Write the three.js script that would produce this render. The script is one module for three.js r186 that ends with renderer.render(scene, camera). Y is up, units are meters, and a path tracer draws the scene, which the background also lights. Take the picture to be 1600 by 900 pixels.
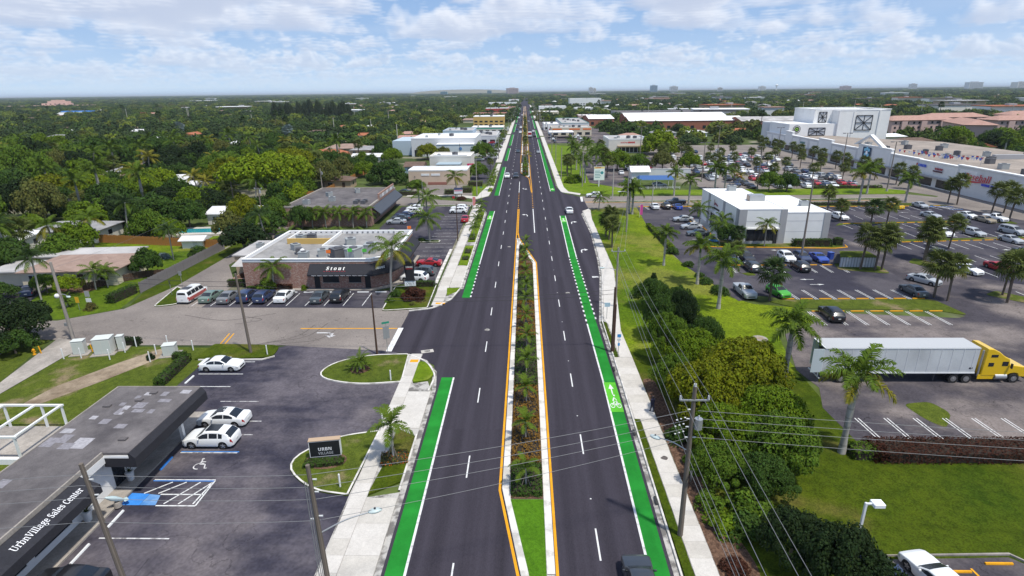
import * as THREE from 'three';
import { mergeGeometries, toCreasedNormals } from 'three/addons/utils/BufferGeometryUtils.js';

// ---------------------------------------------------------------- camera, sky, sun, exposure
const scene = new THREE.Scene();
const camera = new THREE.PerspectiveCamera(2 * Math.atan(450 / 889) * 180 / Math.PI, 16 / 9, 1, 60000);
camera.position.set(0, 30, 0);                       // a drone 30 m above the road, looking up the road (-z), slightly rolled
camera.quaternion.setFromRotationMatrix(new THREE.Matrix4().makeBasis(
  new THREE.Vector3(0.99971721, -0.01067572, -0.02124904), new THREE.Vector3(0.00312208, 0.94475363, -0.32776643), new THREE.Vector3(0.02357425, 0.3276074, 0.9445198)));
const renderer = new THREE.WebGLRenderer({ antialias: true });
renderer.toneMapping = THREE.LinearToneMapping;
renderer.toneMappingExposure = 1.06;
renderer.shadowMap.enabled = true;
const SUN = new THREE.Vector3(0.34, 1, 0.3).normalize();
const sun = new THREE.DirectionalLight(new THREE.Color(1, 0.955, 0.86), 4.2);
sun.position.copy(SUN).multiplyScalar(900).add(new THREE.Vector3(0, 0, -150));
sun.target.position.set(0, 0, -150);
sun.castShadow = true; sun.shadow.radius = 5;
Object.assign(sun.shadow.camera, { left: -420, right: 420, top: 420, bottom: -420, near: 10, far: 2500 });
sun.shadow.mapSize.set(4096, 4096);
scene.add(sun, sun.target);

function mulberry(a) { return () => { a |= 0; a = a + 0x6D2B79F5 | 0; let t = Math.imul(a ^ a >>> 15, 1 | a); t = t + Math.imul(t ^ t >>> 7, 61 | t) ^ t; return ((t ^ t >>> 14) >>> 0) / 4294967296; }; }
const clamp = (x, a = 0, b = 1) => Math.min(b, Math.max(a, x));
const mix = (a, b, t) => a + (b - a) * t;
const smooth = (a, b, x) => { const t = clamp((x - a) / (b - a)); return t * t * (3 - 2 * t); };

// a daylight sky with fair-weather cumulus, marched through a cloud layer, the same all round
const skyTexture = (() => {
  const N = 64, r = mulberry(11), v = new Float32Array(N * N * N);
  for (let i = 0; i < v.length; i++) v[i] = r();
  const n3 = (x, y, z) => {
    const ix = Math.floor(x), iy = Math.floor(y), iz = Math.floor(z), fx = x - ix, fy = y - iy, fz = z - iz;
    const sx = fx * fx * (3 - 2 * fx), sy = fy * fy * (3 - 2 * fy), sz = fz * fz * (3 - 2 * fz);
    const x0 = ix & 63, x1 = (ix + 1) & 63, y0 = (iy & 63) << 6, y1 = ((iy + 1) & 63) << 6, z0 = (iz & 63) << 12, z1 = ((iz + 1) & 63) << 12;
    const a = v[z0 + y0 + x0] + (v[z0 + y0 + x1] - v[z0 + y0 + x0]) * sx, b = v[z0 + y1 + x0] + (v[z0 + y1 + x1] - v[z0 + y1 + x0]) * sx;
    const c = v[z1 + y0 + x0] + (v[z1 + y0 + x1] - v[z1 + y0 + x0]) * sx, d = v[z1 + y1 + x0] + (v[z1 + y1 + x1] - v[z1 + y1 + x0]) * sx;
    const e = a + (b - a) * sy, f = c + (d - c) * sy; return e + (f - e) * sz;
  };
  const H0 = 1050, H1 = 1800;
  const density = (x, h, z) => {               // h: 0 base .. 1 top
    const X = x / 1080 + 17.3, Z = z / 1080 + 3.1, Y = h * 0.5;
    const big = n3(X * 0.16, 5, Z * 0.16);
    let s = n3(X, Y, Z) * 0.5 + n3(X * 2.1, Y * 2.1, Z * 2.1) * 0.27;
    const edge = 0.572 - (big - 0.5) * 0.30 + Math.max(0, h - 0.12) * 0.21 + Math.max(0, 0.06 - h) * 1.2;
    if (s + 0.23 < edge) return 0;
    s += n3(X * 4.6, Y * 4.6, Z * 4.6) * 0.15 + n3(X * 10, Y * 10, Z * 10) * 0.08;
    return clamp((s - edge) * 19);
  };
  const W = 4096, H = 2048, data = new Float32Array(W * H * 4), out = [0, 0, 0];
  const ray = (az, el) => {
    const y = Math.sin(el), c = Math.cos(el), x = Math.cos(az) * c, z = Math.sin(az) * c, k = Math.pow(1 - y, 5), glow = Math.pow(Math.max(0, x * SUN.x + y * SUN.y + z * SUN.z), 8) * 0.12;
    const low = Math.exp(-y * 14);
    const cr = mix(0.14, 0.40, k) + low * 0.20 + glow, cg = mix(0.30, 0.60, k) + low * 0.16 + glow, cb = mix(0.64, 0.88, k) + low * 0.05 + glow;
    let tr = 1, lr = 0, lg = 0, lb = 0;
    if (y > 0.008) {
      const n = 18, t0 = H0 / y, t1 = H1 / y;
      for (let i = 0; i < n && tr > 0.03; i++) {
        const h = (i + 0.5) / n, t = t0 + (t1 - t0) * h, d = density(x * t, h, z * t);
        if (d <= 0) continue;
        const up = density(x * t + 150, h + 0.24, z * t + 130), up2 = density(x * t + 70, h + 0.1, z * t + 60);
        const lit = Math.exp(-up * 0.75 - up2 * 0.7) * mix(0.78, 1, h), a = 1 - Math.exp(-d * 0.8), far = Math.exp(-t / 42000);
        const w = tr * a;
        lr += w * mix(cr + 0.05, mix(0.46, 1.08, lit), far); lg += w * mix(cg + 0.03, mix(0.53, 1.08, lit), far); lb += w * mix(cb, mix(0.70, 1.10, lit), far);
        tr *= 1 - a;
      }
    }
    const thin = smooth(0.42, 0.8, n3(x / (y + 0.12) * 1.1 + 30, 9, z / (y + 0.12) * 1.1) * 0.6 + n3(x / (y + 0.12) * 3.3 + 30, 19, z / (y + 0.12) * 3.3) * 0.4) * 0.1;   // high thin veil
    out[0] = lr + tr * mix(cr, 0.86, thin); out[1] = lg + tr * mix(cg, 0.90, thin); out[2] = lb + tr * mix(cb, 0.97, thin);
  };
  const fine = Math.floor(H / 2 + H * 24 / 180);
  for (let row = 0; row < H; row++) {
    const el = ((row + 0.5) / H - 0.5) * Math.PI;
    if (row < H / 2) { ray(1, 0.004); for (let col = 0; col < W; col++) data.set([0.30, 0.33, 0.36, 1], (row * W + col) * 4); continue; }
    const step = row < fine ? 1 : 8;
    if (step > 1 && (row - fine) % 6) { data.copyWithin(row * W * 4, (row - 1) * W * 4, row * W * 4); continue; }
    for (let col = 0; col < W; col += step) {
      ray(((col + 0.5 * step) / W - 0.5) * 2 * Math.PI, el);
      for (let k = 0; k < step; k++) { const o = (row * W + col + k) * 4; data[o] = out[0]; data[o + 1] = out[1]; data[o + 2] = out[2]; data[o + 3] = 1; }
    }
  }
  const t = new THREE.DataTexture(data, W, H, THREE.RGBAFormat, THREE.FloatType);
  t.mapping = THREE.EquirectangularReflectionMapping; t.magFilter = t.minFilter = THREE.LinearFilter; t.needsUpdate = true;
  return t;
})();
scene.background = skyTexture; scene.environment = skyTexture;
scene.fog = new THREE.FogExp2(new THREE.Color(0.72, 0.83, 0.97), 0.00006);

// ---------------------------------------------------------------- helpers
const rnd = mulberry(20240511);
const R = (a, b) => a + (b - a) * rnd();
const pick = (a) => a[Math.floor(rnd() * a.length)];
const C = (r, g, b) => new THREE.Color().setRGB(r, g, b);
const ORD = ['first', 'second', 'third', 'fourth', 'fifth', 'sixth', 'seventh', 'eighth', 'ninth', 'tenth', 'eleventh', 'twelfth', 'thirteenth', 'fourteenth', 'fifteenth', 'sixteenth', 'seventeenth', 'eighteenth', 'nineteenth', 'twentieth', 'twenty-first', 'twenty-second', 'twenty-third', 'twenty-fourth', 'twenty-fifth', 'twenty-sixth', 'twenty-seventh', 'twenty-eighth', 'twenty-ninth', 'thirtieth'];
const taken = {};
const numbered = (n) => { const k = taken[n] = (taken[n] ?? -1) + 1; return k ? `${n}_${String(k).padStart(3, '0')}` : n; };
function tag(o, label, category, group) { o.userData = { label, category }; if (group) o.userData.group = group; return o; }
function thing(name, label, category, x = 0, z = 0, turn = 0, group, y = 0) {
  const o = new THREE.Group(); o.name = numbered(name); scene.add(o);
  o.position.set(x, y, z); o.rotation.y = turn; return tag(o, label, category, group);
}
function part(parent, name, geometry, material, label) {
  const m = new THREE.Mesh(geometry, material); m.name = name; parent.add(m);
  if (label) m.userData.label = label; return m;
}
function copyThing(proto, name, label, category, x, z, turn, group, scale) {
  const o = proto.clone(); o.name = numbered(name); o.userData = { label, category }; if (group) o.userData.group = group;
  o.position.set(x, 0.0, z); o.rotation.y = turn; if (scale) o.scale.set(...scale); scene.add(o); return o;
}
function struct(name, geometry, material, label, parent = scene) {
  const m = new THREE.Mesh(geometry, material); m.name = parent === scene ? numbered(name) : name; parent.add(m);
  if (parent === scene) m.userData = { kind: 'structure', label }; return m;
}
// geometry
const V = (x, y, z) => new THREE.Vector3(x, y, z);
function box(w, h, d, x = 0, y = 0, z = 0, ry = 0) {          // y is the bottom; uv in metres
  const g = new THREE.BoxGeometry(w, h, d), u = g.attributes.uv, s = [[d, h], [d, h], [w, d], [w, d], [w, h], [w, h]];
  for (let i = 0; i < 24; i++) { const [a, b] = s[i >> 2]; u.setXY(i, u.getX(i) * a, u.getY(i) * b); }
  if (ry) g.rotateY(ry);
  return g.translate(x, y + h / 2, z);
}
function rbox(w, h, d, c, x = 0, y = 0, z = 0, ry = 0) {      // a box with chamfered vertical and top edges
  const s = new THREE.Shape([new THREE.Vector2(-w / 2 + c, -d / 2), new THREE.Vector2(w / 2 - c, -d / 2), new THREE.Vector2(w / 2, -d / 2 + c), new THREE.Vector2(w / 2, d / 2 - c), new THREE.Vector2(w / 2 - c, d / 2), new THREE.Vector2(-w / 2 + c, d / 2), new THREE.Vector2(-w / 2, d / 2 - c), new THREE.Vector2(-w / 2, -d / 2 + c)]);
  const g = new THREE.ExtrudeGeometry(s, { depth: h - c, bevelEnabled: true, bevelThickness: c, bevelSize: c, bevelOffset: -c, bevelSegments: 1 });
  g.rotateX(-Math.PI / 2); if (ry) g.rotateY(ry); return g.translate(x, y + c * 0, z);
}
const shapeOf = (pts) => new THREE.Shape(pts.map(([x, z]) => new THREE.Vector2(x, -z)));
function flat(pts, y, holes = []) {
  const s = shapeOf(pts); for (const h of holes) s.holes.push(new THREE.Path(h.map(([x, z]) => new THREE.Vector2(x, -z))));
  return new THREE.ShapeGeometry(s).rotateX(-Math.PI / 2).translate(0, y, 0);
}
function slab(pts, y0, y1, holes = []) {
  const s = shapeOf(pts); for (const h of holes) s.holes.push(new THREE.Path(h.map(([x, z]) => new THREE.Vector2(x, -z))));
  return new THREE.ExtrudeGeometry(s, { depth: y1 - y0, bevelEnabled: false }).rotateX(-Math.PI / 2).translate(0, y0, 0);
}
const rect = (x0, x1, z0, z1) => [[x0, z0], [x1, z0], [x1, z1], [x0, z1]];
function rounded(pts, r = 1, n = 5) {                          // polygon with rounded corners; a point may carry its own radius
  const out = [], N = pts.length;
  for (let i = 0; i < N; i++) {
    const p = pts[i], a = pts[(i + N - 1) % N], b = pts[(i + 1) % N], rr = p[2] ?? r;
    const da = Math.hypot(a[0] - p[0], a[1] - p[1]), db = Math.hypot(b[0] - p[0], b[1] - p[1]), ka = Math.min(rr, da * 0.49) / da, kb = Math.min(rr, db * 0.49) / db;
    const A = [p[0] + (a[0] - p[0]) * ka, p[1] + (a[1] - p[1]) * ka], B = [p[0] + (b[0] - p[0]) * kb, p[1] + (b[1] - p[1]) * kb];
    if (rr <= 0.01) { out.push([p[0], p[1]]); continue; }
    for (let k = 0; k <= n; k++) { const t = k / n, u = 1 - t; out.push([u * u * A[0] + 2 * u * t * p[0] + t * t * B[0], u * u * A[1] + 2 * u * t * p[1] + t * t * B[1]]); }
  }
  return out;
}
function strip(line, w0, w1, y) {                              // a band along a polyline between two offsets (to its right: +)
  const pos = [], uv = [], ix = []; let s = 0;
  line.forEach(([x, z], i) => {
    const a = line[Math.max(0, i - 1)], b = line[Math.min(line.length - 1, i + 1)], dx = b[0] - a[0], dz = b[1] - a[1], l = Math.hypot(dx, dz) || 1, nx = -dz / l, nz = dx / l;
    if (i) s += Math.hypot(x - line[i - 1][0], z - line[i - 1][1]);
    pos.push(x + nx * w0, y, z + nz * w0, x + nx * w1, y, z + nz * w1); uv.push(w0, s, w1, s);
    if (i) { const k = i * 2; ix.push(k - 2, k, k - 1, k - 1, k, k + 1); }
  });
  const g = new THREE.BufferGeometry(); g.setAttribute('position', new THREE.Float32BufferAttribute(pos, 3)); g.setAttribute('uv', new THREE.Float32BufferAttribute(uv, 2)); g.setIndex(ix);
  g.computeVertexNormals(); if (g.attributes.normal.getY(0) < 0) { const a = g.index.array; for (let i = 0; i < a.length; i += 3) [a[i + 1], a[i + 2]] = [a[i + 2], a[i + 1]]; g.computeVertexNormals(); }
  return g;
}
function kerbAlong(line, w0, w1, y0, y1, closed) {             // a raised kerb along a polyline
  if (closed) line = [...line, line[0], line[1]];
  const pos = [], ix = []; const prof = [[w0, y0], [w0, y1 - 0.02], [w0 + Math.sign(w1 - w0) * 0.02, y1], [w1 - Math.sign(w1 - w0) * 0.02, y1], [w1, y1 - 0.02], [w1, y0]];
  line.forEach(([x, z], i) => {
    const a = line[Math.max(0, i - 1)], b = line[Math.min(line.length - 1, i + 1)], dx = b[0] - a[0], dz = b[1] - a[1], l = Math.hypot(dx, dz) || 1, nx = -dz / l, nz = dx / l;
    for (const [w, y] of prof) pos.push(x + nx * w, y, z + nz * w);
    if (i) for (let k = 0; k < 5; k++) { const p = (i - 1) * 6 + k, q = i * 6 + k; ix.push(p, q, p + 1, p + 1, q, q + 1); }
  });
  let g = new THREE.BufferGeometry(); g.setAttribute('position', new THREE.Float32BufferAttribute(pos, 3)); g.setIndex(ix);
  const uv = []; for (let i = 0; i < pos.length; i += 3) uv.push(pos[i], pos[i + 2]); g.setAttribute('uv', new THREE.Float32BufferAttribute(uv, 2));
  g = g.toNonIndexed(); g.computeVertexNormals(); return g;
}
function tube(points, r, seg = 6, steps) {
  const c = points.length === 2 ? new THREE.LineCurve3(points[0], points[1]) : new THREE.CatmullRomCurve3(points);
  return new THREE.TubeGeometry(c, steps ?? (points.length === 2 ? 1 : points.length * 3), r, seg, false);
}
function taper(a, b, ra, rb, seg = 8) {                        // tapered bar from a to b
  const d = b.clone().sub(a), g = new THREE.CylinderGeometry(rb, ra, d.length(), seg, 1).translate(0, d.length() / 2, 0);
  return g.applyQuaternion(new THREE.Quaternion().setFromUnitVectors(V(0, 1, 0), d.clone().normalize())).translate(a.x, a.y, a.z);
}
const M = (list) => mergeGeometries(list.map((g) => { const h = g.index ? g.toNonIndexed() : g; for (const k of Object.keys(h.attributes)) if (!['position', 'normal', 'uv'].includes(k)) h.deleteAttribute(k); if (!h.attributes.uv) h.setAttribute('uv', new THREE.Float32BufferAttribute(new Float32Array(h.attributes.position.count * 2), 2)); return h; }));

// ---- textures: what surfaces are made of
const NF = 512;
function field(freq, oct, seed) {
  const out = new Float32Array(NF * NF); let amp = 1, tot = 0;
  for (let o = 0; o < oct; o++, amp *= 0.55) {
    const f = freq << o, r = mulberry(seed * 97 + o), g = new Float32Array(f * f); for (let i = 0; i < g.length; i++) g[i] = r();
    for (let y = 0; y < NF; y++) { const v = y * f / NF, iy = Math.floor(v), ty = v - iy, sy = ty * ty * (3 - 2 * ty), r0 = (iy % f) * f, r1 = ((iy + 1) % f) * f;
      for (let x = 0; x < NF; x++) { const u = x * f / NF, ix = Math.floor(u), tx = u - ix, sx = tx * tx * (3 - 2 * tx), a = ix % f, b = (ix + 1) % f;
        out[y * NF + x] += amp * mix(mix(g[r0 + a], g[r0 + b], sx), mix(g[r1 + a], g[r1 + b], sx), sy); } }
    tot += amp;
  }
  for (let i = 0; i < out.length; i++) out[i] = clamp((out[i] / tot - 0.5) * 1.7 + 0.5); return out;
}
const FA = field(3, 6, 1), FB = field(6, 6, 2), FC = field(24, 4, 3), FD = field(96, 2, 4), FE = field(4, 7, 5);
const at = (f, x, y) => f[((y % NF + NF) % NF | 0) * NF + ((x % NF + NF) % NF | 0)];
const sr = (c) => Math.round(255 * clamp(c <= 0.0031308 ? c * 12.92 : 1.055 * Math.pow(c, 1 / 2.4) - 0.055));
function tex(tileU, tileV, fn, n = NF) {
  const d = new Uint8Array(n * n * 4), k = NF / n;
  for (let y = 0; y < n; y++) for (let x = 0; x < n; x++) { const c = fn(x * k, y * k, x / n, y / n), o = (y * n + x) * 4; d[o] = sr(c[0]); d[o + 1] = sr(c[1]); d[o + 2] = sr(c[2]); d[o + 3] = 255; }
  const t = new THREE.DataTexture(d, n, n); t.colorSpace = THREE.SRGBColorSpace; t.wrapS = t.wrapT = THREE.RepeatWrapping; t.magFilter = THREE.LinearFilter; t.minFilter = THREE.LinearMipmapLinearFilter; t.generateMipmaps = true;
  t.repeat.set(1 / tileU, 1 / tileV); t.needsUpdate = true; return t;
}
const mul = (c, k) => [c[0] * k, c[1] * k, c[2] * k], lerp3 = (a, b, t) => [mix(a[0], b[0], t), mix(a[1], b[1], t), mix(a[2], b[2], t)];
const mat = (o) => new THREE.MeshStandardMaterial({ roughness: 0.85, metalness: 0, ...o });
const plain = (r, g, b, roughness = 0.7, metalness = 0) => mat({ color: C(r, g, b), roughness, metalness });
const textured = (t, o = {}) => new THREE.MeshPhysicalMaterial({ map: t, roughness: 0.92, specularIntensity: 0.22, ...o });
const MT = {};
// new asphalt of the main road: dark, a little darker where the wheels run, long streaks
MT.road = textured(tex(12, 46, (x, y, u) => {
  const g = at(FD, x * 3, y * 7), s = at(FB, x * 2, y * 0.25), w = at(FA, x * 5, y * 0.06);
  const k = 0.82 + 0.26 * g + 0.30 * (s - 0.5) + 0.36 * (w - 0.5) - 0.09 * Math.max(0, Math.cos(u * 50.27)) * (0.6 + 0.8 * at(FB, x, y * 0.2 + 77)); return mul([0.046, 0.041, 0.053], k);
}, 1024));
MT.lot = textured(tex(47, 47, (x, y) => {
  const a = at(FE, x, y), b = at(FB, x + 70, y + 33), c = at(FC, x, y), g = at(FD, x * 3, y * 3), k = 0.8 + 0.3 * g + 0.2 * (c - 0.5);
  let col = lerp3([0.034, 0.033, 0.050], [0.112, 0.100, 0.114], smooth(0.30, 0.74, a * 0.5 + b * 0.14 + c * 0.16 + at(FC, x * 0.5 + 60, y * 2 + 9) * 0.2)); if (b > 0.6) col = lerp3(col, [0.15, 0.13, 0.13], smooth(0.6, 0.85, b) * 0.5 * c);
  const crack = Math.abs(at(FA, x + 140, y + 9) - 0.5); if (crack < 0.003) col = mul(col, 0.7);
  return mul(col, k);
}, 1024));
MT.lotSmooth = textured(tex(27, 27, (x, y) => {
  const a = at(FE, x + 200, y), c = at(FC, x, y), g = at(FD, x * 3, y * 3); return mul(lerp3([0.038, 0.036, 0.050], [0.084, 0.077, 0.088], smooth(0.35, 0.8, a)), 0.82 + 0.28 * g + 0.2 * (c - 0.5));
}, 1024));
MT.lotWorn = textured(tex(37, 37, (x, y) => {
  const a = at(FE, x + 300, y + 120), b = at(FB, x * 1, y * 2), g = at(FD, x * 3, y * 3), c = at(FC, x, y + 50);
  let col = lerp3([0.062, 0.056, 0.066], [0.195, 0.166, 0.155], smooth(0.32, 0.80, a * 0.6 + b * 0.4)); const crack = Math.abs(at(FB, x + 40, y + 210) - 0.5); if (crack < 0.006) col = mul(col, 0.6);
  return mul(col, 0.8 + 0.28 * g + 0.26 * (c - 0.5));
}, 1024));
MT.street = textured(tex(29, 29, (x, y) => {
  const a = at(FE, x + 111, y + 20), b = at(FB, x, y), g = at(FD, x * 3, y * 3); let col = lerp3([0.155, 0.135, 0.125], [0.265, 0.232, 0.208], a * 0.6 + b * 0.4);
  const crack = Math.abs(at(FB, x + 40, y + 110) - 0.5); if (crack < 0.005) col = mul(col, 0.6); return mul(col, 0.85 + 0.26 * g);
}, 1024));
MT.trimDark = plain(0.03, 0.03, 0.03, 0.9); MT.tyreMark = textured(tex(3, 3, (x, y) => mul([0.115, 0.10, 0.094], 0.8 + 0.4 * at(FC, x, y)), 256));
MT.concrete = textured(tex(7, 7, (x, y) => { const a = at(FA, x, y), c = at(FC, x, y), g = at(FD, x, y); return mul(lerp3([0.50, 0.47, 0.43], [0.60, 0.57, 0.53], a), 0.9 + 0.12 * g + 0.08 * (c - 0.5)); }));
MT.concrete2 = textured(tex(7, 7, (x, y) => { const a = at(FA, x + 90, y), c = at(FC, x, y), g = at(FD, x, y); return mul(lerp3([0.44, 0.41, 0.37], [0.55, 0.52, 0.47], a), 0.9 + 0.12 * g + 0.1 * (c - 0.5)); }));
MT.concreteOld = textured(tex(9, 9, (x, y) => { const a = at(FE, x, y), c = at(FC, x, y), g = at(FD, x, y); return mul(lerp3([0.23, 0.21, 0.19], [0.40, 0.36, 0.32], a), 0.85 + 0.2 * g + 0.16 * (c - 0.5)); }));
MT.kerb = textured(tex(5, 5, (x, y) => { const a = at(FB, x, y), g = at(FD, x * 2, y * 2); return mul(lerp3([0.46, 0.44, 0.40], [0.66, 0.63, 0.59], smooth(0.2, 0.6, a)), 0.88 + 0.16 * g); }));
MT.gutter = textured(tex(6, 6, (x, y) => { const a = at(FB, x + 60, y), c = at(FC, x, y), g = at(FD, x * 2, y * 2); return mul(lerp3([0.16, 0.15, 0.14], [0.44, 0.42, 0.39], smooth(0.25, 0.6, a * 0.7 + c * 0.3)), 0.88 + 0.16 * g); }));
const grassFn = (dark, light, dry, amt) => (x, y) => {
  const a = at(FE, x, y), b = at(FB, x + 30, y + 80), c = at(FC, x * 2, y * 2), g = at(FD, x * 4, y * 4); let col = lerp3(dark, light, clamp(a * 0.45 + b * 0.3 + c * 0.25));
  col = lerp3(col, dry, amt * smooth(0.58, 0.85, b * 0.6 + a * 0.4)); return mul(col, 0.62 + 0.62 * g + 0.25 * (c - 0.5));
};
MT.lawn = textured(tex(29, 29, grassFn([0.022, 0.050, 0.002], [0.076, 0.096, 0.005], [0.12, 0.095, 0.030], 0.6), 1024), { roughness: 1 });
MT.lawnBright = textured(tex(19, 19, grassFn([0.078, 0.140, 0.006], [0.150, 0.215, 0.010], [0.28, 0.28, 0.07], 0.45), 1024), { roughness: 1 });
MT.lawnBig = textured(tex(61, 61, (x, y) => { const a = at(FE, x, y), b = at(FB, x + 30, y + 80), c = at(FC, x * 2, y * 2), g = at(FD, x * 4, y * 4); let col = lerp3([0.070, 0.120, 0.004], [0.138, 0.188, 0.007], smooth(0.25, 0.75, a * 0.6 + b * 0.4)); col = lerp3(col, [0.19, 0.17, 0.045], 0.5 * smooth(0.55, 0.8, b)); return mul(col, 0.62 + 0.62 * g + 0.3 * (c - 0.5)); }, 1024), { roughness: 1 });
MT.lawnMid = textured(tex(25, 25, grassFn([0.046, 0.088, 0.004], [0.105, 0.155, 0.008], [0.16, 0.14, 0.04], 0.4), 1024), { roughness: 1 });
MT.lawnPatchy = textured(tex(21, 21, grassFn([0.045, 0.072, 0.008], [0.105, 0.128, 0.016], [0.22, 0.165, 0.10], 0.95), 1024), { roughness: 1 });
MT.turf = textured(tex(11, 11, grassFn([0.050, 0.130, 0.006], [0.085, 0.200, 0.010], [0.1, 0.2, 0.02], 0.2)), { roughness: 1 });
MT.dirt = textured(tex(13, 13, (x, y) => { const a = at(FB, x, y), c = at(FC, x, y), g = at(FD, x * 2, y * 2); return mul(lerp3([0.17, 0.125, 0.085], [0.36, 0.29, 0.21], a), 0.8 + 0.25 * g + 0.3 * (c - 0.5)); }), { roughness: 1 });
MT.mulch = textured(tex(6, 6, (x, y) => { const c = at(FC, x * 2, y * 2), g = at(FD, x * 3, y * 3); return mul(lerp3([0.060, 0.034, 0.024], [0.175, 0.105, 0.07], c), 0.6 + 0.7 * g); }), { roughness: 1 });
MT.terrain = textured(tex(170, 170, (x, y) => { const a = at(FE, x, y), b = at(FB, x, y), c = at(FC, x, y), g = at(FD, x, y); let col = lerp3([0.040, 0.062, 0.018], [0.105, 0.135, 0.035], a); col = lerp3(col, [0.27, 0.24, 0.19], smooth(0.64, 0.76, b) * 0.7); return mul(col, 0.7 + 0.4 * g + 0.4 * (c - 0.5)); }, 1024), { roughness: 1 });
MT.roofTar = textured(tex(9, 9, (x, y) => { const a = at(FE, x, y), c = at(FC, x, y), g = at(FD, x * 2, y * 2); return mul(lerp3([0.085, 0.078, 0.082], [0.175, 0.160, 0.160], a), 0.86 + 0.2 * g + 0.2 * (c - 0.5)); }));
MT.roofPatch = textured(tex(4, 4, (x, y) => mul([0.23, 0.22, 0.24], 0.75 + 0.35 * at(FC, x, y) + 0.1 * at(FD, x, y))));
MT.roofPatch2 = textured(tex(4, 4, (x, y) => mul([0.34, 0.33, 0.35], 0.75 + 0.35 * at(FC, x, y) + 0.1 * at(FD, x, y))));
MT.roofGravel = textured(tex(17, 17, (x, y) => { const a = at(FE, x, y), c = at(FC, x * 0.5, y * 2), g = at(FD, x * 3, y * 3); return mul(lerp3([0.20, 0.175, 0.155], [0.40, 0.34, 0.29], a * 0.6 + c * 0.4), 0.8 + 0.3 * g); }));
MT.roofGrey = textured(tex(15, 15, (x, y) => { const a = at(FE, x, y), g = at(FD, x * 2, y * 2); return mul(lerp3([0.30, 0.29, 0.285], [0.50, 0.48, 0.47], a), 0.88 + 0.16 * g); }));
MT.roofDusty = textured(tex(8, 8, (x, y) => { const a = at(FE, x, y), c = at(FC, x, y), g = at(FD, x * 2, y * 2); return mul(lerp3([0.17, 0.165, 0.165], [0.36, 0.35, 0.34], a * 0.7 + c * 0.3), 0.85 + 0.22 * g); }));
MT.roofWhite = textured(tex(15, 15, (x, y) => { const a = at(FE, x, y), g = at(FD, x * 2, y * 2); return mul(lerp3([0.72, 0.72, 0.72], [0.84, 0.84, 0.84], a), 0.95 + 0.07 * g); }));
const shingle = (c1, c2) => textured(tex(6, 6, (x, y) => { const a = at(FA, x, y), g = at(FD, x, y * 3), row = (y / NF * 20) % 1; return mul(lerp3(c1, c2, a), (0.82 + 0.3 * g) * (row < 0.14 ? 0.8 : 1)); }), { roughness: 0.95 });
MT.shingleTan = shingle([0.25, 0.175, 0.145], [0.37, 0.27, 0.225]); MT.shingleGrey = shingle([0.22, 0.22, 0.23], [0.38, 0.37, 0.37]); MT.shingleRed = shingle([0.30, 0.10, 0.055], [0.44, 0.185, 0.10]); MT.shinglePink = shingle([0.34, 0.20, 0.165], [0.47, 0.30, 0.245]);
MT.shingleWhite = shingle([0.55, 0.55, 0.55], [0.74, 0.73, 0.72]); MT.shingleBrown = shingle([0.11, 0.075, 0.06], [0.20, 0.14, 0.11]);
// brick too small to tell apart from here: multicoloured, running bond 0.24 x 0.085
MT.brick = textured(tex(3.84, 2.72, (x, y, u, v) => { const row = Math.floor(v * 32), cx = u * 16 + (row & 1) * 0.5, col = Math.floor(cx) % 16, h = at(FD, col * 31 + 7, row * 17 + 3), h2 = at(FD, col * 13, row * 29 + 40);
  const m = (cx % 1) < 0.07 || (v * 32 % 1) < 0.14; if (m) return [0.30, 0.25, 0.22]; return lerp3(lerp3([0.22, 0.085, 0.06], [0.36, 0.20, 0.15], h), [0.45, 0.36, 0.31], smooth(0.6, 0.95, h2) * 0.8); }));
MT.brickRed = textured(tex(3.84, 2.72, (x, y, u, v) => { const row = Math.floor(v * 32), cx = u * 16 + (row & 1) * 0.5, h = at(FD, (Math.floor(cx) % 16) * 31, row * 17); if ((cx % 1) < 0.07 || (v * 32 % 1) < 0.14) return [0.26, 0.16, 0.12]; return lerp3([0.25, 0.075, 0.045], [0.36, 0.13, 0.08], h); }));
const stucco = (r, g, b) => textured(tex(8, 8, (x, y) => mul([r, g, b], 0.93 + 0.09 * at(FE, x, y) + 0.05 * at(FD, x * 2, y * 2)), 256));
MT.white = stucco(0.76, 0.76, 0.75); MT.offwhite = stucco(0.66, 0.63, 0.57); MT.lightGrey = stucco(0.60, 0.61, 0.62); MT.midGrey = stucco(0.36, 0.36, 0.37); MT.beige = stucco(0.55, 0.43, 0.33); MT.cream = stucco(0.62, 0.55, 0.42); MT.pink = stucco(0.58, 0.40, 0.34); MT.yellowWall = stucco(0.56, 0.38, 0.13); MT.paleBlue = stucco(0.46, 0.56, 0.66); MT.tanWall = stucco(0.42, 0.32, 0.22); MT.rose = stucco(0.50, 0.36, 0.33);
MT.wood = textured(tex(1.2, 4, (x, y) => { const a = at(FB, x * 4, y * 0.3), g = at(FD, x * 3, y * 0.5); return mul(lerp3([0.10, 0.084, 0.070], [0.21, 0.178, 0.15], a), 0.8 + 0.3 * g); }, 256));
MT.woodDark = textured(tex(1.2, 4, (x, y) => { const a = at(FB, x * 4, y * 0.3), g = at(FD, x * 3, y * 0.5); return mul(lerp3([0.05, 0.032, 0.026], [0.12, 0.075, 0.055], a), 0.8 + 0.3 * g); }, 256));
MT.fenceGrey = textured(tex(2, 3, (x, y) => { const a = at(FB, x * 4, y * 0.3), g = at(FD, x * 3, y * 0.5); return mul(lerp3([0.16, 0.145, 0.15], [0.28, 0.26, 0.26], a), 0.8 + 0.3 * g); }, 256));
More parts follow.
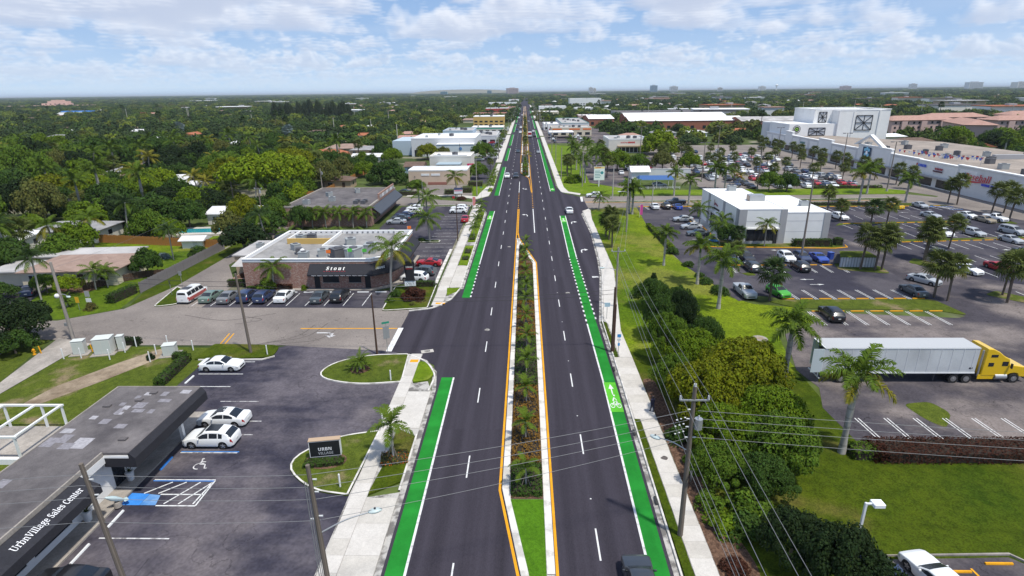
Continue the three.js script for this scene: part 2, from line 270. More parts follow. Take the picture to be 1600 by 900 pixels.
MT.fenceOrange = textured(tex(2, 3, (x, y) => { const a = at(FB, x * 4, y * 0.3), g = at(FD, x * 3, y * 0.5); return mul(lerp3([0.30, 0.13, 0.035], [0.46, 0.22, 0.07], a), 0.8 + 0.3 * g); }, 256));
MT.trunk = textured(tex(1, 1.6, (x, y) => { const a = at(FB, x * 3, y), c = at(FC, x * 2, y * 0.6); return mul(lerp3([0.10, 0.08, 0.062], [0.23, 0.19, 0.15], a), 0.7 + 0.5 * c); }, 256));
MT.palmTrunk = textured(tex(1, 1.1, (x, y, u, v) => { const a = at(FB, x, y * 2), r = (v * 9) % 1; return mul(lerp3([0.30, 0.28, 0.25], [0.44, 0.42, 0.39], a), r < 0.2 ? 0.75 : 1); }, 256));
MT.palmTrunkDark = textured(tex(1, 1.0, (x, y, u, v) => { const a = at(FB, x, y * 2), r = (v * 8) % 1; return mul(lerp3([0.10, 0.078, 0.06], [0.20, 0.16, 0.13], a), r < 0.25 ? 0.7 : 1); }, 256));
MT.yellow = textured(tex(6, 6, (x, y) => mul([0.66, 0.31, 0.018], 0.82 + 0.2 * at(FB, x, y) + 0.12 * at(FD, x, y)), 256)); MT.paint = textured(tex(6, 6, (x, y) => lerp3([0.30, 0.29, 0.30], [0.64, 0.64, 0.63], smooth(0.05, 0.45, at(FB, x, y) * 0.5 + at(FC, x * 2, y * 2) * 0.5)), 256)); MT.paintOld = textured(tex(5, 5, (x, y) => lerp3([0.20, 0.19, 0.19], [0.58, 0.57, 0.57], smooth(0.22, 0.55, at(FB, x, y) * 0.6 + at(FC, x, y) * 0.4)), 256));
MT.green = textured(tex(9, 9, (x, y) => mul([0.016, 0.195, 0.025], 0.74 + 0.4 * at(FB, x, y) + 0.12 * at(FD, x * 2, y * 2))), { roughness: 0.9 }); MT.greenLight = textured(tex(5, 5, (x, y) => mul([0.10, 0.42, 0.035], 0.86 + 0.2 * at(FB, x, y) + 0.1 * at(FD, x, y)), 256)); MT.blue = textured(tex(5, 5, (x, y) => mul([0.045, 0.22, 0.62], 0.8 + 0.25 * at(FB, x, y) + 0.12 * at(FD, x, y)), 256));
MT.black = plain(0.012, 0.012, 0.016, 0.75); MT.awning = mat({ map: tex(3, 3, (x, y) => mul([0.016, 0.016, 0.022], 0.7 + 0.4 * at(FC, x, y) + 0.3 * at(FD, x, y)), 256), roughness: 0.8 });
MT.metal = plain(0.42, 0.43, 0.44, 0.45, 0.6); MT.darkMetal = plain(0.09, 0.09, 0.10, 0.5, 0.5); MT.whiteMetal = plain(0.72, 0.73, 0.73, 0.5); MT.steel = plain(0.30, 0.31, 0.32, 0.55, 0.5);
MT.glass = mat({ color: C(0.018, 0.022, 0.028), roughness: 0.2, metalness: 0.0 }); MT.acUnit = plain(0.34, 0.36, 0.36, 0.6, 0.2); MT.acDark = plain(0.11, 0.11, 0.12, 0.6, 0.2);
MT.red = plain(0.50, 0.02, 0.03, 0.5); MT.deepRed = plain(0.28, 0.012, 0.02, 0.5); MT.orange = plain(0.70, 0.16, 0.02, 0.6); MT.wire = plain(0.20, 0.205, 0.21, 0.6, 0.2); MT.wireDark = plain(0.03, 0.03, 0.032, 0.7);
MT.insulator = plain(0.55, 0.56, 0.56, 0.3);
function sign(w, h, draw, pxPerM = 90) {                       // flat print on a panel, front face +z
  const c = document.createElement('canvas'); c.width = Math.round(w * pxPerM); c.height = Math.round(h * pxPerM); const g = c.getContext('2d'); draw(g, c.width, c.height);
  const t = new THREE.CanvasTexture(c); t.colorSpace = THREE.SRGBColorSpace; return [new THREE.PlaneGeometry(w, h), mat({ map: t, roughness: 0.6 })];
}
function glyphs(w, h, draw, pxPerM = 90) {                     // lettering cut out of nothing: flat letters stuck on a face
  const c = document.createElement('canvas'); c.width = Math.round(w * pxPerM); c.height = Math.round(h * pxPerM); const g = c.getContext('2d'); draw(g, c.width, c.height);
  const t = new THREE.CanvasTexture(c); t.colorSpace = THREE.SRGBColorSpace; return [new THREE.PlaneGeometry(w, h), mat({ map: t, roughness: 0.6, transparent: true, alphaTest: 0.4 })];
}

// ---------------------------------------------------------------- ground, roads, lots, markings
struct('terrain', new THREE.PlaneGeometry(26000, 26000, 1, 1).rotateX(-Math.PI / 2).translate(0, -0.02, -4000), MT.terrain, 'ground of the town out to the horizon').geometry.attributes.uv.array.forEach((v, i, a) => { a[i] = v * 26000; });
const lawn = (name, pts, m, label, y = 0.0) => struct(name, flat(pts, y), m, label);
lawn('lawn', [[12.4, 20], [32, 20], [60, -20], [60, -41.5], [33, -44], [30, -49], [30.6, -60], [33, -70], [39.3, -72], [39.3, -77.5], [33.5, -79], [31, -82], [30.2, -90], [28.6, -98], [28, -110], [28.2, -128], [30, -150], [30, -152], [17.2, -150], [16.2, -135], [15.9, -110], [15.4, -95.8], [12.4, -73], [12.6, -60]], MT.lawnBig, 'wide lawn between the right pavement and the parking lots');
lawn('lawn', rounded([[12.42, 20, 0], [32, 20, 0], [60, -20, 0], [60, -41.5, 0], [33, -44, 0], [30, -49, 0], [30.4, -57, 0], [27, -61, 3], [22.6, -58.6, 3], [19, -63.4, 3], [15.6, -60.6, 2], [12.62, -63, 0]], 1), MT.lawn, 'turf under the right-hand trees and hedge with cloud shade put into its colour', 0.004);  // near part of the lawn, its darker colour paints in the cloud shade
lawn('lawn', [[11, -174.2], [60, -170.4], [64, -180], [36, -180.5], [27, -196], [24, -240], [27, -330], [12.2, -345], [11.5, -250]], MT.lawnBright, 'bright lawn beyond the right side street');
lawn('lawn', [[-38, -20], [-38, -54], [-38.3, -64], [-56, -64.6], [-56, -20]], MT.lawnPatchy, 'patchy lawn behind the flat-roofed sales building');
lawn('lawn', [[-58.4, -20], [-58.4, -55], [-62, -67], [-66, -66.5], [-90, -64], [-110, -20]], MT.lawnPatchy, 'rough grass beside the driveway at the far left');
lawn('lawn', [[-60.2, -77.5], [-66, -73.5], [-100, -72], [-100, -84], [-84, -86], [-84, -104], [-61.8, -112], [-61.8, -85]], MT.lawnMid, 'front lawn of the pink-roofed house');
lawn('lawn', [[-61.4, -85], [-61.4, -130], [-58.8, -130], [-57.6, -88], [-59.4, -78]], MT.lawn, 'grass verge along the grey fence');
lawn('lawn', [[-62, -112.4], [-62, -124], [-92, -118], [-92, -100], [-84.2, -100.4], [-84.2, -104]], MT.lawnBig, 'back garden lawn behind the pink-roofed house', 0.004);
struct('driveway', flat([[-75.5, -78], [-100, -78], [-100, -87], [-79, -89], [-77.4, -83]], 0.006), MT.lotSmooth, 'dark asphalt drive of the pink-roofed house');
lawn('planting_bed', rounded([[-78.6, -88.4], [-70, -86.8], [-71, -84.6], [-76.6, -85.8]], 0.8), MT.mulch, 'mulch bed in front of the pink-roofed house', 0.01);
// right-hand lots
struct('truck_lot', flat([[29.6, -44.1], [62, -44.1], [90, -44.1], [90, -78], [59, -73.4], [40, -75.9], [38.8, -71.5], [33.4, -68], [30.4, -58], [31, -54], [29.4, -50]], 0.012), MT.lotWorn, 'worn grey parking lot with the yellow truck');
struct('parking_lot', flat([[28.1, -128], [30, -152.5], [44.5, -152.6], [112, -152], [116, -146], [118, -128], [116, -92], [110, -60], [90, -60], [90, -79], [60.9, -78.6], [59, -80.9], [39, -81], [36, -82.5], [31.8, -80.2], [30.2, -90], [28.7, -98], [28.2, -110]], 0.012), MT.lotSmooth, 'dark asphalt parking lot round the white store');
struct('lot_aisle', flat([[60.5, -74], [58.8, -73.2], [90, -60], [108, -52], [100, -74], [78, -88], [70, -96], [68.8, -104], [64.6, -128], [61, -134], [61, -112], [63, -101], [62.2, -92]], 0.018), MT.lotWorn, 'pale worn driving aisle through the parking lot');
struct('mall_lot', flat([[56, -181], [112, -181.5], [118.5, -170], [128, -150], [131, -150], [131, -330], [60, -330]], 0.010), MT.street, 'pale parking lot of the shopping centre');
struct('mall_drive', flat([[104, -153], [112, -153], [118, -128], [118, -92], [124, -92], [131, -150], [120, -182], [112, -180], [119, -166]], 0.014), MT.street, 'drive along the shopping centre front');
struct('lot_road', flat([[22, -196], [34, -180.5], [40, -214], [62, -214], [60, -270], [27, -300], [24, -240]], 0.006), MT.lotWorn, 'worn lot in front of the auto parts store');
// left-hand lots
struct('parking_lot', flat([[-31.5, 20], [-13.9, 20], [-13.8, -61.6], [-16.8, -63.2], [-30, -64.6], [-38, -60], [-38, -49], [-31.5, -49]], 0.012), MT.lot, 'stained asphalt parking lot beside the sales building');
struct('side_street', flat([[-16.7, -63], [-16.8, -77], [-21, -77.6], [-48, -78.2], [-59.9, -77.4], [-66, -73], [-160, -71.5], [-160, -65], [-66, -66.8], [-61, -66.4], [-56, -64.8], [-30.6, -64.7]], 0.016), MT.street, 'pale worn side street on the left');
struct('alley', flat([[-48.2, -78.1], [-59.6, -77.3], [-57.8, -88], [-59, -152], [-55.4, -152], [-55, -100], [-48.2, -88.5]], 0.020), MT.street, 'narrow alley beside the grey fence');
struct('driveway', flat([[-56.1, -20], [-56.1, -61], [-55.4, -65.2], [-61.2, -67], [-58.3, -55], [-58.3, -20]], 0.022), MT.concreteOld, 'grey driveway at the far left');
struct('parking_lot', flat([[-21, -77.7], [-48.2, -78], [-48.2, -85.4], [-21, -85.4]], 0.024), MT.lotSmooth, 'asphalt parking strip in front of the brick pub');
struct('parking_lot', flat([[-14.6, -88.6], [-20.6, -88.6], [-20.6, -106], [-34, -108], [-34, -155.5], [-15, -155.5]], 0.012), MT.lotSmooth, 'dark parking lot between the two brick buildings');
struct('side_street', flat([[-14.6, -157], [-15, -161.5], [-36, -170], [-62, -170], [-160, -172], [-160, -163], [-60, -158.5], [-20, -156]], 0.016), MT.street, 'second side street on the left beyond the brick buildings');
struct('parking_lot', flat([[-16, -172], [-36, -172], [-40, -193.5], [-18, -193.5]], 0.010), MT.street, 'pale concrete lot of the pink shop');
struct('parking_lot', flat([[-13, -196], [-20, -196], [-20, -300], [-40, -410], [-13, -420]], 0.008), MT.lotSmooth, 'roadside parking of the far shops on the left');
struct('parking_lot', flat([[13, -350], [60, -350], [60, -480], [14, -640]], 0.008), MT.lotWorn, 'parking of the far shops on the right');
lawn('lawn', [[-12.2, -164], [-18.5, -172], [-18.5, -192], [-12, -192]], MT.lawnBright, 'grass by the pink shop', 0.004);
// main road
const roadPts = [[-9.9, 25], [9.95, 25], [9.95, -45], [10.2, -62], [10.1, -72], [12.6, -92], [13.4, -102], [14.4, -123], [14.3, -144], [16.9, -151], [16.9, -168], [11.6, -176], [10.2, -186], [10.2, -2500], [-10.2, -2500], [-10.2, -186], [-10.6, -171], [-14.7, -165], [-14.7, -157], [-11.2, -151.5], [-10.2, -146], [-10.2, -86], [-11.5, -80.5], [-16.75, -76.4], [-16.85, -63], [-13.6, -62], [-10.6, -59.2], [-9.9, -55]];
const mainRoad = struct('main_road', flat(roadPts, 0.024), MT.road, 'dark asphalt main road running to the horizon');
const mk = (name, g, m = MT.paint) => struct(name, g, m, undefined, mainRoad);
const YM = 0.032, LZ = [-4.95, -4.86, -4.8];
const band = (x0, x1, z0, z1, y = YM) => flat(rect(x0, x1, z0, z1), y);
for (let i = 0; i < 40; i++) {                                  // dashes of the lane lines
  const zr = -30.3 - i * 11.92, zl = -27.2 - i * 11.92 + 0.2;
  const skip = (z) => z < -146 && z > -176;
  mk('lane_dash', band(4.95, 5.07, zr, zr - 3.0)); mk('lane_dash', band(-4.95, -4.83, zl, zl - 3.0));
}
mk('far_lane_dashes', M(Array.from({ length: 60 }, (_, i) => [band(4.95, 5.07, -508 - i * 12, -511 - i * 12), band(-4.95, -4.83, -508 - i * 12, -511 - i * 12)]).flat()));
for (const [x, z] of [[-5.1, -69.5], [6.6, -84], [-3.3, -112]]) mk('manhole_cover', new THREE.CircleGeometry(0.36, 20).rotateX(-Math.PI / 2).translate(x, YM, z), MT.gutter);
for (const [x0, z0, x1, z1, x2, z2] of [[-33, -65.4, -28.6, -67.4, -27.2, -72], [-34, -64.9, -29.8, -67.6, -28.8, -71.4], [-31, -65.2, -26.8, -66.4, -25.4, -69.4], [-40, -71.6, -37, -73.2, -40, -74.4], [-49, -75, -42, -73, -36, -75.6]]) mk('tyre_mark', strip(new THREE.CatmullRomCurve3([V(x0, 0, z0), V(x1, 0, z1), V(x2, 0, z2)]).getPoints(14).map((p) => [p.x, p.z]), -0.08, 0.08, 0.0215), MT.tyreMark);
for (let i = 0; i < 9; i++) { const z = -36.4 - i * 11.92; mk('road_stud', flat(rounded(rect(4.95, 5.07, z, z - 0.12), 0.03, 2), YM)); }
// green bicycle lanes
const gR = [[8.72, 25], [8.76, -29], [9.1, -55], [9.02, -72], [9.0, -103], [9.45, -142]], gL = [[-8.68, 25], [-8.68, -56.2]], gL2 = [[-9.15, -81.8], [-9.05, -105], [-8.75, -148.4]];
mk('bike_lane', strip(gR, -0.62, 0.62, 0.030), MT.green); mk('bike_lane', strip(gL, -0.64, 0.64, 0.030), MT.green); mk('bike_lane', strip(gL2, -0.62, 0.62, 0.030), MT.green);
const dotted = (line, off, z0, z1) => { for (let z = z0; z > z1; z -= 1.75) { const k = line.findIndex((p, i) => line[i + 1] && p[1] >= z && line[i + 1][1] < z), a = line[k], b = line[k + 1]; if (!b) continue; const x = mix(a[0], b[0], (z - a[1]) / (b[1] - a[1])) + off; mk('bike_lane_dot', band(x - 0.11, x + 0.11, z, z - 0.72)); } };
mk('edge_line', strip([[8.06, 25], [8.1, -29], [8.42, -55], [8.36, -71.5]], -0.09, 0.09, YM)); mk('edge_line', strip([[8.32, -104], [8.76, -142]], -0.09, 0.09, YM)); mk('edge_line', strip([[9.70, -104], [10.13, -142]], -0.09, 0.09, YM));
dotted(gR, -0.68, -72.4, -103); dotted(gR, 0.70, -73.2, -103);
mk('edge_line', strip([[-8.0, 25], [-7.98, -56.2]], -0.09, 0.09, YM)); mk('edge_line', strip([[-8.38, -100], [-8.06, -148.4]], -0.09, 0.09, YM)); dotted(gL2, 0.7, -82.2, -100);
for (const [z0, z1] of [[-172, -240], [-262, -322], [-338, -425], [-450, -560], [-585, -760], [-800, -1100]]) { mk('bike_lane', band(-9.35, -8.05, z0, z1, 0.030), MT.green); mk('edge_line', band(-8.0, -7.85, z0, z1)); }
for (const [z0, z1] of [[-179, -380], [-395, -470], [-490, -640], [-680, -1050]]) { mk('bike_lane', band(8.1, 9.4, z0, z1, 0.030), MT.green); mk('edge_line', band(7.85, 8.02, z0, z1)); }
// the light green boxes with arrow and bicycle
function bikeBox(cx, z0, z1) {
  mk('bike_box', band(cx - 0.62, cx + 0.62, z0, z1, 0.035), MT.greenLight);
  const za = z1 + 1.5; mk('arrow', flat([[cx - 0.06, za - 0.1 + 1.2], [cx + 0.06, za + 1.1], [cx + 0.06, za - 0.1], [cx + 0.27, za - 0.1], [cx, za - 1.1], [cx - 0.27, za - 0.1], [cx - 0.06, za - 0.1]], 0.039));
  const zb = z0 - 1.2, ring = (x, z) => new THREE.RingGeometry(0.17, 0.24, 18).rotateX(-Math.PI / 2).scale(1, 1, 1.9).translate(x, 0.039, z), line = (a, b, w = 0.035) => strip([a, b], -w, w, 0.0395);
  mk('bicycle_symbol', M([ring(cx - 0.32, zb), ring(cx + 0.32, zb), line([cx - 0.32, zb], [cx - 0.12, zb - 0.75]), line([cx - 0.12, zb - 0.75], [cx + 0.2, zb - 0.8]), line([cx - 0.12, zb - 0.75], [cx + 0.02, zb]), line([cx + 0.02, zb], [cx + 0.2, zb - 0.8]), line([cx + 0.32, zb], [cx + 0.18, zb - 1.0]),
    line([cx - 0.16, zb - 0.9], [cx + 0.02, zb - 1.6], 0.07), line([cx + 0.02, zb - 1.55], [cx + 0.22, zb - 1.1], 0.045), new THREE.CircleGeometry(0.1, 12).rotateX(-Math.PI / 2).scale(1, 1, 1.7).translate(cx + 0.1, 0.0395, zb - 2.0)]));
}
bikeBox(9.05, -49.1, -55.1); bikeBox(9.38, -134.6, -139.4); bikeBox(-8.85, -138, -142.6); bikeBox(8.75, -181, -184.5);
// centre lines and arrows
const yl = (line) => mk('yellow_line', strip(line, -0.10, 0.10, YM), MT.yellow);
yl([[2.2, 25], [2.05, -29], [2.02, -100.7], [-1.35, -119.5], [-1.55, -124]]); yl([[1.6, 25], [1.2, -19], [-0.55, -29], [-2.08, -37.4], [-2.0, -61], [-1.92, -120], [-1.92, -151]]); yl([[-1.62, -122], [-1.62, -151]]);
yl([[2.18, -177], [2.02, -215], [2.0, -250]]); yl([[1.95, -177], [1.4, -207], [-1.6, -222], [-1.75, -250]]);
for (let i = 0; i < 9; i++) { mk('guide_dash', band(-1.95, -1.8, -152.5 - i * 2.7, -153.6 - i * 2.7), MT.yellow); mk('guide_dash', band(2.05, 2.2, -152.5 - i * 2.7, -153.6 - i * 2.7), MT.yellow); }
mk('turn_lane_line', band(2.0, 2.2, -124, -151)); mk('turn_lane_line', band(-1.98, -1.8, -177, -199.7));
function turnArrow(cx, cz, dir, side) {                        // stem along z, head to one side
  const s = side, P = (a, b) => [cx + a * s, cz + b * dir];
  return mk('turn_arrow', flat([P(-0.55, 1.1), P(-0.35, 1.1), P(-0.35, -0.2), P(-0.1, -0.75), P(0.25, -0.8), P(0.25, -0.25), P(0.95, -1.0), P(0.25, -1.75), P(0.25, -1.2), P(-0.3, -1.15), P(-0.55, -0.3)], YM));
}
turnArrow(0.1, -142.6, 1, -1); turnArrow(11.5, -133.8, 1, 1); turnArrow(11.5, -108.5, 1, 1); turnArrow(-0.2, -184.5, -1, 1);
for (const [x0, x1, z0, z1] of [[11.3, 12.4, -91.6, -92.4]]) mk('road_patch_mark', band(x0, x1, z0, z1), MT.paintOld);
mk('stop_bar', band(-17.1, -16.4, -62.9, -70.2)); mk('stop_bar', flat([[15.9, -161.2], [16.5, -161.2], [17, -168.8], [16.3, -169]], YM));
mk('yellow_line', band(-30.3, -17.2, -69.9, -70.15, 0.028), MT.yellow);
{ const P = (a, b) => [-26.3 + a, -68 + b]; mk('turn_arrow', flat([P(-1.3, -0.7), P(-1.3, -0.45), P(0.1, -0.45), P(0.55, -0.2), P(0.55, 0.25), P(0.1, 0.25), P(0.85, 0.95), P(1.5, 0.25), P(1.05, 0.25), P(1.0, -0.4), P(0.3, -0.72)], 0.028), MT.paintOld); }
mk('street_mark', strip([[-39.2, -68.4], [-38.5, -63.4]], -0.08, 0.08, 0.028), MT.yellow); mk('street_mark', strip([[-38.6, -68.4], [-37.9, -63.4]], -0.08, 0.08, 0.028), MT.yellow);
// ---- median islands
function median(name, outline, label, kerbW = 0.55) {
  const base = struct(name, slab(outline, 0.0, 0.13), MT.concrete2, label);
  struct('kerb', kerbAlong(outline, 0.0, -kerbW, 0.02, 0.17, true), MT.kerb, undefined, base); return base;
}
const isl1 = [[1.55, 20], [1.9, -29], [1.88, -100.2], [-1.42, -118.5], [-1.75, -118.5], [-1.82, -61], [-1.9, -37.5], [-0.38, -29], [1.35, -19.5]];
const med = median('median_island', isl1, 'long planted median with white kerbs in the middle of the road');
struct('grass_bed', flat([[1.3, -19.8], [1.35, -36.2], [-1.2, -36.2], [0.15, -29.1]], 0.175), MT.turf, undefined, med);
struct('mulch_bed', flat([[1.34, -36.25], [1.33, -100], [-1.1, -114], [-1.27, -112], [-1.3, -40], [-1.2, -36.25]], 0.172), MT.mulch, undefined, med);
const isl2 = [[1.85, -214], [1.85, -252], [-1.6, -252], [-1.6, -224], [1.0, -210]]; const med2 = median('median_island', isl2, 'second planted median beyond the crossing');
struct('mulch_bed', flat([[1.3, -214], [1.3, -251.5], [-1.05, -251.5], [-1.05, -224], [0.9, -212]], 0.175), MT.mulch, undefined, med2);
for (const [a, b] of [[-285, -372], [-400, -470], [-500, -640], [-690, -860], [-900, -1200]]) { const m = median('median_island', [[1.7, a], [1.7, b], [-1.7, b], [-1.7, a]], `planted median further up the road, about ${-a} metres off`); struct('mulch_bed', flat(rect(-1.1, 1.1, a - 1, b + 1), 0.175), MT.mulch, undefined, m); }
mk('yellow_line', band(1.8, 2.0, -252, -1200), MT.yellow); mk('yellow_line', band(-2.0, -1.8, -252, -1200), MT.yellow);
// ---- pavements: gutter, kerb, slabs
const gutterL = (line) => mk('gutter', strip(line, -0.22, 0.22, 0.028), MT.gutter);
function slabRow(parent, x0, x1, z0, z1, step, y = 0.15, shear = 0) {    // paving slabs, each one a piece with its own edges
  for (let z = z0; z > z1 + 0.05; z -= step) { const e = Math.max(z1, z - step) + 0.012; const k = (q) => shear * (q - z0); const dy = (rnd() - 0.5) * 0.008;
    struct('paving_slab', slab([[x0 + k(z), z], [x1 + k(z), z], [x1 + k(e), e], [x0 + k(e), e]], 0.02, y + dy), rnd() < 0.5 ? MT.concrete : MT.concrete2, undefined, parent); }
}
const paveL = struct('pavement', slab([[-13.9, 20], [-10.0, 20], [-10.0, -37.0], [-12.5, -36.4], [-12.0, -40], [-12.0, -46], [-10.0, -44.7], [-10.0, -53.0], [-10.7, -55.2], [-12.3, -54.7], [-12.6, -60], [-12.4, -61.9], [-14.1, -61.7], [-13.75, -55], [-13.5, -45.5], [-13.9, -37]], 0.0, 0.10), MT.gutter, 'left pavement with broad concrete driveway aprons');
slabRow(paveL, -13.75, -12.45, 6, -62, 1.52); slabRow(paveL, -12.42, -10.02, 6, -36.3, 3.04); slabRow(paveL, -12.42, -10.02, -46.0, -52.9, 3.04);
struct('tactile_paving', flat(rect(-13.55, -12.6, -59.7, -60.4), 0.16), MT.yellow, undefined, paveL);
mk('gutter', strip([[-9.72, 20], [-9.72, -53.5], [-10.2, -57.5], [-11.8, -60.4], [-13.9, -61.9]], -0.3, 0.16, 0.028), MT.gutter);
const kerbL = struct('kerb', M([kerbAlong([[-10.0, -37.2], [-10.0, -45.0]], -0.16, 0.0, 0.02, 0.17), kerbAlong(rounded([[-10.2, -53, 0], [-9.95, -56.5, 1], [-11.4, -60.0, 2], [-14, -61.9, 0]]), -0.18, 0.0, 0.02, 0.19)]), MT.kerb, 'low concrete kerb of the left pavement');
const verge = (pts, m, label, y = 0.145) => struct('grass_verge', slab(pts, 0, y), m, label);
verge([[-12.42, -36.7], [-10.05, -38.4], [-10.05, -44.6], [-12.1, -46.0], [-12.05, -41], [-12.42, -37.4]], MT.lawn, 'grass verge with the small palm and flower bed');
verge(rounded([[-12.4, -54.9], [-10.65, -55.5], [-10.15, -57.2], [-11.6, -59.8], [-12.5, -60]], 0.5), MT.lawnBright, 'small grass verge at the left street corner', 0.16);
function island(pts, r, m, label, kerb = true) {
  const o = rounded(pts, r), s = struct('planted_island', slab(o, 0, kerb ? 0.14 : 0.06), m, label); if (kerb) struct('kerb', kerbAlong(o, -0.01, -0.17, 0.0, 0.17, true), MT.kerb, undefined, s); return s;
}
island([[-13.7, -55.2, 0.1], [-18.5, -54.5, 3], [-23.4, -56.2, 3], [-22.6, -59.6, 2], [-19, -61.6, 2], [-14.2, -61.9, 0.3]], 2, MT.lawnPatchy, 'kerbed grass island with the feathery small palm');
island([[-13.6, -45.7, 0.1], [-17.6, -44.7, 2], [-21.0, -40.8, 3.2], [-17.4, -37.2, 2.4], [-14.0, -36.6, 0.2]], 2, MT.lawnPatchy, 'kerbed grass island with the business sign');
// left pavement beyond the side street
const paveL2 = struct('pavement', slab(rounded([[-14.3, -158, 0], [-12.2, -158, 0.2], [-12.2, -115.2, 0], [-10.35, -115.6, 0], [-10.35, -113, 0], [-12.3, -112.6, 0], [-12.3, -99, 0], [-10.35, -98.6, 0], [-10.35, -86.4, 0], [-11.6, -80.8, 1], [-13.6, -77.6, 0.3], [-14.2, -88, 0], [-14.2, -112, 0]]), 0.0, 0.11), MT.gutter, 'left pavement in front of the pub car park');
slabRow(paveL2, -13.95, -12.35, -78.5, -112, 2.2); slabRow(paveL2, -12.28, -10.4, -86.6, -98.4, 3.0); struct('pavement_far', flat(rect(-13.95, -12.35, -112.1, -157), 0.15), MT.concrete, undefined, paveL2);
struct('tactile_paving', flat(rect(-13.4, -12.0, -78.9, -79.5), 0.16), MT.yellow, undefined, paveL2);
verge([[-12.6, -86.2], [-12.2, -82.6], [-10.9, -84.4], [-10.5, -86.3]], MT.lawnBright, 'tiny grass verge by the pub corner', 0.16);
verge(rect(-12.2, -10.45, -98.8, -112.6), MT.lawnBright, 'grass verge beside the left bicycle lane', 0.16); verge(rect(-12.1, -10.45, -115.9, -134), MT.lawnBright, 'second grass verge beside the left bicycle lane', 0.16); verge(rounded([[-12.1, -136.5], [-10.6, -137], [-10.7, -150], [-12.1, -152]], 0.5), MT.lawnBright, 'grass verge nearest the far crossing', 0.16);
mk('gutter', strip([[-10.15, -86], [-10.15, -146], [-11.6, -152.5], [-14.6, -156.5]], -0.3, 0.2, 0.028), MT.gutter); struct('kerb', M([kerbAlong(rounded([[-16.8, -76.2, 0], [-13.4, -77.3, 1], [-11.2, -81, 1], [-10.3, -86.5, 0.5], [-10.3, -146, 1], [-11.8, -152.6, 1], [-14.6, -156.6, 0]]), -0.02, -0.2, 0.02, 0.18)]), MT.kerb, 'kerb of the left pavement beyond the side street');
struct('kerb', kerbAlong([[-14.5, -88.6], [-14.6, -98], [-14.6, -110]], 0, -0.55, 0.0, 0.16), MT.kerb, 'white kerb between car park and left pavement');
island([[-20.9, -76.3, 0.8], [-14.3, -77.4, 0.5], [-14.5, -87.8, 0.2], [-21.2, -87.0, 0.2]], 0.5, MT.lawn, 'kerbed grass island with the pub sign');
island([[-55.6, -78, 1], [-52.6, -79.2, 0.8], [-53.2, -84.5, 0.6], [-57.4, -87.5, 0.6]], 0.6, MT.lawn, 'small kerbed grass island by the red and white van');
island([[-24, -116.2, 0.8], [-18, -115.6, 0.8], [-18, -117.4, 0.6], [-24, -118, 0.6]], 0.6, MT.lawn, 'narrow planted island in the pub car park');
island([[-32, -155.7, 0.4], [-15, -154.4, 0.4], [-15, -156.4, 0.4], [-32, -157.6, 0.4]], 0.4, MT.lawn, 'grass strip between pub car park and second side street');
verge([[-36, -171], [-22, -171.5], [-16.2, -167.2], [-14.6, -166], [-13.8, -170], [-19.5, -172.6], [-36, -173.5]], MT.concrete2, 'pavement along the second side street', 0.1);
const paveL3 = struct('pavement', slab(rounded([[-14.6, -165.6, 1], [-11, -171, 1], [-10.35, -186, 0], [-10.35, -250, 0], [-11.8, -250, 0], [-12.2, -192, 0], [-14, -176, 0]]), 0, 0.15), MT.concrete, 'left pavement beyond the second side street');
verge(rect(-11.8, -10.5, -178, -186), MT.lawnBright, 'grass verge by the pink shop', 0.17); verge(rect(-11.8, -10.5, -190, -215), MT.lawnBright, 'grass verge with palms past the pink shop', 0.17);
struct('pavement', slab(rect(-13, -10.35, -256, -420), 0, 0.15), MT.concrete, 'far left pavement'); struct('pavement', slab(rect(-13, -10.35, -430, -1300), 0, 0.15), MT.concrete, 'farthest left pavement');
// right pavement
const paveR = struct('pavement', slab([[10.95, 20], [12.55, 20], [12.6, -61], [12.5, -69], [15.6, -96], [16.1, -123], [16.4, -138], [17.2, -148.5], [16.9, -150.4], [14.9, -147.5], [14.75, -123], [13.75, -102], [12.95, -92], [10.5, -72.6], [10.4, -47.8], [10.95, -47.6]], 0, 0.11), MT.gutter, 'right pavement of concrete slabs');
slabRow(paveR, 10.98, 12.52, 6, -47.6, 1.52); slabRow(paveR, 10.45, 12.56, -47.7, -61, 1.52);
struct('pavement_strip', slab([[11.1, -61.05], [12.56, -61.05], [12.5, -69], [15.5, -96], [16.0, -123], [16.3, -138], [17.1, -148.5], [16.8, -150.2], [15.1, -147.5], [14.95, -123], [13.95, -102], [13.1, -92], [10.8, -73], [11.15, -71]], 0.02, 0.15), MT.concrete, undefined, paveR);
struct('stain', flat(rounded([[11.45, -41.5], [11.9, -41.9], [12.2, -41.6], [12.0, -41.2], [11.7, -41.3]], 0.2), 0.158), MT.tyreMark, undefined, paveR); for (const z of [-36.2, -45.4, -58]) struct('kerb_inlet', box(0.2, 0.06, 0.9, 9.98, 0.13, z), MT.trimDark, undefined, paveR);
verge([[10.15, 20], [10.93, 20], [10.93, -47.6], [10.35, -47.7]], MT.lawn, 'narrow grass verge beside the right pavement', 0.15); verge(rounded([[10.45, -61.1], [11.0, -61.1], [11.0, -71.8], [10.3, -72.3]], 0.3), MT.lawn, 'planting strip round the dark wooden pole', 0.15);
mk('gutter', strip([[9.78, 20], [9.72, -29], [10.05, -55], [10.15, -72.3], [12.7, -92.2], [13.5, -102.1], [14.5, -123], [14.4, -144], [16.2, -149.5]], -0.1, 0.28, 0.028), MT.gutter);
struct('kerb', kerbAlong([[10.0, 20], [10.0, -29], [10.3, -55], [10.4, -72.4], [12.95, -92.4], [13.75, -102.2], [14.78, -123], [14.66, -144], [16.9, -150.6]], 0.02, 0.17, 0.02, 0.18), MT.kerb, 'kerb of the right pavement');
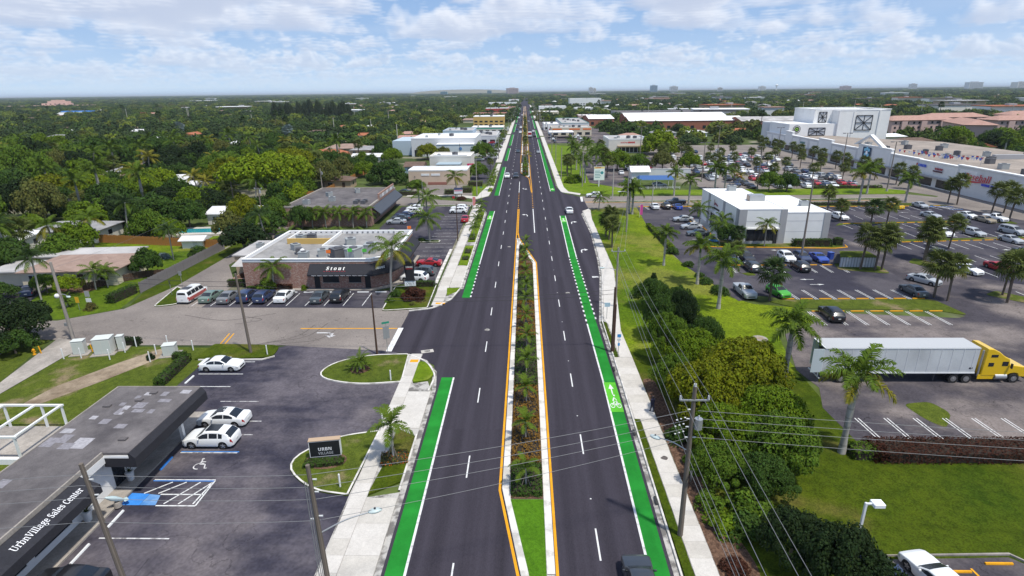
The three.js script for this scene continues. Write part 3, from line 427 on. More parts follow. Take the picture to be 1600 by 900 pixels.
const paveR2 = struct('pavement', slab(rounded([[16.4, -171.2, 0.3], [11.2, -176.8, 1], [10.6, -186, 0], [10.6, -400, 0], [13, -400, 0], [12.6, -186, 0], [13.5, -177.5, 0.5], [17, -174, 0.2]], 0.3), 0, 0.15), MT.concrete, 'right pavement beyond the side street'); struct('pavement', slab(rect(10.4, 13, -410, -1300), 0, 0.15), MT.concrete, 'farthest right pavement');
// right side street
struct('side_street', flat([[16.8, -151.2], [31, -153.5], [112, -156.3], [118, -164], [112, -169.6], [60, -169], [16.8, -169.5]], 0.018), MT.street, 'pale side street on the right');
island([[20, -159.4, 0.5], [31, -159.6, 0.3], [104, -160.8, 0.5], [104, -163.2, 0.5], [31, -161.5, 0.4], [20, -161, 0.5]], 0.5, MT.lawn, 'planted strip in the middle of the right side street');
struct('median_line', M([strip([[17, -160.2], [20, -159.1], [31, -159.2], [104, -160.4]], -0.12, 0.12, 0.026), strip([[17, -160.5], [20, -161.4], [104, -163.6]], -0.12, 0.12, 0.026)]), MT.yellow, 'yellow lines along the side street median');
lawn('lawn', [[62, -169.4], [112, -170.4], [116, -176], [110, -180.5], [62, -180.2]], MT.lawnBright, 'grass strip in front of the crowded lot', 0.02); lawn('lawn', [[44, -152.9], [104, -153.2], [106, -155.4], [44, -154.8]], MT.lawn, 'hedge bed along the side street', 0.022);
// ---- lot markings
const line = (parent, x0, z0, x1, z1, w = 0.06, m = MT.paint, name = 'stall_line', y = 0.030) => struct(name, strip([[x0, z0], [x1, z1]], -w, w, y), m, undefined, parent);
const lotMarks = new THREE.Group(); 
function marks(name, label) { const g = new THREE.Group(); g.name = numbered(name); g.userData = { kind: 'structure', label }; scene.add(g); return g; }
const mSales = marks('stall_markings', 'white stall lines of the sales building lot');
for (const z of [-32, -42.2]) line(mSales, -30.6, z, -25.5, z, 0.055, MT.paintOld); for (const z of [-54.1, -57, -60.05]) line(mSales, -37.1, z, -32, z, 0.055, MT.paint); line(mSales, -31.5, -51, -27.5, -51, 0.05, MT.paintOld); line(mSales, -28.3, -47.3, -25.6, -47.3, 0.05, MT.paint); line(mSales, -28.2, -45, -25.4, -45, 0.05, MT.paintOld);
line(mSales, -30.6, -42.35, -25.4, -42.35, 0.05, MT.blue); line(mSales, -30.6, -38.35, -25.5, -38.35, 0.05, MT.blue); line(mSales, -30.6, -38.5, -25.5, -38.5, 0.05, MT.paint); line(mSales, -28.6, -35.4, -25.5, -35.4); line(mSales, -25.5, -35.4, -25.5, -38.4); line(mSales, -29, -36.7, -25.5, -36.7);
for (const k of [0, 1, 2, 3, 4]) { const x = -30.6 + k * 1.15; line(mSales, x + 0.2, k < 2 ? -36.8 : -35.6 - 0.0, Math.min(x + 1.7, -25.6), -38.2); }
struct('blue_ramp_mark', flat([[-31.4, -35.45], [-29.9, -35.45], [-29.9, -36.75], [-31.4, -36.85]], 0.028), MT.blue, undefined, mSales); struct('blue_ramp_mark', flat([[-29.88, -35.45], [-28.65, -35.45], [-28.95, -36.6], [-29.88, -36.72]], 0.028), textured(tex(3, 3, (x, y) => lerp3([0.06, 0.20, 0.48], [0.20, 0.34, 0.55], at(FB, x, y)), 256)), undefined, mSales);
{ // wheelchair symbol
  const cx = -27.9, cz = -40.3, q = []; q.push(new THREE.RingGeometry(0.36, 0.46, 20, 1, 0.4, 4.6).rotateX(-Math.PI / 2).translate(cx, 0.031, cz), new THREE.CircleGeometry(0.12, 12).rotateX(-Math.PI / 2).translate(cx - 0.15, 0.031, cz - 1.0));
  for (const [a, b, c, d] of [[-0.12, -0.85, -0.05, -0.25], [-0.05, -0.25, 0.42, -0.25], [0.42, -0.25, 0.6, 0.3], [0.6, 0.3, 0.8, 0.25], [-0.1, -0.6, 0.3, -0.6]]) q.push(strip([[cx + a, cz + b], [cx + c, cz + d]], -0.05, 0.05, 0.031)); struct('wheelchair_symbol', M(q).rotateY(0), MT.paintOld, undefined, mSales); }
const mPub = marks('stall_markings', 'white stall lines in front of the pub'); for (let i = 0; i < 10; i++) line(mPub, -24.3 - i * 2.86, -84.2, -24.3 - i * 2.86, -78.6, 0.055, MT.paint, 'stall_line', 0.032);
const mPub2 = marks('stall_markings', 'faded stall lines of the pub car park'); for (let i = 0; i < 13; i++) line(mPub2, -20.4, -106 - i * 3, -15.2 + (i % 3) * 0.3, -106 - i * 3, 0.05, MT.paintOld); for (let i = 0; i < 6; i++) line(mPub2, -20.3, -91 - i * 2.8, -16.4, -91 - i * 2.8, 0.05, MT.paintOld);
const mR = marks('stall_markings', 'double white stall lines beside the white store'), dbl = (x0, z0, x1, z1, m = MT.paint) => { line(mR, x0 - 0.16, z0, x1 - 0.16, z1, 0.05, m); line(mR, x0 + 0.16, z0, x1 + 0.16, z1, 0.05, m); };
for (let i = 0; i < 7; i++) { dbl(40.6 + i * 2.75, -85, 40.9 + i * 2.75, -80.8); dbl(40.0 + i * 2.73, -75.8, 40.1 + i * 2.73, -70.9); } for (let i = 0; i < 8; i++) dbl(36.4 + i * 2.7, -94, 36.4 + i * 2.7, -98.2); for (let i = 0; i < 5; i++) dbl(32.6 + i * 2.9, -149.2, 32.4 + i * 2.9, -152.6); for (let i = 0; i < 6; i++) dbl(31.65 + i * 2.75, -48.1, 31.85 + i * 2.75, -44.4);
for (let i = 0; i < 6; i++) line(mR, 35.2, -137.4 + i * 5.0, 39.4, -137.2 + i * 5.0, 0.06); for (let i = 0; i < 20; i++) { if (i < 12) line(mR, 79 + i * 2.75, -151, 79.1 + i * 2.75, -146); line(mR, 72 + i * 2.75 > 100 ? 100 : 73 + i * 2.75, -130.6, 73.2 + i * 2.75 > 100 ? 100 : 73.2 + i * 2.75, -126); if (i < 11) line(mR, 72.6 + i * 2.75, -135.8, 72.7 + i * 2.75, -140, 0.05); }
for (let i = 0; i < 12; i++) { line(mR, 74 + i * 2.75, -118, 74.1 + i * 2.75, -122.5); line(mR, 75 + i * 2.75, -113.4, 75.1 + i * 2.75, -108.6); if (i < 8) { line(mR, 78 + i * 2.75, -96.5, 78.1 + i * 2.75, -91); } if (i < 6) line(mR, 75.5 + i * 2.75, -104, 75.6 + i * 2.75, -100); if (i < 4) line(mR, 75.3 + i * 2.75, -84, 75.4 + i * 2.75, -78); }
const arw = (x, z, d, m = MT.paint, p = mR) => struct('lane_arrow', flat([[x - d * 1.2, z - 0.07], [x + d * 0.1, z - 0.07], [x + d * 0.1, z - 0.3], [x + d * 1.1, z], [x + d * 0.1, z + 0.3], [x + d * 0.1, z + 0.07], [x - d * 1.2, z + 0.07]].map((p) => p), 0.03), m, undefined, p);
arw(46.4, -90.3, -1); arw(47, -87.7, 1); arw(95, -143.5, -1, MT.paintOld); arw(90, -144.6, 1, MT.paintOld); arw(93, -108, -1); arw(49, -108.5, -1);
const mBlue = marks('blue_markings', 'blue and white disabled bays of the right lot'); line(mBlue, 105.5, -151.2, 108.2, -151.2, 0.3, MT.blue); for (let i = 0; i < 5; i++) line(mBlue, 107.8 + i * 0.7, -150.8, 109.2 + i * 0.7, -147.2, 0.07); line(mBlue, 107.6, -151, 112, -150, 0.12, MT.blue); line(mBlue, 109, -147, 112.2, -146.8, 0.1, MT.blue); struct('blue_ramp_mark', flat(rect(38.6, 40.2, -117.2, -115.2), 0.03), MT.blue, undefined, mBlue); struct('blue_ramp_mark', flat(rect(35.6, 38, -114.4, -113.6), 0.03), MT.blue, undefined, mBlue);
const mNear = marks('stall_markings', 'yellow stall lines of the lot at the lower right'); struct('parking_lot', flat([[23.6, 20], [23.6, -30.6], [32.4, -30.9], [33.4, -30], [34, 20]], 0.012), MT.lotWorn, 'worn lot corner at the lower right'); line(mNear, 29.2, -29.9, 29.5, -26, 0.07, MT.yellow); struct('kerb', kerbAlong([[23.45, 20], [23.45, -30.9], [32.6, -31.2], [33.5, -30.2], [34.2, 20]], 0, 0.16, 0, 0.15), MT.concreteOld, 'grey kerb of the lower right lot');
// grass strips between the rows of bays
island([[36, -80, 0.6], [39, -77.2, 0.5], [58, -76.2, 0.6], [61.2, -74.2, 1], [60.6, -80.6, 0.8], [38.6, -80.6, 0.6]], 0.6, MT.lawnPatchy, 'grass strip between two rows of bays with cabbage palms', false);
for (const [p, l] of [[[[71, -129.2, 0.3], [73, -131.6, 0.4], [103, -134.2, 0.4], [103.4, -133.2, 0.3], [74, -130.4, 0.3]], 'thin grass strip between the far rows of bays'], [[[73.4, -114.2, 0.4], [73.6, -115.8, 0.4], [104, -118.2, 0.4], [104, -117, 0.3]], 'thin grass strip between the middle rows of bays'],
  [[[54.4, -95.6, 0.8], [61.9, -93.2, 1], [62.6, -97, 1], [61.4, -99.4, 0.8], [55.4, -99.2, 0.6]], 'grass bed round the timber bin enclosure'], [[[68.8, -99.6, 0.8], [73.8, -93.2, 1], [75.2, -96, 1], [71.6, -102.6, 0.8]], 'oval grass bed with leaning cabbage palms'], [[[69.6, -82.6, 0.8], [78, -73, 1], [80, -75, 1], [72.4, -84.4, 0.8]], 'grass bed at the right edge with cabbage palms'],
  [[[108.8, -131.2, 0.6], [112.8, -129.8, 1.2], [113, -133.4, 1], [109, -134.6, 0.6]], 'grass tip at the end of the far bays'], [[[36.6, -93.6, 0.8], [36, -101, 1], [34.6, -102, 1], [37.5, -92.4, 0.5], [39.2, -92.6, 0.5], [38.8, -94.2, 0.4]], 'small bed with palms beside the white store lot'], [[[62.8, -133.6, 0.5], [71, -136.4, 0.5], [70, -138, 0.5], [63, -136.4, 0.5]], 'bed at the back corner of the white store']]) island(p, 0.5, MT.lawnPatchy, l, false);
struct('grass_patch', flat(rounded([[37.6, -50.7], [40.6, -51.2], [41.2, -49], [38.9, -46.3], [38, -48]], 0.8), 0.028), MT.lawnPatchy, 'patch of grass grown through the truck lot');
struct('dirt_track', flat(rounded([[-45.4, -64], [-48.2, -60], [-51.4, -54], [-52, -50], [-50.4, -50], [-47.2, -55], [-44.6, -60], [-43, -64]], 1), 0.012), MT.dirt, 'bare sandy track across the patchy lawn');
struct('side_verge', slab(rounded([[-30.4, -61.2, 1.2], [-30.8, -64.6, 1.2], [-39.4, -65, 0.5], [-39.6, -60.6, 0.2]], 0.5), 0, 0.12), MT.lawn, 'grass verge by the wooden pole'); struct('kerb', kerbAlong([[-39, -60.4], [-31.4, -60.5], [-30.2, -61.4]], 0, -0.16, 0, 0.16), MT.kerb, 'white kerb of the sales building lot');
// yellow kerbs and wheel stops
function wheelStop(x, z, turn, m, label, group) { const g = M([new THREE.ExtrudeGeometry(new THREE.Shape([[-0.09, 0], [0.09, 0], [0.06, 0.11], [-0.06, 0.11]].map((p) => new THREE.Vector2(...p))), { depth: 1.8, bevelEnabled: false }).translate(0, 0.012, -0.9)]); const o = new THREE.Mesh(g, m); o.name = numbered('wheel_stop'); o.position.set(x, 0.012, z); o.rotation.y = turn; tag(o, label, 'wheel stop', group); scene.add(o); return o; }
[[-30.85, -30.5], [-30.7, -33.9], [-37.35, -55.6], [-37.4, -58.6]].forEach(([x, z], i) => wheelStop(x, z, 0.02, MT.whiteMetal, `white wheel stop beside the sales building lot, ${ORD[i]} from the camera`, 'white wheel stops')); wheelStop(-30.9, -40.6, 0.03, MT.blue, 'blue wheel stop at the disabled bay');
for (let i = 0; i < 9; i++) wheelStop(-22.9 - i * 2.86, -84.6, Math.PI / 2, MT.whiteMetal, `white wheel stop before the pub, ${ORD[i]} from the pub sign`, 'wheel stops before the pub');
for (let i = 0; i < 8; i++) wheelStop(39.4 + i * 2.75, -81.0, Math.PI / 2, MT.yellow, `yellow wheel stop on the near grass strip, north row, ${ORD[i]} from the left`, 'yellow wheel stops'); for (let i = 0; i < 7; i++) wheelStop(41.4 + i * 2.73, -75.9, Math.PI / 2, MT.yellow, `yellow wheel stop facing the truck lot, ${ORD[i]} from the left`, 'yellow wheel stops'); for (let i = 0; i < 7; i++) wheelStop(37.6 + i * 2.7, -98.4, Math.PI / 2, MT.yellow, `yellow wheel stop in front of the white store, ${ORD[i]} from the left`, 'yellow wheel stops');
for (let i = 0; i < 12; i++) { wheelStop(74.6 + i * 2.5, -131.3 - i * 0.1, Math.PI / 2 + 0.06, MT.yellow, `yellow wheel stop by the far thin grass strip, ${ORD[i]} from the left`, 'yellow wheel stops'); wheelStop(75 + i * 2.5, -114.0 - i * 0.18, Math.PI / 2 + 0.06, MT.yellow, `yellow wheel stop by the middle thin grass strip, ${ORD[i]} from the left`, 'yellow wheel stops'); wheelStop(79 + i * 2.7, -151.5, Math.PI / 2, MT.yellow, `yellow wheel stop along the hedge by the side street, ${ORD[i]} from the left`, 'yellow wheel stops'); }
wheelStop(31.3, -30.3, Math.PI / 2, MT.yellow, 'yellow wheel stop at the lower right lot corner'); wheelStop(28.1, -29.6, Math.PI / 2, MT.yellow, 'yellow wheel stop beside the white car at lower right');
struct('yellow_kerb', M([kerbAlong([[35, -111.4], [42.2, -110.9], [60.8, -109.6], [63.6, -110.4], [64, -112]], 0, 0.2, 0, 0.15), kerbAlong([[30.6, -153.2], [44.8, -153]], 0, 0.2, 0, 0.14), kerbAlong([[38.8, -136], [40.8, -129], [40.4, -121]], 0, 0.2, 0, 0.14)]), MT.yellow, 'yellow kerb round the white store'); lawn('planting_bed', [[35.2, -111.6], [60.8, -109.9], [63.4, -111], [63.6, -114], [43, -114.2], [41, -120], [39.4, -118]], MT.lawnPatchy, 'planted bed along the front of the white store', 0.03); struct('pavement', slab([[40.4, -117], [43, -117], [43, -137], [39.2, -137], [41, -129]], 0, 0.12), MT.concrete, 'pavement along the white store entrance');

// ---------------------------------------------------------------- vegetation: prototypes
MT.twig = plain(0.03, 0.022, 0.014, 1);
class Leaves {                                                  // collects small faces with a colour each
  constructor() { this.p = []; this.c = []; }
  tri(a, b, c, col) { this.p.push(a.x, a.y, a.z, b.x, b.y, b.z, c.x, c.y, c.z); for (let i = 0; i < 3; i++) this.c.push(...col); }
  quad(a, b, c, d, col) { this.tri(a, b, c, col); this.tri(a, c, d, col); }
  build() { const g = new THREE.BufferGeometry(); g.setAttribute('position', new THREE.Float32BufferAttribute(this.p, 3)); g.setAttribute('color', new THREE.Float32BufferAttribute(this.c, 3)); g.computeVertexNormals(); return g; }
}
const leafMat = (r, g, b, trans = 0.25) => new THREE.MeshPhysicalMaterial({ color: C(r, g, b), vertexColors: true, roughness: 0.75, transmission: trans, thickness: 0, side: THREE.DoubleSide, specularIntensity: 0.15 });
const LM = { yellow: leafMat(0.132, 0.152, 0.005), lime: leafMat(0.100, 0.158, 0.007), bright: leafMat(0.140, 0.200, 0.007), mid: leafMat(0.078, 0.135, 0.012), deep: leafMat(0.042, 0.082, 0.013), dark: leafMat(0.019, 0.036, 0.010), olive: leafMat(0.105, 0.115, 0.028), brown: leafMat(0.105, 0.098, 0.026), blue: leafMat(0.16, 0.21, 0.20), palm: leafMat(0.088, 0.140, 0.014), palmY: leafMat(0.190, 0.180, 0.020), palmDark: leafMat(0.040, 0.070, 0.018), sabal: leafMat(0.098, 0.122, 0.026), redLeaf: leafMat(0.060, 0.022, 0.013), ixora: leafMat(0.200, 0.108, 0.018), flower: leafMat(0.5, 0.07, 0.015, 0.1), casuarina: leafMat(0.040, 0.058, 0.026), shrub: leafMat(0.060, 0.110, 0.012) };
function crown(seed, leaves, size, o = {}) {                    // unit crown: radius 1, from y = lo to 1
  const wd = o.wide ?? 0.68, r = mulberry(seed), L = new Leaves(), lo = o.lo ?? 0.28, n = o.blobs ?? 15, blobs = [];
  for (let i = 0; i < n; i++) {
    const a = i * 2.39996 + r() * 0.8, q = Math.sqrt((i + 0.3) / n), rad = q * (0.62 + r() * 0.30), top = 1 - (o.dome ?? 0.5) * rad * rad * (1 - lo) * 1.5;
    const br = (o.blob ?? 0.34) * (0.55 + r() * 0.85), y = mix(lo + br * 0.55, top - br * 0.62, i % 3 === 0 ? r() * 0.5 + 0.1 : 0.72 + r() * 0.28);
    blobs.push([Math.cos(a) * rad, y, Math.sin(a) * rad, br, 0.86 + r() * 0.3]);
  }
  const nrm = V(0, 0, 0), u = V(0, 0, 0), w = V(0, 0, 0), ctr = V(0, 0, 0), q = V(0, 0, 0);
  for (let i = 0; i < leaves; i++) {
    const b = blobs[Math.floor(r() * n)], th = r() * 6.283, cy = r() * 1.65 - 0.65, s = Math.sqrt(Math.max(0, 1 - cy * cy)), k = b[3] * (0.72 + 0.36 * Math.pow(r(), 0.6));
    nrm.set(Math.cos(th) * s, cy, Math.sin(th) * s); ctr.set(b[0] + nrm.x * k, b[1] + nrm.y * k * 0.72, b[2] + nrm.z * k);
    if (ctr.y < lo * 0.6) continue;
    nrm.add(q.set(r() - 0.5, r() - 0.2, r() - 0.5).multiplyScalar(1.3)).normalize();
    u.set(r() - 0.5, r() - 0.5, r() - 0.5).cross(nrm).normalize(); w.crossVectors(nrm, u);
    const sz = size * (0.6 + r() * 0.8), tone = b[4] * (0.72 + r() * 0.56), hue = (r() - 0.5) * 0.24, col = [tone * (1 + hue), tone, tone * (1 - hue)];
    const A = ctr.clone().addScaledVector(u, sz), B = ctr.clone().addScaledVector(w, sz * wd).addScaledVector(nrm, -sz * 0.12), D = ctr.clone().addScaledVector(u, -sz), E = ctr.clone().addScaledVector(w, -sz * wd).addScaledVector(nrm, -sz * 0.12);
    L.quad(A, B, D, E, col);
  }
  return { geo: L.build(), blobs };
}
function limbs(blobs, count = 6, r0 = 0.05, fork = 0.22) {
  const g = [taper(V(0, -0.02, 0), V(0.01, fork, 0.01), r0 * 1.25, r0 * 0.85, 8)];
  blobs.slice(0, count).forEach((b, i) => { const a = V(0.01, fork * (0.8 + 0.06 * (i % 4)), 0.01), c = V(b[0] * 0.8, b[1] * 0.92, b[2] * 0.8), m = a.clone().lerp(c, 0.5).add(V(0, 0.04, 0)); g.push(taper(a, m, r0 * 0.62, r0 * 0.4, 6), taper(m, c, r0 * 0.4, r0 * 0.12, 5)); }); return M(g);
}
const crowns = { hi: [1, 2, 3].map((i) => crown(100 + i, 15000, 0.027, { blobs: 64, blob: 0.19, dome: 0.55 })), mid: [1, 2, 3, 4, 5].map((i) => crown(200 + i, 6000, 0.042, { blobs: 34, blob: 0.23, dome: 0.45 + 0.07 * i })), round: [1, 2].map((i) => crown(260 + i, 6000, 0.044, { blobs: 34, lo: 0.12, dome: 0.9, blob: 0.26 })), far: [1, 2, 3, 4].map((i) => crown(300 + i, 950, 0.078, { wide: 0.9, blobs: 18, lo: 0.08, blob: 0.30, dome: 0.6 + 0.08 * i })), flat: [1, 2].map((i) => crown(400 + i, 12000, 0.027, { blobs: 60, blob: 0.17, lo: 0.36, dome: 0.42 })) };
const treeProto = {};
function treeOf(kind, i, m) { const k = `${kind}${i}${m}`; if (!treeProto[k]) { const g = new THREE.Group(), c = crowns[kind][i]; part(g, 'trunk', c.limb ??= limbs(c.blobs, kind === 'hi' || kind === 'flat' ? 10 : 6, kind === 'far' ? 0.06 : 0.045), MT.trunk); part(g, 'crown', c.geo, LM[m]); treeProto[k] = g; } return treeProto[k]; }
function tree(x, z, h, r, kind, m, label, name = 'broadleaf_tree', group, i) { return copyThing(treeOf(kind, i ?? Math.floor(rnd() * crowns[kind].length), m), name, label, 'tree', x, z, rnd() * 6.28, group, [r, h, r]); }
// palms
function frond(len, a0, bend, pairs, leaf, o = {}) {            // leaves the crown along +x, starting at angle a0, bending down
  const L = new Leaves(), r = mulberry(o.seed ?? 5), n = 10, P = [V(0, 0, 0)], T = []; let a = a0;
  for (let i = 0; i < n; i++) { T.push(V(Math.cos(a), Math.sin(a), 0)); P.push(P[i].clone().addScaledVector(T[i], len / n)); a -= bend / n * (0.6 + 0.8 * i / n); } T.push(T[n - 1]);
  const rc = [1.1, 1.05, 0.9];
  for (let i = 0; i < n; i++) { const w0 = 0.035 * (1 - i / n) + 0.008, w1 = 0.035 * (1 - (i + 1) / n) + 0.008; L.quad(P[i].clone().add(V(0, 0, w0)), P[i + 1].clone().add(V(0, 0, w1)), P[i + 1].clone().add(V(0, 0, -w1)), P[i].clone().add(V(0, 0, -w0)), rc); }
  for (let k = 0; k < pairs; k++) for (const s of [-1, 1]) {
    const t = (o.from ?? 0.12) + (0.97 - (o.from ?? 0.12)) * (k + r() * 0.5) / pairs, f = t * n, i = Math.min(n - 1, Math.floor(f)), p = P[i].clone().lerp(P[i + 1], f - i), tg = T[i], up = V(-tg.y, tg.x, 0);
    const ll = leaf * Math.pow(Math.sin(Math.PI * Math.min(0.97, 0.16 + 0.84 * t)), 0.7) * (0.85 + 0.3 * r()), v = (o.v ?? 0.2) + (r() - 0.5) * (o.plume ?? 0.5);
    const d = V(0, 0, s * Math.cos(v)).addScaledVector(up, Math.sin(v)).addScaledVector(tg, 0.55 + t * 0.5).normalize(), m = p.clone().addScaledVector(d, ll * 0.55), e = p.clone().addScaledVector(d, ll).add(V(0, -ll * (o.droop ?? 0.35), 0));
    const w = tg.clone().multiplyScalar((o.w ?? 0.045)), q = 0.78 + r() * 0.44, col = [q * (1 + (r() - 0.5) * 0.16), q, q];
    L.quad(p.clone().sub(w), m.clone().sub(w), m.clone().add(w), p.clone().add(w), col); L.tri(m.clone().sub(w), e, m.clone().add(w), col);
  }
  return L.build();
}
const FR = { royal: [frond(3.1, 1.15, 1.35, 40, 0.8, { seed: 1, plume: 1.3, droop: 0.3, w: 0.055 }), frond(3.3, 0.55, 1.35, 40, 0.84, { seed: 2, plume: 1.3, droop: 0.35, w: 0.055 }), frond(3.1, -0.05, 1.25, 40, 0.78, { seed: 3, plume: 1.2, droop: 0.4, w: 0.055 })],
  coco: [frond(3.2, 1.1, 1.6, 26, 0.7, { seed: 4, v: -0.2, droop: 0.5 }), frond(3.4, 0.5, 1.7, 26, 0.75, { seed: 5, v: -0.3, droop: 0.6 }), frond(3.1, -0.2, 1.2, 26, 0.7, { seed: 6, v: -0.4, droop: 0.6 })],
  small: [frond(1.25, 1.2, 1.5, 18, 0.36, { seed: 7, w: 0.03, droop: 0.25 }), frond(1.35, 0.6, 1.5, 18, 0.38, { seed: 8, w: 0.03, droop: 0.3 }), frond(1.2, 0.1, 1.3, 18, 0.35, { seed: 9, w: 0.03, droop: 0.35 })],
  date: [frond(1.9, 1.2, 1.1, 30, 0.34, { seed: 10, w: 0.02, droop: 0.2, plume: 0.6 }), frond(2.0, 0.6, 1.25, 30, 0.36, { seed: 11, w: 0.02, droop: 0.3, plume: 0.6 }), frond(1.8, 0.0, 1.1, 30, 0.34, { seed: 12, w: 0.02, droop: 0.35, plume: 0.6 })] };
function fan(seed, len, dir) {                                   // a costapalmate leaf: stalk and a folded fan
  const L = new Leaves(), r = mulberry(seed), n = 13, c = V(len * 0.55, 0, 0); L.quad(V(0, 0.02, 0), c.clone().add(V(0, 0.02, 0)), c.clone().add(V(0, -0.02, 0)), V(0, -0.02, 0), [0.9, 0.95, 0.8]);
  for (let i = 0; i < n; i++) { const a = (i / (n - 1) - 0.5) * 3.7, q = 0.75 + r() * 0.5, l = len * 0.62 * (0.75 + 0.25 * Math.cos(a)), b = a + 0.13, e = V(Math.cos(a) * l, -l * 0.34 - Math.abs(Math.sin(a)) * 0.1, Math.sin(a) * l), m = V(Math.cos(a - 0.13) * l * 0.6, 0.03, Math.sin(a - 0.13) * l * 0.6), m2 = V(Math.cos(b) * l * 0.6, -0.03, Math.sin(b) * l * 0.6); L.tri(c, c.clone().add(m), c.clone().add(m2), [q, q, q]); L.tri(c.clone().add(m), c.clone().add(e), c.clone().add(m2), [q * 0.95, q * 0.95, q]); }
  return L.build();
}
const FAN = [fan(1, 1.95), fan(2, 1.75), fan(3, 2.1)];
function ringFronds(g, frs, n, y, m, tilt = 0.12, sc = 1, young = 3) {
  for (let i = 0; i < n; i++) { const tier = i < young ? 0 : i < n * 0.62 ? 1 : 2, f = part(g, 'frond', frs[tier], typeof m === 'string' ? LM[m] : LM[m[tier]]); f.position.y = y + (tier === 0 ? 0.1 : tier === 1 ? 0.03 : -0.05); f.rotation.set(0, i * 2.39996 + R(-0.15, 0.15), R(-tilt, tilt)); const k = sc * R(0.9, 1.1); f.scale.set(k, k, k); }
}
function royal(h = 7, n = 15, mats = ['palm', 'palm', 'palmY'], sc = 1) {
  const g = new THREE.Group(), c = [0.30, 0.24, 0.20, 0.215, 0.24, 0.22, 0.17], pts = c.map((r, i) => new THREE.Vector2(r * 1.05, (h - 1.0) * i / (c.length - 1))); pts.unshift(new THREE.Vector2(0.36, -0.05));
  part(g, 'trunk', new THREE.LatheGeometry(pts, 12), MT.palmTrunk); part(g, 'crownshaft', new THREE.LatheGeometry([[0.185, h - 1.02], [0.2, h - 0.85], [0.165, h - 0.3], [0.09, h + 0.25], [0, h + 0.5]].map((p) => new THREE.Vector2(...p)), 10), plain(0.10, 0.155, 0.03, 0.5)); ringFronds(g, FR.royal, n, h, mats, 0.12, sc); return g;
}
function coco(h, n = 14, lean = 0.6, mats = ['palm', 'palm', 'palmY'], frs = FR.coco, r = 0.14, sc = 1) {
  const g = new THREE.Group(); part(g, 'trunk', tube([V(0, -0.05, 0), V(lean * 0.15, h * 0.35, 0), V(lean * 0.55, h * 0.7, 0), V(lean, h, 0)], r, 8, 8), MT.palmTrunk); const c = new THREE.Group(); ringFronds(c, frs, n, h, mats, 0.15, sc, 4); for (const f of [...c.children]) { f.position.x += lean; g.add(f); } return g;
}
function sabal(h, lean = 0.2, m = 'sabal', dead = 0) {
  const g = new THREE.Group(); part(g, 'trunk', tube([V(0, -0.05, 0), V(lean * 0.3, h * 0.4, 0), V(lean, h, 0)], 0.16, 8, 6), MT.palmTrunkDark);
  for (let i = 0; i < 34; i++) { const t = i / 34, el = mix(1.35, -0.75, Math.pow(t, 0.85)), f = part(g, 'frond', FAN[i % 3], i > 34 - dead ? LM.brown : LM[m]); f.position.set(lean, h + 0.1 - t * 0.25, 0); f.rotation.order = 'YZX'; f.rotation.set(R(-0.5, 0.5), i * 2.39996, el); } return g;
}
const PP = { royalA: royal(6.6, 15), royalB: royal(5.6, 15, ['palm', 'palm', 'palm']), royalC: royal(6.9, 14, ['palm', 'palm', 'palm']), cocoA: coco(5.5, 15, 0.5), cocoB: coco(7, 15, -0.7, ['palmDark', 'palmDark', 'palm']), cocoC: coco(4, 14, 0.3, ['palm', 'palm', 'palm']), sabalA: sabal(4.6, 0.25), sabalB: sabal(5.4, -0.35, 'sabal', 6), sabalC: sabal(3.8, 0.1, 'palmDark', 4), date: coco(1.1, 34, 0.05, ['palm', 'palm', 'palm'], FR.date, 0.17), smallA: coco(1.5, 10, 0.04, ['palm', 'palm', 'palm'], FR.small, 0.06), adonidia: coco(2.6, 11, 0.05, ['palm', 'palm', 'palm'], FR.small, 0.085, 1.35) };
for (const a of [0, 2.1, 4.2]) part(PP.smallA, 'brace', taper(V(Math.cos(a) * 0.42, 0, Math.sin(a) * 0.42), V(Math.cos(a) * 0.05, 0.95, Math.sin(a) * 0.05), 0.035, 0.035, 5), MT.wood);
for (const a of [0.5, 2.6, 4.7]) part(PP.adonidia, 'brace', taper(V(Math.cos(a) * 0.5, 0, Math.sin(a) * 0.5), V(Math.cos(a) * 0.06, 1.1, Math.sin(a) * 0.06), 0.03, 0.03, 5), MT.wood);
// palms far off: the same plants with the crown in one piece
function lump(p) { const g = new THREE.Group(), fr = []; for (const c of p.children) { if (c.name !== 'frond') part(g, c.name, c.geometry, c.material); else { c.updateMatrix(); const q = c.geometry.clone().applyMatrix4(c.matrix); fr.push(q); } } part(g, 'crown', mergeGeometries(fr), p.children.find((c) => c.name === 'frond').material); return g; }
const PF = { royal: lump(royal(6.6, 13, ['palm', 'palm', 'palm'])), coco: lump(coco(6.5, 13, 0.6, ['palm', 'palm', 'palm'])), cocoY: lump(coco(5.5, 13, -0.5, ['palmY', 'palmY', 'palmY'])), sabal: lump(sabal(5, 0.2)), washingtonia: lump(sabal(11, 0.3, 'palmDark')) };
const palm = (p, x, z, label, name, group, s = 1, turn) => copyThing(PP[p] ?? PF[p], name, label, 'palm', x, z, turn ?? rnd() * 6.28, group, [s, s, s]);
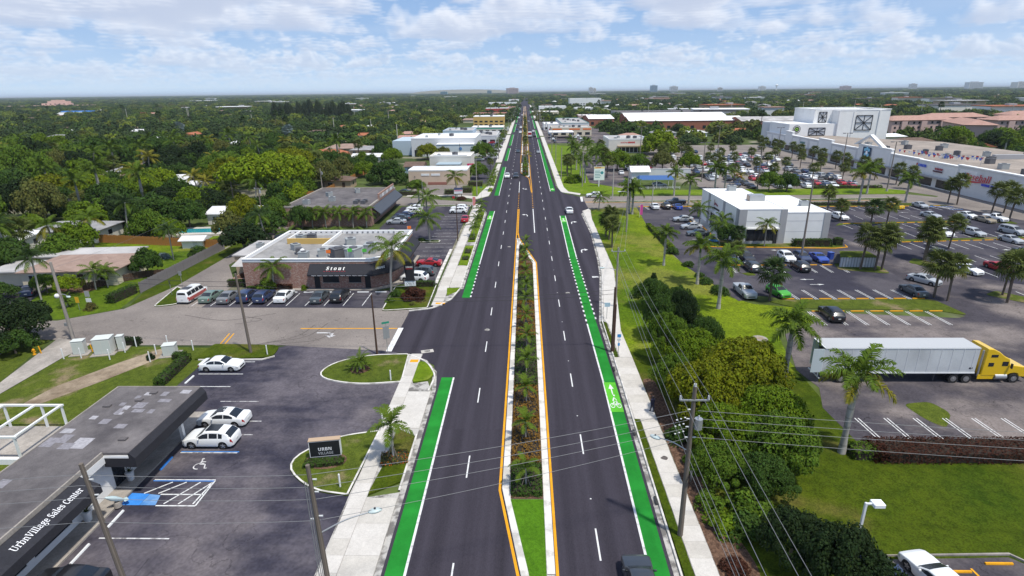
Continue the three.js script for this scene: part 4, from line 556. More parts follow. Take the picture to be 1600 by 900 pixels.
// hedges and shrubs: a volume filled with leaves
function leafBox(seed, w, h, d, n, size, flowers = 0) {
  const r = mulberry(seed), L = new Leaves();
  for (let i = 0; i < n; i++) {
    const f = r(), x = (r() - 0.5) * w, z = (r() - 0.5) * d, y = r() * h; let c, nr;
    if (f < 0.5) { c = V(x, h * (0.93 + r() * 0.12), z); nr = V(0, 1, 0); } else if (f < 0.75) { const s = r() < 0.5 ? -1 : 1; c = V(x, y, s * d / 2 * (0.92 + r() * 0.14)); nr = V(0, 0.2, s); } else { const s = r() < 0.5 ? -1 : 1; c = V(s * w / 2 * (0.95 + r() * 0.1), y, z); nr = V(s, 0.2, 0); }
    nr.add(V(r() - 0.5, r() - 0.5, r() - 0.5).multiplyScalar(1.4)).normalize(); const u = V(r() - 0.5, r() - 0.5, r() - 0.5).cross(nr).normalize(), v = nr.clone().cross(u), s = size * (0.6 + r() * 0.8), q = 0.65 + r() * 0.7, col = flowers && r() < flowers ? [6, 1.2, 0.5] : [q, q, q];
    L.quad(c.clone().addScaledVector(u, s), c.clone().addScaledVector(v, s * 0.6), c.clone().addScaledVector(u, -s), c.clone().addScaledVector(v, -s * 0.6), col);
  }
  return L.build();
}
function hedge(x, z, w, h, d, m, label, turn = 0, n = 900, name = 'hedge', size = 0.09, y = 0, flowers = 0) {
  const g = thing(name, label, name === 'hedge' ? 'hedge' : 'shrub', x, z, turn, undefined, y); part(g, 'branches', box(w * 0.9, h * (name === 'shrub_bed' ? 0.5 : 0.88), d * 0.85), MT.twig); part(g, 'foliage', leafBox(Math.round(Math.abs(x * 31 + z * 17)) + 1, w, h, d, n, size, flowers), LM[m]); return g;
}
const bushProto = {}; const bushCrown = [1, 2, 3].map((i) => crown(500 + i, 2200, 0.075, { blobs: 20, lo: 0.0, dome: 0.75, blob: 0.34 }));
function bush(x, z, h, r, m, label, name = 'shrub', group) { const i = Math.floor(rnd() * 3), k = m + i; if (!bushProto[k]) { const g = new THREE.Group(), c = bushCrown[i]; part(g, 'stem', c.limb ??= limbs(c.blobs, 5, 0.05, 0.1), MT.trunk); part(g, 'foliage', c.geo, LM[m]); bushProto[k] = g; } return copyThing(bushProto[k], name, label, 'shrub', x, z, rnd() * 6.28, group, [r, h, r]); }

// ---------------------------------------------------------------- vehicles
const paints = {}; const paint = (r, g, b) => paints[[r, g, b]] ??= new THREE.MeshPhysicalMaterial({ color: C(r, g, b), roughness: 0.35, metalness: 0.0, clearcoat: 0.6, clearcoatRoughness: 0.22 });
const PC = { white: paint(0.74, 0.75, 0.75), silver: paint(0.36, 0.38, 0.40), grey: paint(0.15, 0.155, 0.165), black: paint(0.012, 0.012, 0.014), navy: paint(0.02, 0.035, 0.09), blue: paint(0.02, 0.06, 0.33), red: paint(0.36, 0.012, 0.018), yellow: paint(0.72, 0.44, 0.008), green: paint(0.045, 0.33, 0.012), gold: paint(0.30, 0.25, 0.18), sage: paint(0.13, 0.19, 0.16), slate: paint(0.06, 0.075, 0.085), maroon: paint(0.13, 0.014, 0.022), charcoal: paint(0.04, 0.044, 0.05) };
const PCN = { white: 'white', silver: 'silver', grey: 'grey', black: 'black', navy: 'dark blue', blue: 'blue', red: 'red', yellow: 'yellow', green: 'bright green', gold: 'champagne', sage: 'grey-green', slate: 'slate grey', maroon: 'dark red', charcoal: 'charcoal' };
MT.tyre = plain(0.014, 0.014, 0.015, 0.9); MT.rim = plain(0.45, 0.46, 0.47, 0.3, 0.8); MT.lens = mat({ color: C(0.6, 0.62, 0.64), roughness: 0.1, metalness: 0.3 }); MT.tail = mat({ color: C(0.35, 0.012, 0.012), roughness: 0.15 }); MT.trim = plain(0.02, 0.02, 0.022, 0.6); MT.plate = plain(0.65, 0.66, 0.62, 0.5);
const curve = (pts, u) => { for (let i = 1; i < pts.length; i++) if (u <= pts[i][0]) { const a = pts[i - 1], b = pts[i], t = clamp((u - a[0]) / (b[0] - a[0])); return mix(a[1], b[1], t); } return pts[pts.length - 1][1]; };
const CT = {                                                    // u: 0 rear .. 1 front
  sedan: { L: 4.75, W: 1.82, top: [[0, 0.62], [0.012, 0.9], [0.05, 1.0], [0.15, 1.04], [0.31, 1.39], [0.38, 1.44], [0.47, 1.46], [0.56, 1.42], [0.71, 1.03], [0.80, 0.97], [0.92, 0.86], [0.98, 0.74], [1, 0.52]], ws: [0.565, 0.705], rw: [0.155, 0.305], side: [[0.235, 0.415], [0.43, 0.655]], wheels: [0.205, 0.805], belt: 0.93, wr: 0.325 },
  coupe: { L: 4.7, W: 1.86, top: [[0, 0.62], [0.015, 0.93], [0.04, 1.0], [0.12, 1.04], [0.34, 1.34], [0.42, 1.37], [0.52, 1.33], [0.67, 0.98], [0.80, 0.93], [0.92, 0.83], [0.98, 0.7], [1, 0.5]], ws: [0.525, 0.665], rw: [0.125, 0.335], side: [[0.25, 0.36], [0.375, 0.61]], wheels: [0.20, 0.805], belt: 0.92, wr: 0.34 },
  hatch: { L: 4.1, W: 1.76, top: [[0, 0.62], [0.015, 0.95], [0.035, 1.08], [0.13, 1.42], [0.2, 1.48], [0.42, 1.52], [0.55, 1.47], [0.72, 1.06], [0.82, 0.98], [0.93, 0.86], [0.985, 0.72], [1, 0.5]], ws: [0.56, 0.715], rw: [0.04, 0.125], side: [[0.15, 0.37], [0.385, 0.665]], wheels: [0.17, 0.81], belt: 0.95, wr: 0.32 },
  suv: { L: 4.66, W: 1.9, top: [[0, 0.7], [0.012, 1.02], [0.03, 1.12], [0.10, 1.44], [0.16, 1.57], [0.26, 1.66], [0.40, 1.69], [0.50, 1.66], [0.57, 1.58], [0.71, 1.14], [0.81, 1.08], [0.92, 0.97], [0.98, 0.82], [1, 0.58]], ws: [0.575, 0.705], rw: [0.035, 0.135], side: [[0.19, 0.265], [0.285, 0.445], [0.465, 0.655]], wheels: [0.195, 0.805], belt: 1.04, wr: 0.375 },
  minivan: { L: 5.1, W: 1.97, top: [[0, 0.7], [0.01, 1.05], [0.025, 1.15], [0.08, 1.66], [0.14, 1.74], [0.45, 1.77], [0.62, 1.7], [0.80, 1.16], [0.88, 1.05], [0.95, 0.92], [0.985, 0.78], [1, 0.55]], ws: [0.635, 0.795], rw: [0.03, 0.078], side: [[0.10, 0.27], [0.285, 0.46], [0.475, 0.73]], wheels: [0.185, 0.815], belt: 1.05, wr: 0.34 },
  van: { L: 5.5, W: 2.02, top: [[0, 0.75], [0.006, 1.2], [0.012, 1.85], [0.03, 2.02], [0.1, 2.06], [0.6, 2.06], [0.72, 2.0], [0.83, 1.35], [0.90, 1.22], [0.97, 1.08], [1, 0.65]], ws: [0.725, 0.825], rw: [0.0085, 0.0118], side: [[0.05, 0.22], [0.235, 0.40], [0.415, 0.56], [0.58, 0.78]], wheels: [0.20, 0.835], belt: 1.2, wr: 0.365 },
  pickup: { L: 5.4, W: 1.95, top: [[0, 0.75], [0.01, 1.12], [0.03, 1.15], [0.36, 1.16], [0.375, 1.22], [0.405, 1.72], [0.43, 1.78], [0.56, 1.78], [0.60, 1.72], [0.69, 1.22], [0.80, 1.16], [0.93, 1.08], [0.985, 0.9], [1, 0.62]], ws: [0.605, 0.685], rw: [0.378, 0.402], side: [[0.425, 0.515], [0.53, 0.655]], wheels: [0.20, 0.825], belt: 1.1, wr: 0.39 },
};
function carShape(k) {
  const c = CT[k], { L, W, top, wheels, belt, wr } = c, base = k === 'suv' || k === 'pickup' || k === 'van' ? 0.30 : 0.22, hw = W / 2;
  const rowAt = (u) => {                                        // the cross-section, bottom to centre of the top
    const yt = curve(top, u), yb0 = base + smooth(0.95, 1, u) * 0.06 + smooth(0.05, 0, u) * 0.08, x = (u - 0.5) * L; let yb = yb0;
    for (const w of wheels) { const d = Math.abs(u - w) * L, R0 = wr + 0.06; if (d < R0) yb = Math.max(yb, wr + Math.sqrt(R0 * R0 - d * d) * 0.98); }
    const end = Math.min(1, 0.80 + 2.6 * Math.sqrt(Math.min(u, 1 - u) * 0.32) * 0.35 + Math.min(u, 1 - u) * 1.0), w = hw * Math.min(1, end);
    const bl = Math.min(yt - 0.03, belt + 0.05 * (0.5 - u)), glass = yt - bl, tw = glass > 0.12 ? w * (0.93 - 0.30 * Math.min(0.62, glass)) : w * 0.93, rb = Math.min(0.07, glass * 0.5), ym = Math.max(mix(base, bl, 0.45), yb + 0.02);
    return [[w * 0.95, yb], [w * 0.985, Math.max(yb + 0.01, base + 0.1)], [w, Math.max(ym, yb + 0.02)], [w * 0.985, Math.max(bl - 0.06, yb + 0.03)], [w * 0.955, bl], [tw, yt - rb], [tw * 0.9, yt - rb * 0.3], [tw * 0.5, yt + 0.012], [0, yt + 0.018]].map(([z, y]) => [x, y, z]);
  };
  const us = new Set(); for (let i = 0; i <= 40; i++) us.add(+(i / 40).toFixed(4)); for (const [u] of top) us.add(u); for (const w of wheels) for (let i = -6; i <= 6; i++) us.add(+(w + i / 6 * (wr + 0.06) / L).toFixed(4));
  const U = [...us].sort((a, b) => a - b), pos = [], ix = [], n = 17;
  for (const u of U) { const r = rowAt(u); for (let i = 0; i < 9; i++) pos.push(...r[i]); for (let i = 7; i >= 0; i--) pos.push(r[i][0], r[i][1], -r[i][2]); }
  for (let i = 0; i < U.length - 1; i++) for (let j = 0; j < n - 1; j++) { const a = i * n + j, b = a + n; ix.push(a, b, a + 1, a + 1, b, b + 1); }
  const e = (U.length - 1) * n; for (let j = 0; j < 8; j++) { ix.push(j, j + 1, n - 1 - j, j + 1, n - 2 - j, n - 1 - j); ix.push(e + j, e + n - 1 - j, e + j + 1, e + j + 1, e + n - 1 - j, e + n - 2 - j); }
  let g = new THREE.BufferGeometry(); g.setAttribute('position', new THREE.Float32BufferAttribute(pos, 3)); g.setIndex(ix); g = toCreasedNormals(g, 0.6);
  const patch = (u0, u1, p, q, side, nu = 8, off = 0.012) => {  // a panel lying on the body between two lines of the section
    const P = [], I = []; for (let i = 0; i <= nu; i++) { const r = rowAt(mix(u0, u1, i / nu)), cols = side === 0 ? [5, 6, 7, 8, -7, -6, -5] : p; (side === 0 ? cols.map((k) => { const v = r[Math.abs(k)]; return [v[0], v[1], k < 0 ? -v[2] : v[2]]; }).map((v) => [v[0], v[1] + off, v[2] * 0.97]) : [p, q].map((f) => { const k = Math.floor(f), t = f - k, a = r[k], b = r[Math.min(8, k + 1)]; return [mix(a[0], b[0], t), mix(a[1], b[1], t), (mix(a[2], b[2], t) + off) * side]; })).forEach((v) => P.push(...v)); }
    const m = side === 0 ? 7 : 2; for (let i = 0; i < nu; i++) for (let j = 0; j < m - 1; j++) { const a = i * m + j, b = a + m; I.push(a, b, a + 1, a + 1, b, b + 1); }
    const h = new THREE.BufferGeometry(); h.setAttribute('position', new THREE.Float32BufferAttribute(P, 3)); h.setIndex(I); h.computeVertexNormals(); return h;
  };
  return { c, g, patch, hw, base, rowAt };
}
const carGeo = {};
function carModel(kind, color, detail, tall) {
  const key = kind; const s = carGeo[key] ??= (() => { const s = carShape(kind); s.ws = s.patch(s.c.ws[0], s.c.ws[1], 0, 0, 0); s.rw = s.patch(s.c.rw[0], s.c.rw[1], 0, 0, 0); s.sides = s.c.side.map(([a, b]) => [s.patch(a, b, 4.12, 4.86, 1), s.patch(a, b, 4.12, 4.86, -1)]);
    s.head = [1, -1].map((k) => s.patch(0.93, 0.985, 2.1, 3.2, k, 3, 0.014)); s.tail = [1, -1].map((k) => s.patch(0.004, 0.045, 2.4, 3.6, k, 3, 0.014)); s.under = box(s.c.L * 0.94, 0.5, s.hw * 1.5, 0, s.base - 0.06, 0);
    s.tyre = new THREE.TorusGeometry(s.c.wr - 0.085, 0.085, 8, 18).scale(1, 1, 1.25); s.tyre2 = new THREE.CylinderGeometry(s.c.wr, s.c.wr, 0.2, 14).rotateX(Math.PI / 2);
    const rim = [new THREE.CylinderGeometry(s.c.wr * 0.68, s.c.wr * 0.68, 0.10, 16).rotateX(Math.PI / 2)]; s.rim = M(rim.concat(Array.from({ length: 5 }, (_, i) => box(0.06, s.c.wr * 0.62, 0.17, 0, 0, 0).applyMatrix4(new THREE.Matrix4().makeRotationZ(i * 1.2566))))); s.hub = new THREE.CylinderGeometry(s.c.wr * 0.74, s.c.wr * 0.74, 0.12, 14).rotateX(Math.PI / 2);
    s.mirror = [1, -1].map((k) => rbox(0.1, 0.13, 0.18, 0.03, (s.c.side[s.c.side.length - 1][1] - 0.515) * s.c.L, s.c.belt + 0.0, k * (s.hw + 0.05))); s.plate = box(0.03, 0.13, 0.34, -s.c.L / 2 - 0.012, s.c.belt * 0.62, 0); s.grille = box(0.05, 0.16, s.hw * 1.1, s.c.L / 2 - 0.02, s.base + 0.2, 0); return s; })();
  const g = new THREE.Group(); part(g, 'body', s.g, PC[color]); part(g, 'underbody', s.under, MT.trim); part(g, 'windscreen', s.ws, MT.glass); part(g, 'rear_window', s.rw, MT.glass);
  for (const pr of s.sides) for (const w of pr) part(g, 'side_window', w, MT.glass);
  for (const u of s.c.wheels) for (const k of [1, -1]) { const w = part(g, 'wheel', detail ? s.tyre : s.tyre2, MT.tyre); w.position.set((u - 0.5) * s.c.L, s.c.wr, k * (s.hw - 0.13)); if (detail) { part(w, 'rim', s.rim, MT.rim); part(w, 'wheel_disc', s.hub, MT.darkMetal); } else { const r = part(w, 'rim', s.hub, MT.rim); r.position.z = k * 0.05; } }
  for (const h of s.head) part(g, 'headlight', h, MT.lens); for (const h of s.tail) part(g, 'taillight', h, MT.tail);
  if (detail) { for (const m of s.mirror) part(g, 'door_mirror', m, PC[color]); part(g, 'number_plate', s.plate, MT.plate); part(g, 'grille', s.grille, MT.trim); }
  return g;
}
const carProtos = {}; let carCount = {};
function car(kind, color, x, z, deg, label, group, detail = true, y = 0.012) {
  const k = kind + color + detail, p = carProtos[k] ??= carModel(kind, color, detail), o = p.clone(); o.name = numbered({ sedan: 'sedan_car', coupe: 'coupe_car', hatch: 'hatchback_car', suv: 'suv_car', minivan: 'minivan', van: 'passenger_van', pickup: 'pickup_truck' }[kind]);
  o.userData = { label, category: kind === 'van' ? 'van' : kind === 'pickup' ? 'pickup' : 'car' }; if (group) o.userData.group = group; o.position.set(x, y, z); o.rotation.y = deg * Math.PI / 180; scene.add(o); return o;
}
const KN = { sedan: 'saloon', coupe: 'coupe', hatch: 'hatchback', suv: 'sport utility', minivan: 'people carrier', van: 'passenger van', pickup: 'pickup' };
// near cars on the left
car('sedan', 'white', -35.0, -58.3, 0, 'white saloon parked alone by the hedge of the sales lot'); car('sedan', 'white', -29.0, -47.0, 180, 'white saloon with sunroof parked behind the white sport utility'); 
{ const s = car('suv', 'white', -28.4, -43.6, 180, 'white sport utility with black panoramic roof beside the sales building'); part(s, 'roof_glass', box(1.15, 0.02, 1.05, -0.45, 1.70, 0), MT.glass); }
part(scene.children[scene.children.length - 2], 'roof_glass', box(0.75, 0.02, 0.9, 0.1, 1.455, 0), MT.glass);
car('sedan', 'black', -29.3, -27.6, 180, 'black car cut off at the lower left edge'); car('suv', 'charcoal', 7.2, -27.8, 90, 'dark sport utility driving up the road at the bottom edge');
{ const v = car('van', 'white', -51.6, -82.0, 88, 'red and white passenger van parked at the end of the pub row'); part(v, 'red_panel', box(4.6, 0.5, 2.06, -0.3, 0.55, 0), plain(0.42, 0.10, 0.09, 0.5)); part(v, 'roof_rack', M([box(1.2, 0.06, 1.2, -1.2, 2.1, 0), box(0.06, 0.12, 1.3, -0.7, 2.06, 0)]), MT.darkMetal); }
[['sedan', 'sage', -48.6], ['sedan', 'grey', -45.7], ['suv', 'navy', -42.9], ['suv', 'navy', -40.2], ['sedan', 'white', -37.2], ['sedan', 'slate', -31.6], ['suv', 'black', -28.6]].forEach(([k, c, x], i) => car(k, c, x + 0.1, -81.6 + (i % 2) * 0.3, 90 + (i % 3) - 1, `${PCN[c]} ${KN[k]} nose-in before the pub, ${ORD[i + 1]} vehicle from the van end`, 'cars before the pub'));
[['suv', 'white', -18.6, -90.4, 170], ['suv', 'slate', -17.9, -93.6, 172], ['coupe', 'red', -17.6, -99.2, 176]].forEach(([k, c, x, z, d]) => car(k, c, x, z, d, `${PCN[c]} ${KN[k]} parked under the side awning of the pub`, 'cars beside the pub'));
[['suv', 'white', -29.4, -149.6], ['suv', 'white', -29.2, -145.7], ['sedan', 'navy', -30.6, -141.6], ['sedan', 'slate', -30.8, -138.2], ['sedan', 'silver', -31, -134]].forEach(([k, c, x, z], i) => car(k, c, x, z, 180 + R(-3, 3), `${PCN[c]} ${KN[k]} beside the second brick building, ${ORD[i]} from its far end`, 'cars beside the second brick building'));
car('suv', 'white', -17.4, -146.2, 180, 'nearer white sport utility by the pavement of the pub car park'); car('suv', 'white', -17.5, -149.6, 180, 'farther white sport utility by the pavement of the pub car park'); car('sedan', 'red', -14.6, -136.6, 90, 'red car at the edge of the pub car park'); car('sedan', 'black', -38, -176.5, 180, 'black saloon under the tree at the pink shop'); car('sedan', 'navy', -79.6, -84.4, 120, 'dark blue saloon on the drive of the pink-roofed house'); car('sedan', 'black', -94, -166, 10, 'black saloon in the street beyond the grey-roofed house'); car('suv', 'black', -52.6, -119, 90, 'dark car at the back of the alley');
// moving traffic
car('sedan', 'white', 11.4, -146, 90, 'white saloon waiting in the right turn lane'); car('suv', 'white', 20.3, -168, 180, 'white sport utility leaving the right side street'); car('suv', 'white', -6.5, -209.5, 270, 'white sport utility coming down the left lanes, outer lane'); car('suv', 'charcoal', -3.3, -209.5, 270, 'dark sport utility coming down the left lanes, inner lane'); car('sedan', 'slate', -3.5, -299, 270, 'grey saloon beyond the crossing on the left lanes', undefined, false); car('sedan', 'silver', 6.7, -295, 90, 'silver saloon driving away in the right lanes', undefined, false);
[['suv', 'black', 6.6, -402, 90], ['sedan', 'white', 6.4, -452, 90], ['suv', 'white', -3.4, -440, 270], ['sedan', 'navy', -6.6, -470, 270], ['suv', 'white', -3.4, -500, 270], ['sedan', 'slate', -6.5, -540, 270], ['sedan', 'black', -3.4, -620, 270], ['suv', 'white', -6.5, -680, 270], ['sedan', 'silver', 3.6, -600, 90], ['sedan', 'white', -3.4, -760, 270], ['suv', 'black', 6.6, -760, 90]].forEach(([k, c, x, z, d], i) => car(k, c, x, z, d, `${PCN[c]} ${KN[k]} in the far traffic, ${ORD[i]} counted up the road`, 'far traffic', false));
{ const t = thing('box_truck', 'box truck with a red and white rear driving away up the road', 'truck', 3.3, -397, 0); part(t, 'cargo_box', box(2.4, 2.6, 6.5, 0, 1.0, 0), MT.whiteMetal); part(t, 'red_tail_panel', box(2.2, 1.5, 0.05, 0, 2.0, 3.28), PC.red); part(t, 'cab', rbox(2.1, 2.1, 2.0, 0.15, 0, 0.5, -4.4), PC.white); for (const z of [-4.2, 1.8]) for (const s of [-1, 1]) { const w = part(t, 'wheel', new THREE.CylinderGeometry(0.45, 0.45, 0.3, 14).rotateZ(Math.PI / 2), MT.tyre); w.position.set(s * 1.0, 0.45, z); } }
// right-hand lots near the white store
[['pickup', 'silver', 33.6, -83.0, 272, 'silver pickup with a black bed cover by the lawn edge'], ['hatch', 'green', 38.6, -82.8, 285, 'bright green hatchback at the end of the bays'], ['suv', 'black', 42.0, -73.6, 88, 'black sport utility facing the strip in the truck lot'], ['sedan', 'slate', 59.2, -83.2, 92, 'slate grey saloon at the right end of the near bays'], ['sedan', 'silver', 64.2, -88.4, 300, 'silver saloon driving down the pale aisle'],
  ['suv', 'charcoal', 39.4, -95.8, 90, 'dark sport utility behind the round-headed palm'], ['suv', 'black', 47.8, -95.8, 90, 'black sport utility in front of the white store, south row'], ['suv', 'white', 47.9, -101.6, 270, 'white sport utility facing out before the white store'], ['suv', 'navy', 50.6, -101.4, 270, 'navy sport utility at the foot of the tall lamp post'], ['coupe', 'blue', 53.7, -101.4, 270, 'bright blue coupe before the white store'], ['sedan', 'navy', 37.8, -101.2, 270, 'dark blue saloon half hidden by the palm bed'], ['suv', 'black', 40.5, -101.3, 270, 'black car nose-out left of the round-headed palm'],
  ['sedan', 'silver', 37.8, -134.9, 180, 'champagne silver saloon nearest the store entrance'], ['sedan', 'silver', 37.6, -127.0, 180, 'silver saloon in the middle bay by the store entrance'], ['sedan', 'slate', 37.2, -120.6, 180, 'dark saloon by the blue disabled bay'], ['sedan', 'white', 34.4, -150.8, 90, 'white saloon at the left end of the back row'], ['suv', 'black', 37.4, -150.8, 90, 'black four-wheel drive in the back row'], ['coupe', 'blue', 40.3, -150.2, 90, 'blue coupe at the right end of the back row'], ['pickup', 'charcoal', 41.4, -156.6, 180, 'dark pickup driving along the right side street'],
  ['coupe', 'yellow', 96.2, -148.9, 100, 'yellow coupe along the hedge by the side street'], ['sedan', 'silver', 103.2, -149.8, 270, 'silver saloon next to the yellow coupe'], ['sedan', 'silver', 97.8, -137.6, 285, 'silver saloon alone in the far bays'], ['sedan', 'charcoal', 100.7, -132.0, 95, 'charcoal saloon at the end of the far strip'], ['sedan', 'white', 106.2, -137.2, 275, 'white saloon with blue door panel in the far bays'], ['sedan', 'gold', 106.7, -132.2, 275, 'champagne saloon in the far bays'], ['pickup', 'white', 110, -133.6, 280, 'white pickup with black bed at the far bays'], ['suv', 'white', 75.4, -136.2, 280, 'white sport utility beside the store corner'],
  ['suv', 'silver', 94.7, -119.4, 280, 'silver sport utility in the middle bays'], ['minivan', 'silver', 103.9, -121.0, 280, 'silver people carrier at the right edge'], ['sedan', 'silver', 98.0, -113.8, 275, 'silver saloon south of the middle strip'], ['suv', 'white', 88.4, -119.4, 270, 'white sport utility behind the cabbage palm'], ['suv', 'charcoal', 76.4, -103.6, 90, 'grey sport utility behind the leaning palms'], ['sedan', 'white', 74.9, -93.8, 285, 'white saloon by the oval grass bed'], ['coupe', 'red', 81.2, -95.2, 275, 'red coupe behind the right-hand palms'], ['suv', 'slate', 92.8, -104.0, 90, 'dark car cut by the right edge'], ['suv', 'white', 83.6, -88, 270, 'white car behind the right-hand palm bed']].forEach(([k, c, x, z, d, l]) => car(k, c, x, z, d, l));
car('coupe', 'white', 26.0, -28.5, 100, 'white coupe cut off at the lower right'); car('sedan', 'navy', 22.9, -28.4, 96, 'dark blue car behind the tree at the lower right');
// the crowded lot of the shopping centre
const lotRows = [[-178.6 - 4, 66, 104, 270], [-188, 66, 106, 90], [-199, 64, 108, 270], [-204.5, 64, 108, 90], [-217, 64, 108, 270], [-222.5, 66, 108, 90], [-236, 64, 108, 270], [-241.5, 68, 110, 90], [-254, 66, 110, 270], [-260, 66, 110, 90], [-273, 66, 104, 270], [-290, 70, 104, 90]];
const lotMix = [['sedan', 'white'], ['suv', 'white'], ['sedan', 'silver'], ['sedan', 'grey'], ['suv', 'black'], ['sedan', 'black'], ['sedan', 'slate'], ['hatch', 'red'], ['suv', 'navy'], ['sedan', 'gold'], ['minivan', 'silver'], ['suv', 'charcoal'], ['sedan', 'navy'], ['pickup', 'white'], ['minivan', 'white']];
lotRows.forEach(([z, x0, x1, d], r) => { let n = 0; const fill = [0.5, 0.75, 0.8, 0.85, 0.85, 0.8, 0.75, 0.75, 0.8, 0.9, 0.4, 0.3][r]; for (let x = x0; x < x1; x += 2.85) { if (rnd() > fill) continue; const [k, c] = r === 9 && n % 2 === 0 ? ['van', 'white'] : pick(lotMix); car(k, c, x + R(-0.15, 0.15), z + R(-0.5, 0.5), d + (rnd() < 0.3 ? 180 : 0) + R(-2, 2), `${PCN[c]} ${KN[k]} in the crowded lot, ${ORD[r]} row, ${ORD[n++]} from left`, 'cars in the crowded shopping centre lot', false); } });
for (let i = 0; i < 5; i++) car('sedan', ['white', 'black', 'silver', 'red', 'navy'][i], 36 + i * 4.4, -216 - (i % 2) * 14, 90 + R(-4, 4), `${['white', 'black', 'silver', 'red', 'dark blue'][i]} saloon on the lot of the auto parts store`, 'cars at the auto parts store', false);
for (let i = 0; i < 26; i++) { const [k, c] = pick(lotMix), z = -262 - i * 9; car(k, c, (i % 2 ? -15.5 : -20) + R(-1, 1), z, 180 + R(-6, 6), `${PCN[c]} ${KN[k]} at the far left shops, ${ORD[i]} up the road`, 'cars at the far left shops', false); }
for (let i = 0; i < 24; i++) { const [k, c] = pick(lotMix), z = -352 - (i % 12) * 12; car(k, c, (i < 12 ? 19 : 34) + R(-2, 2), z, R(80, 100), `${PCN[c]} ${KN[k]} at the far right shops, ${i < 12 ? 'roadside' : 'inner'} row, ${ORD[i % 12]} up the road`, 'cars at the far right shops', false); }
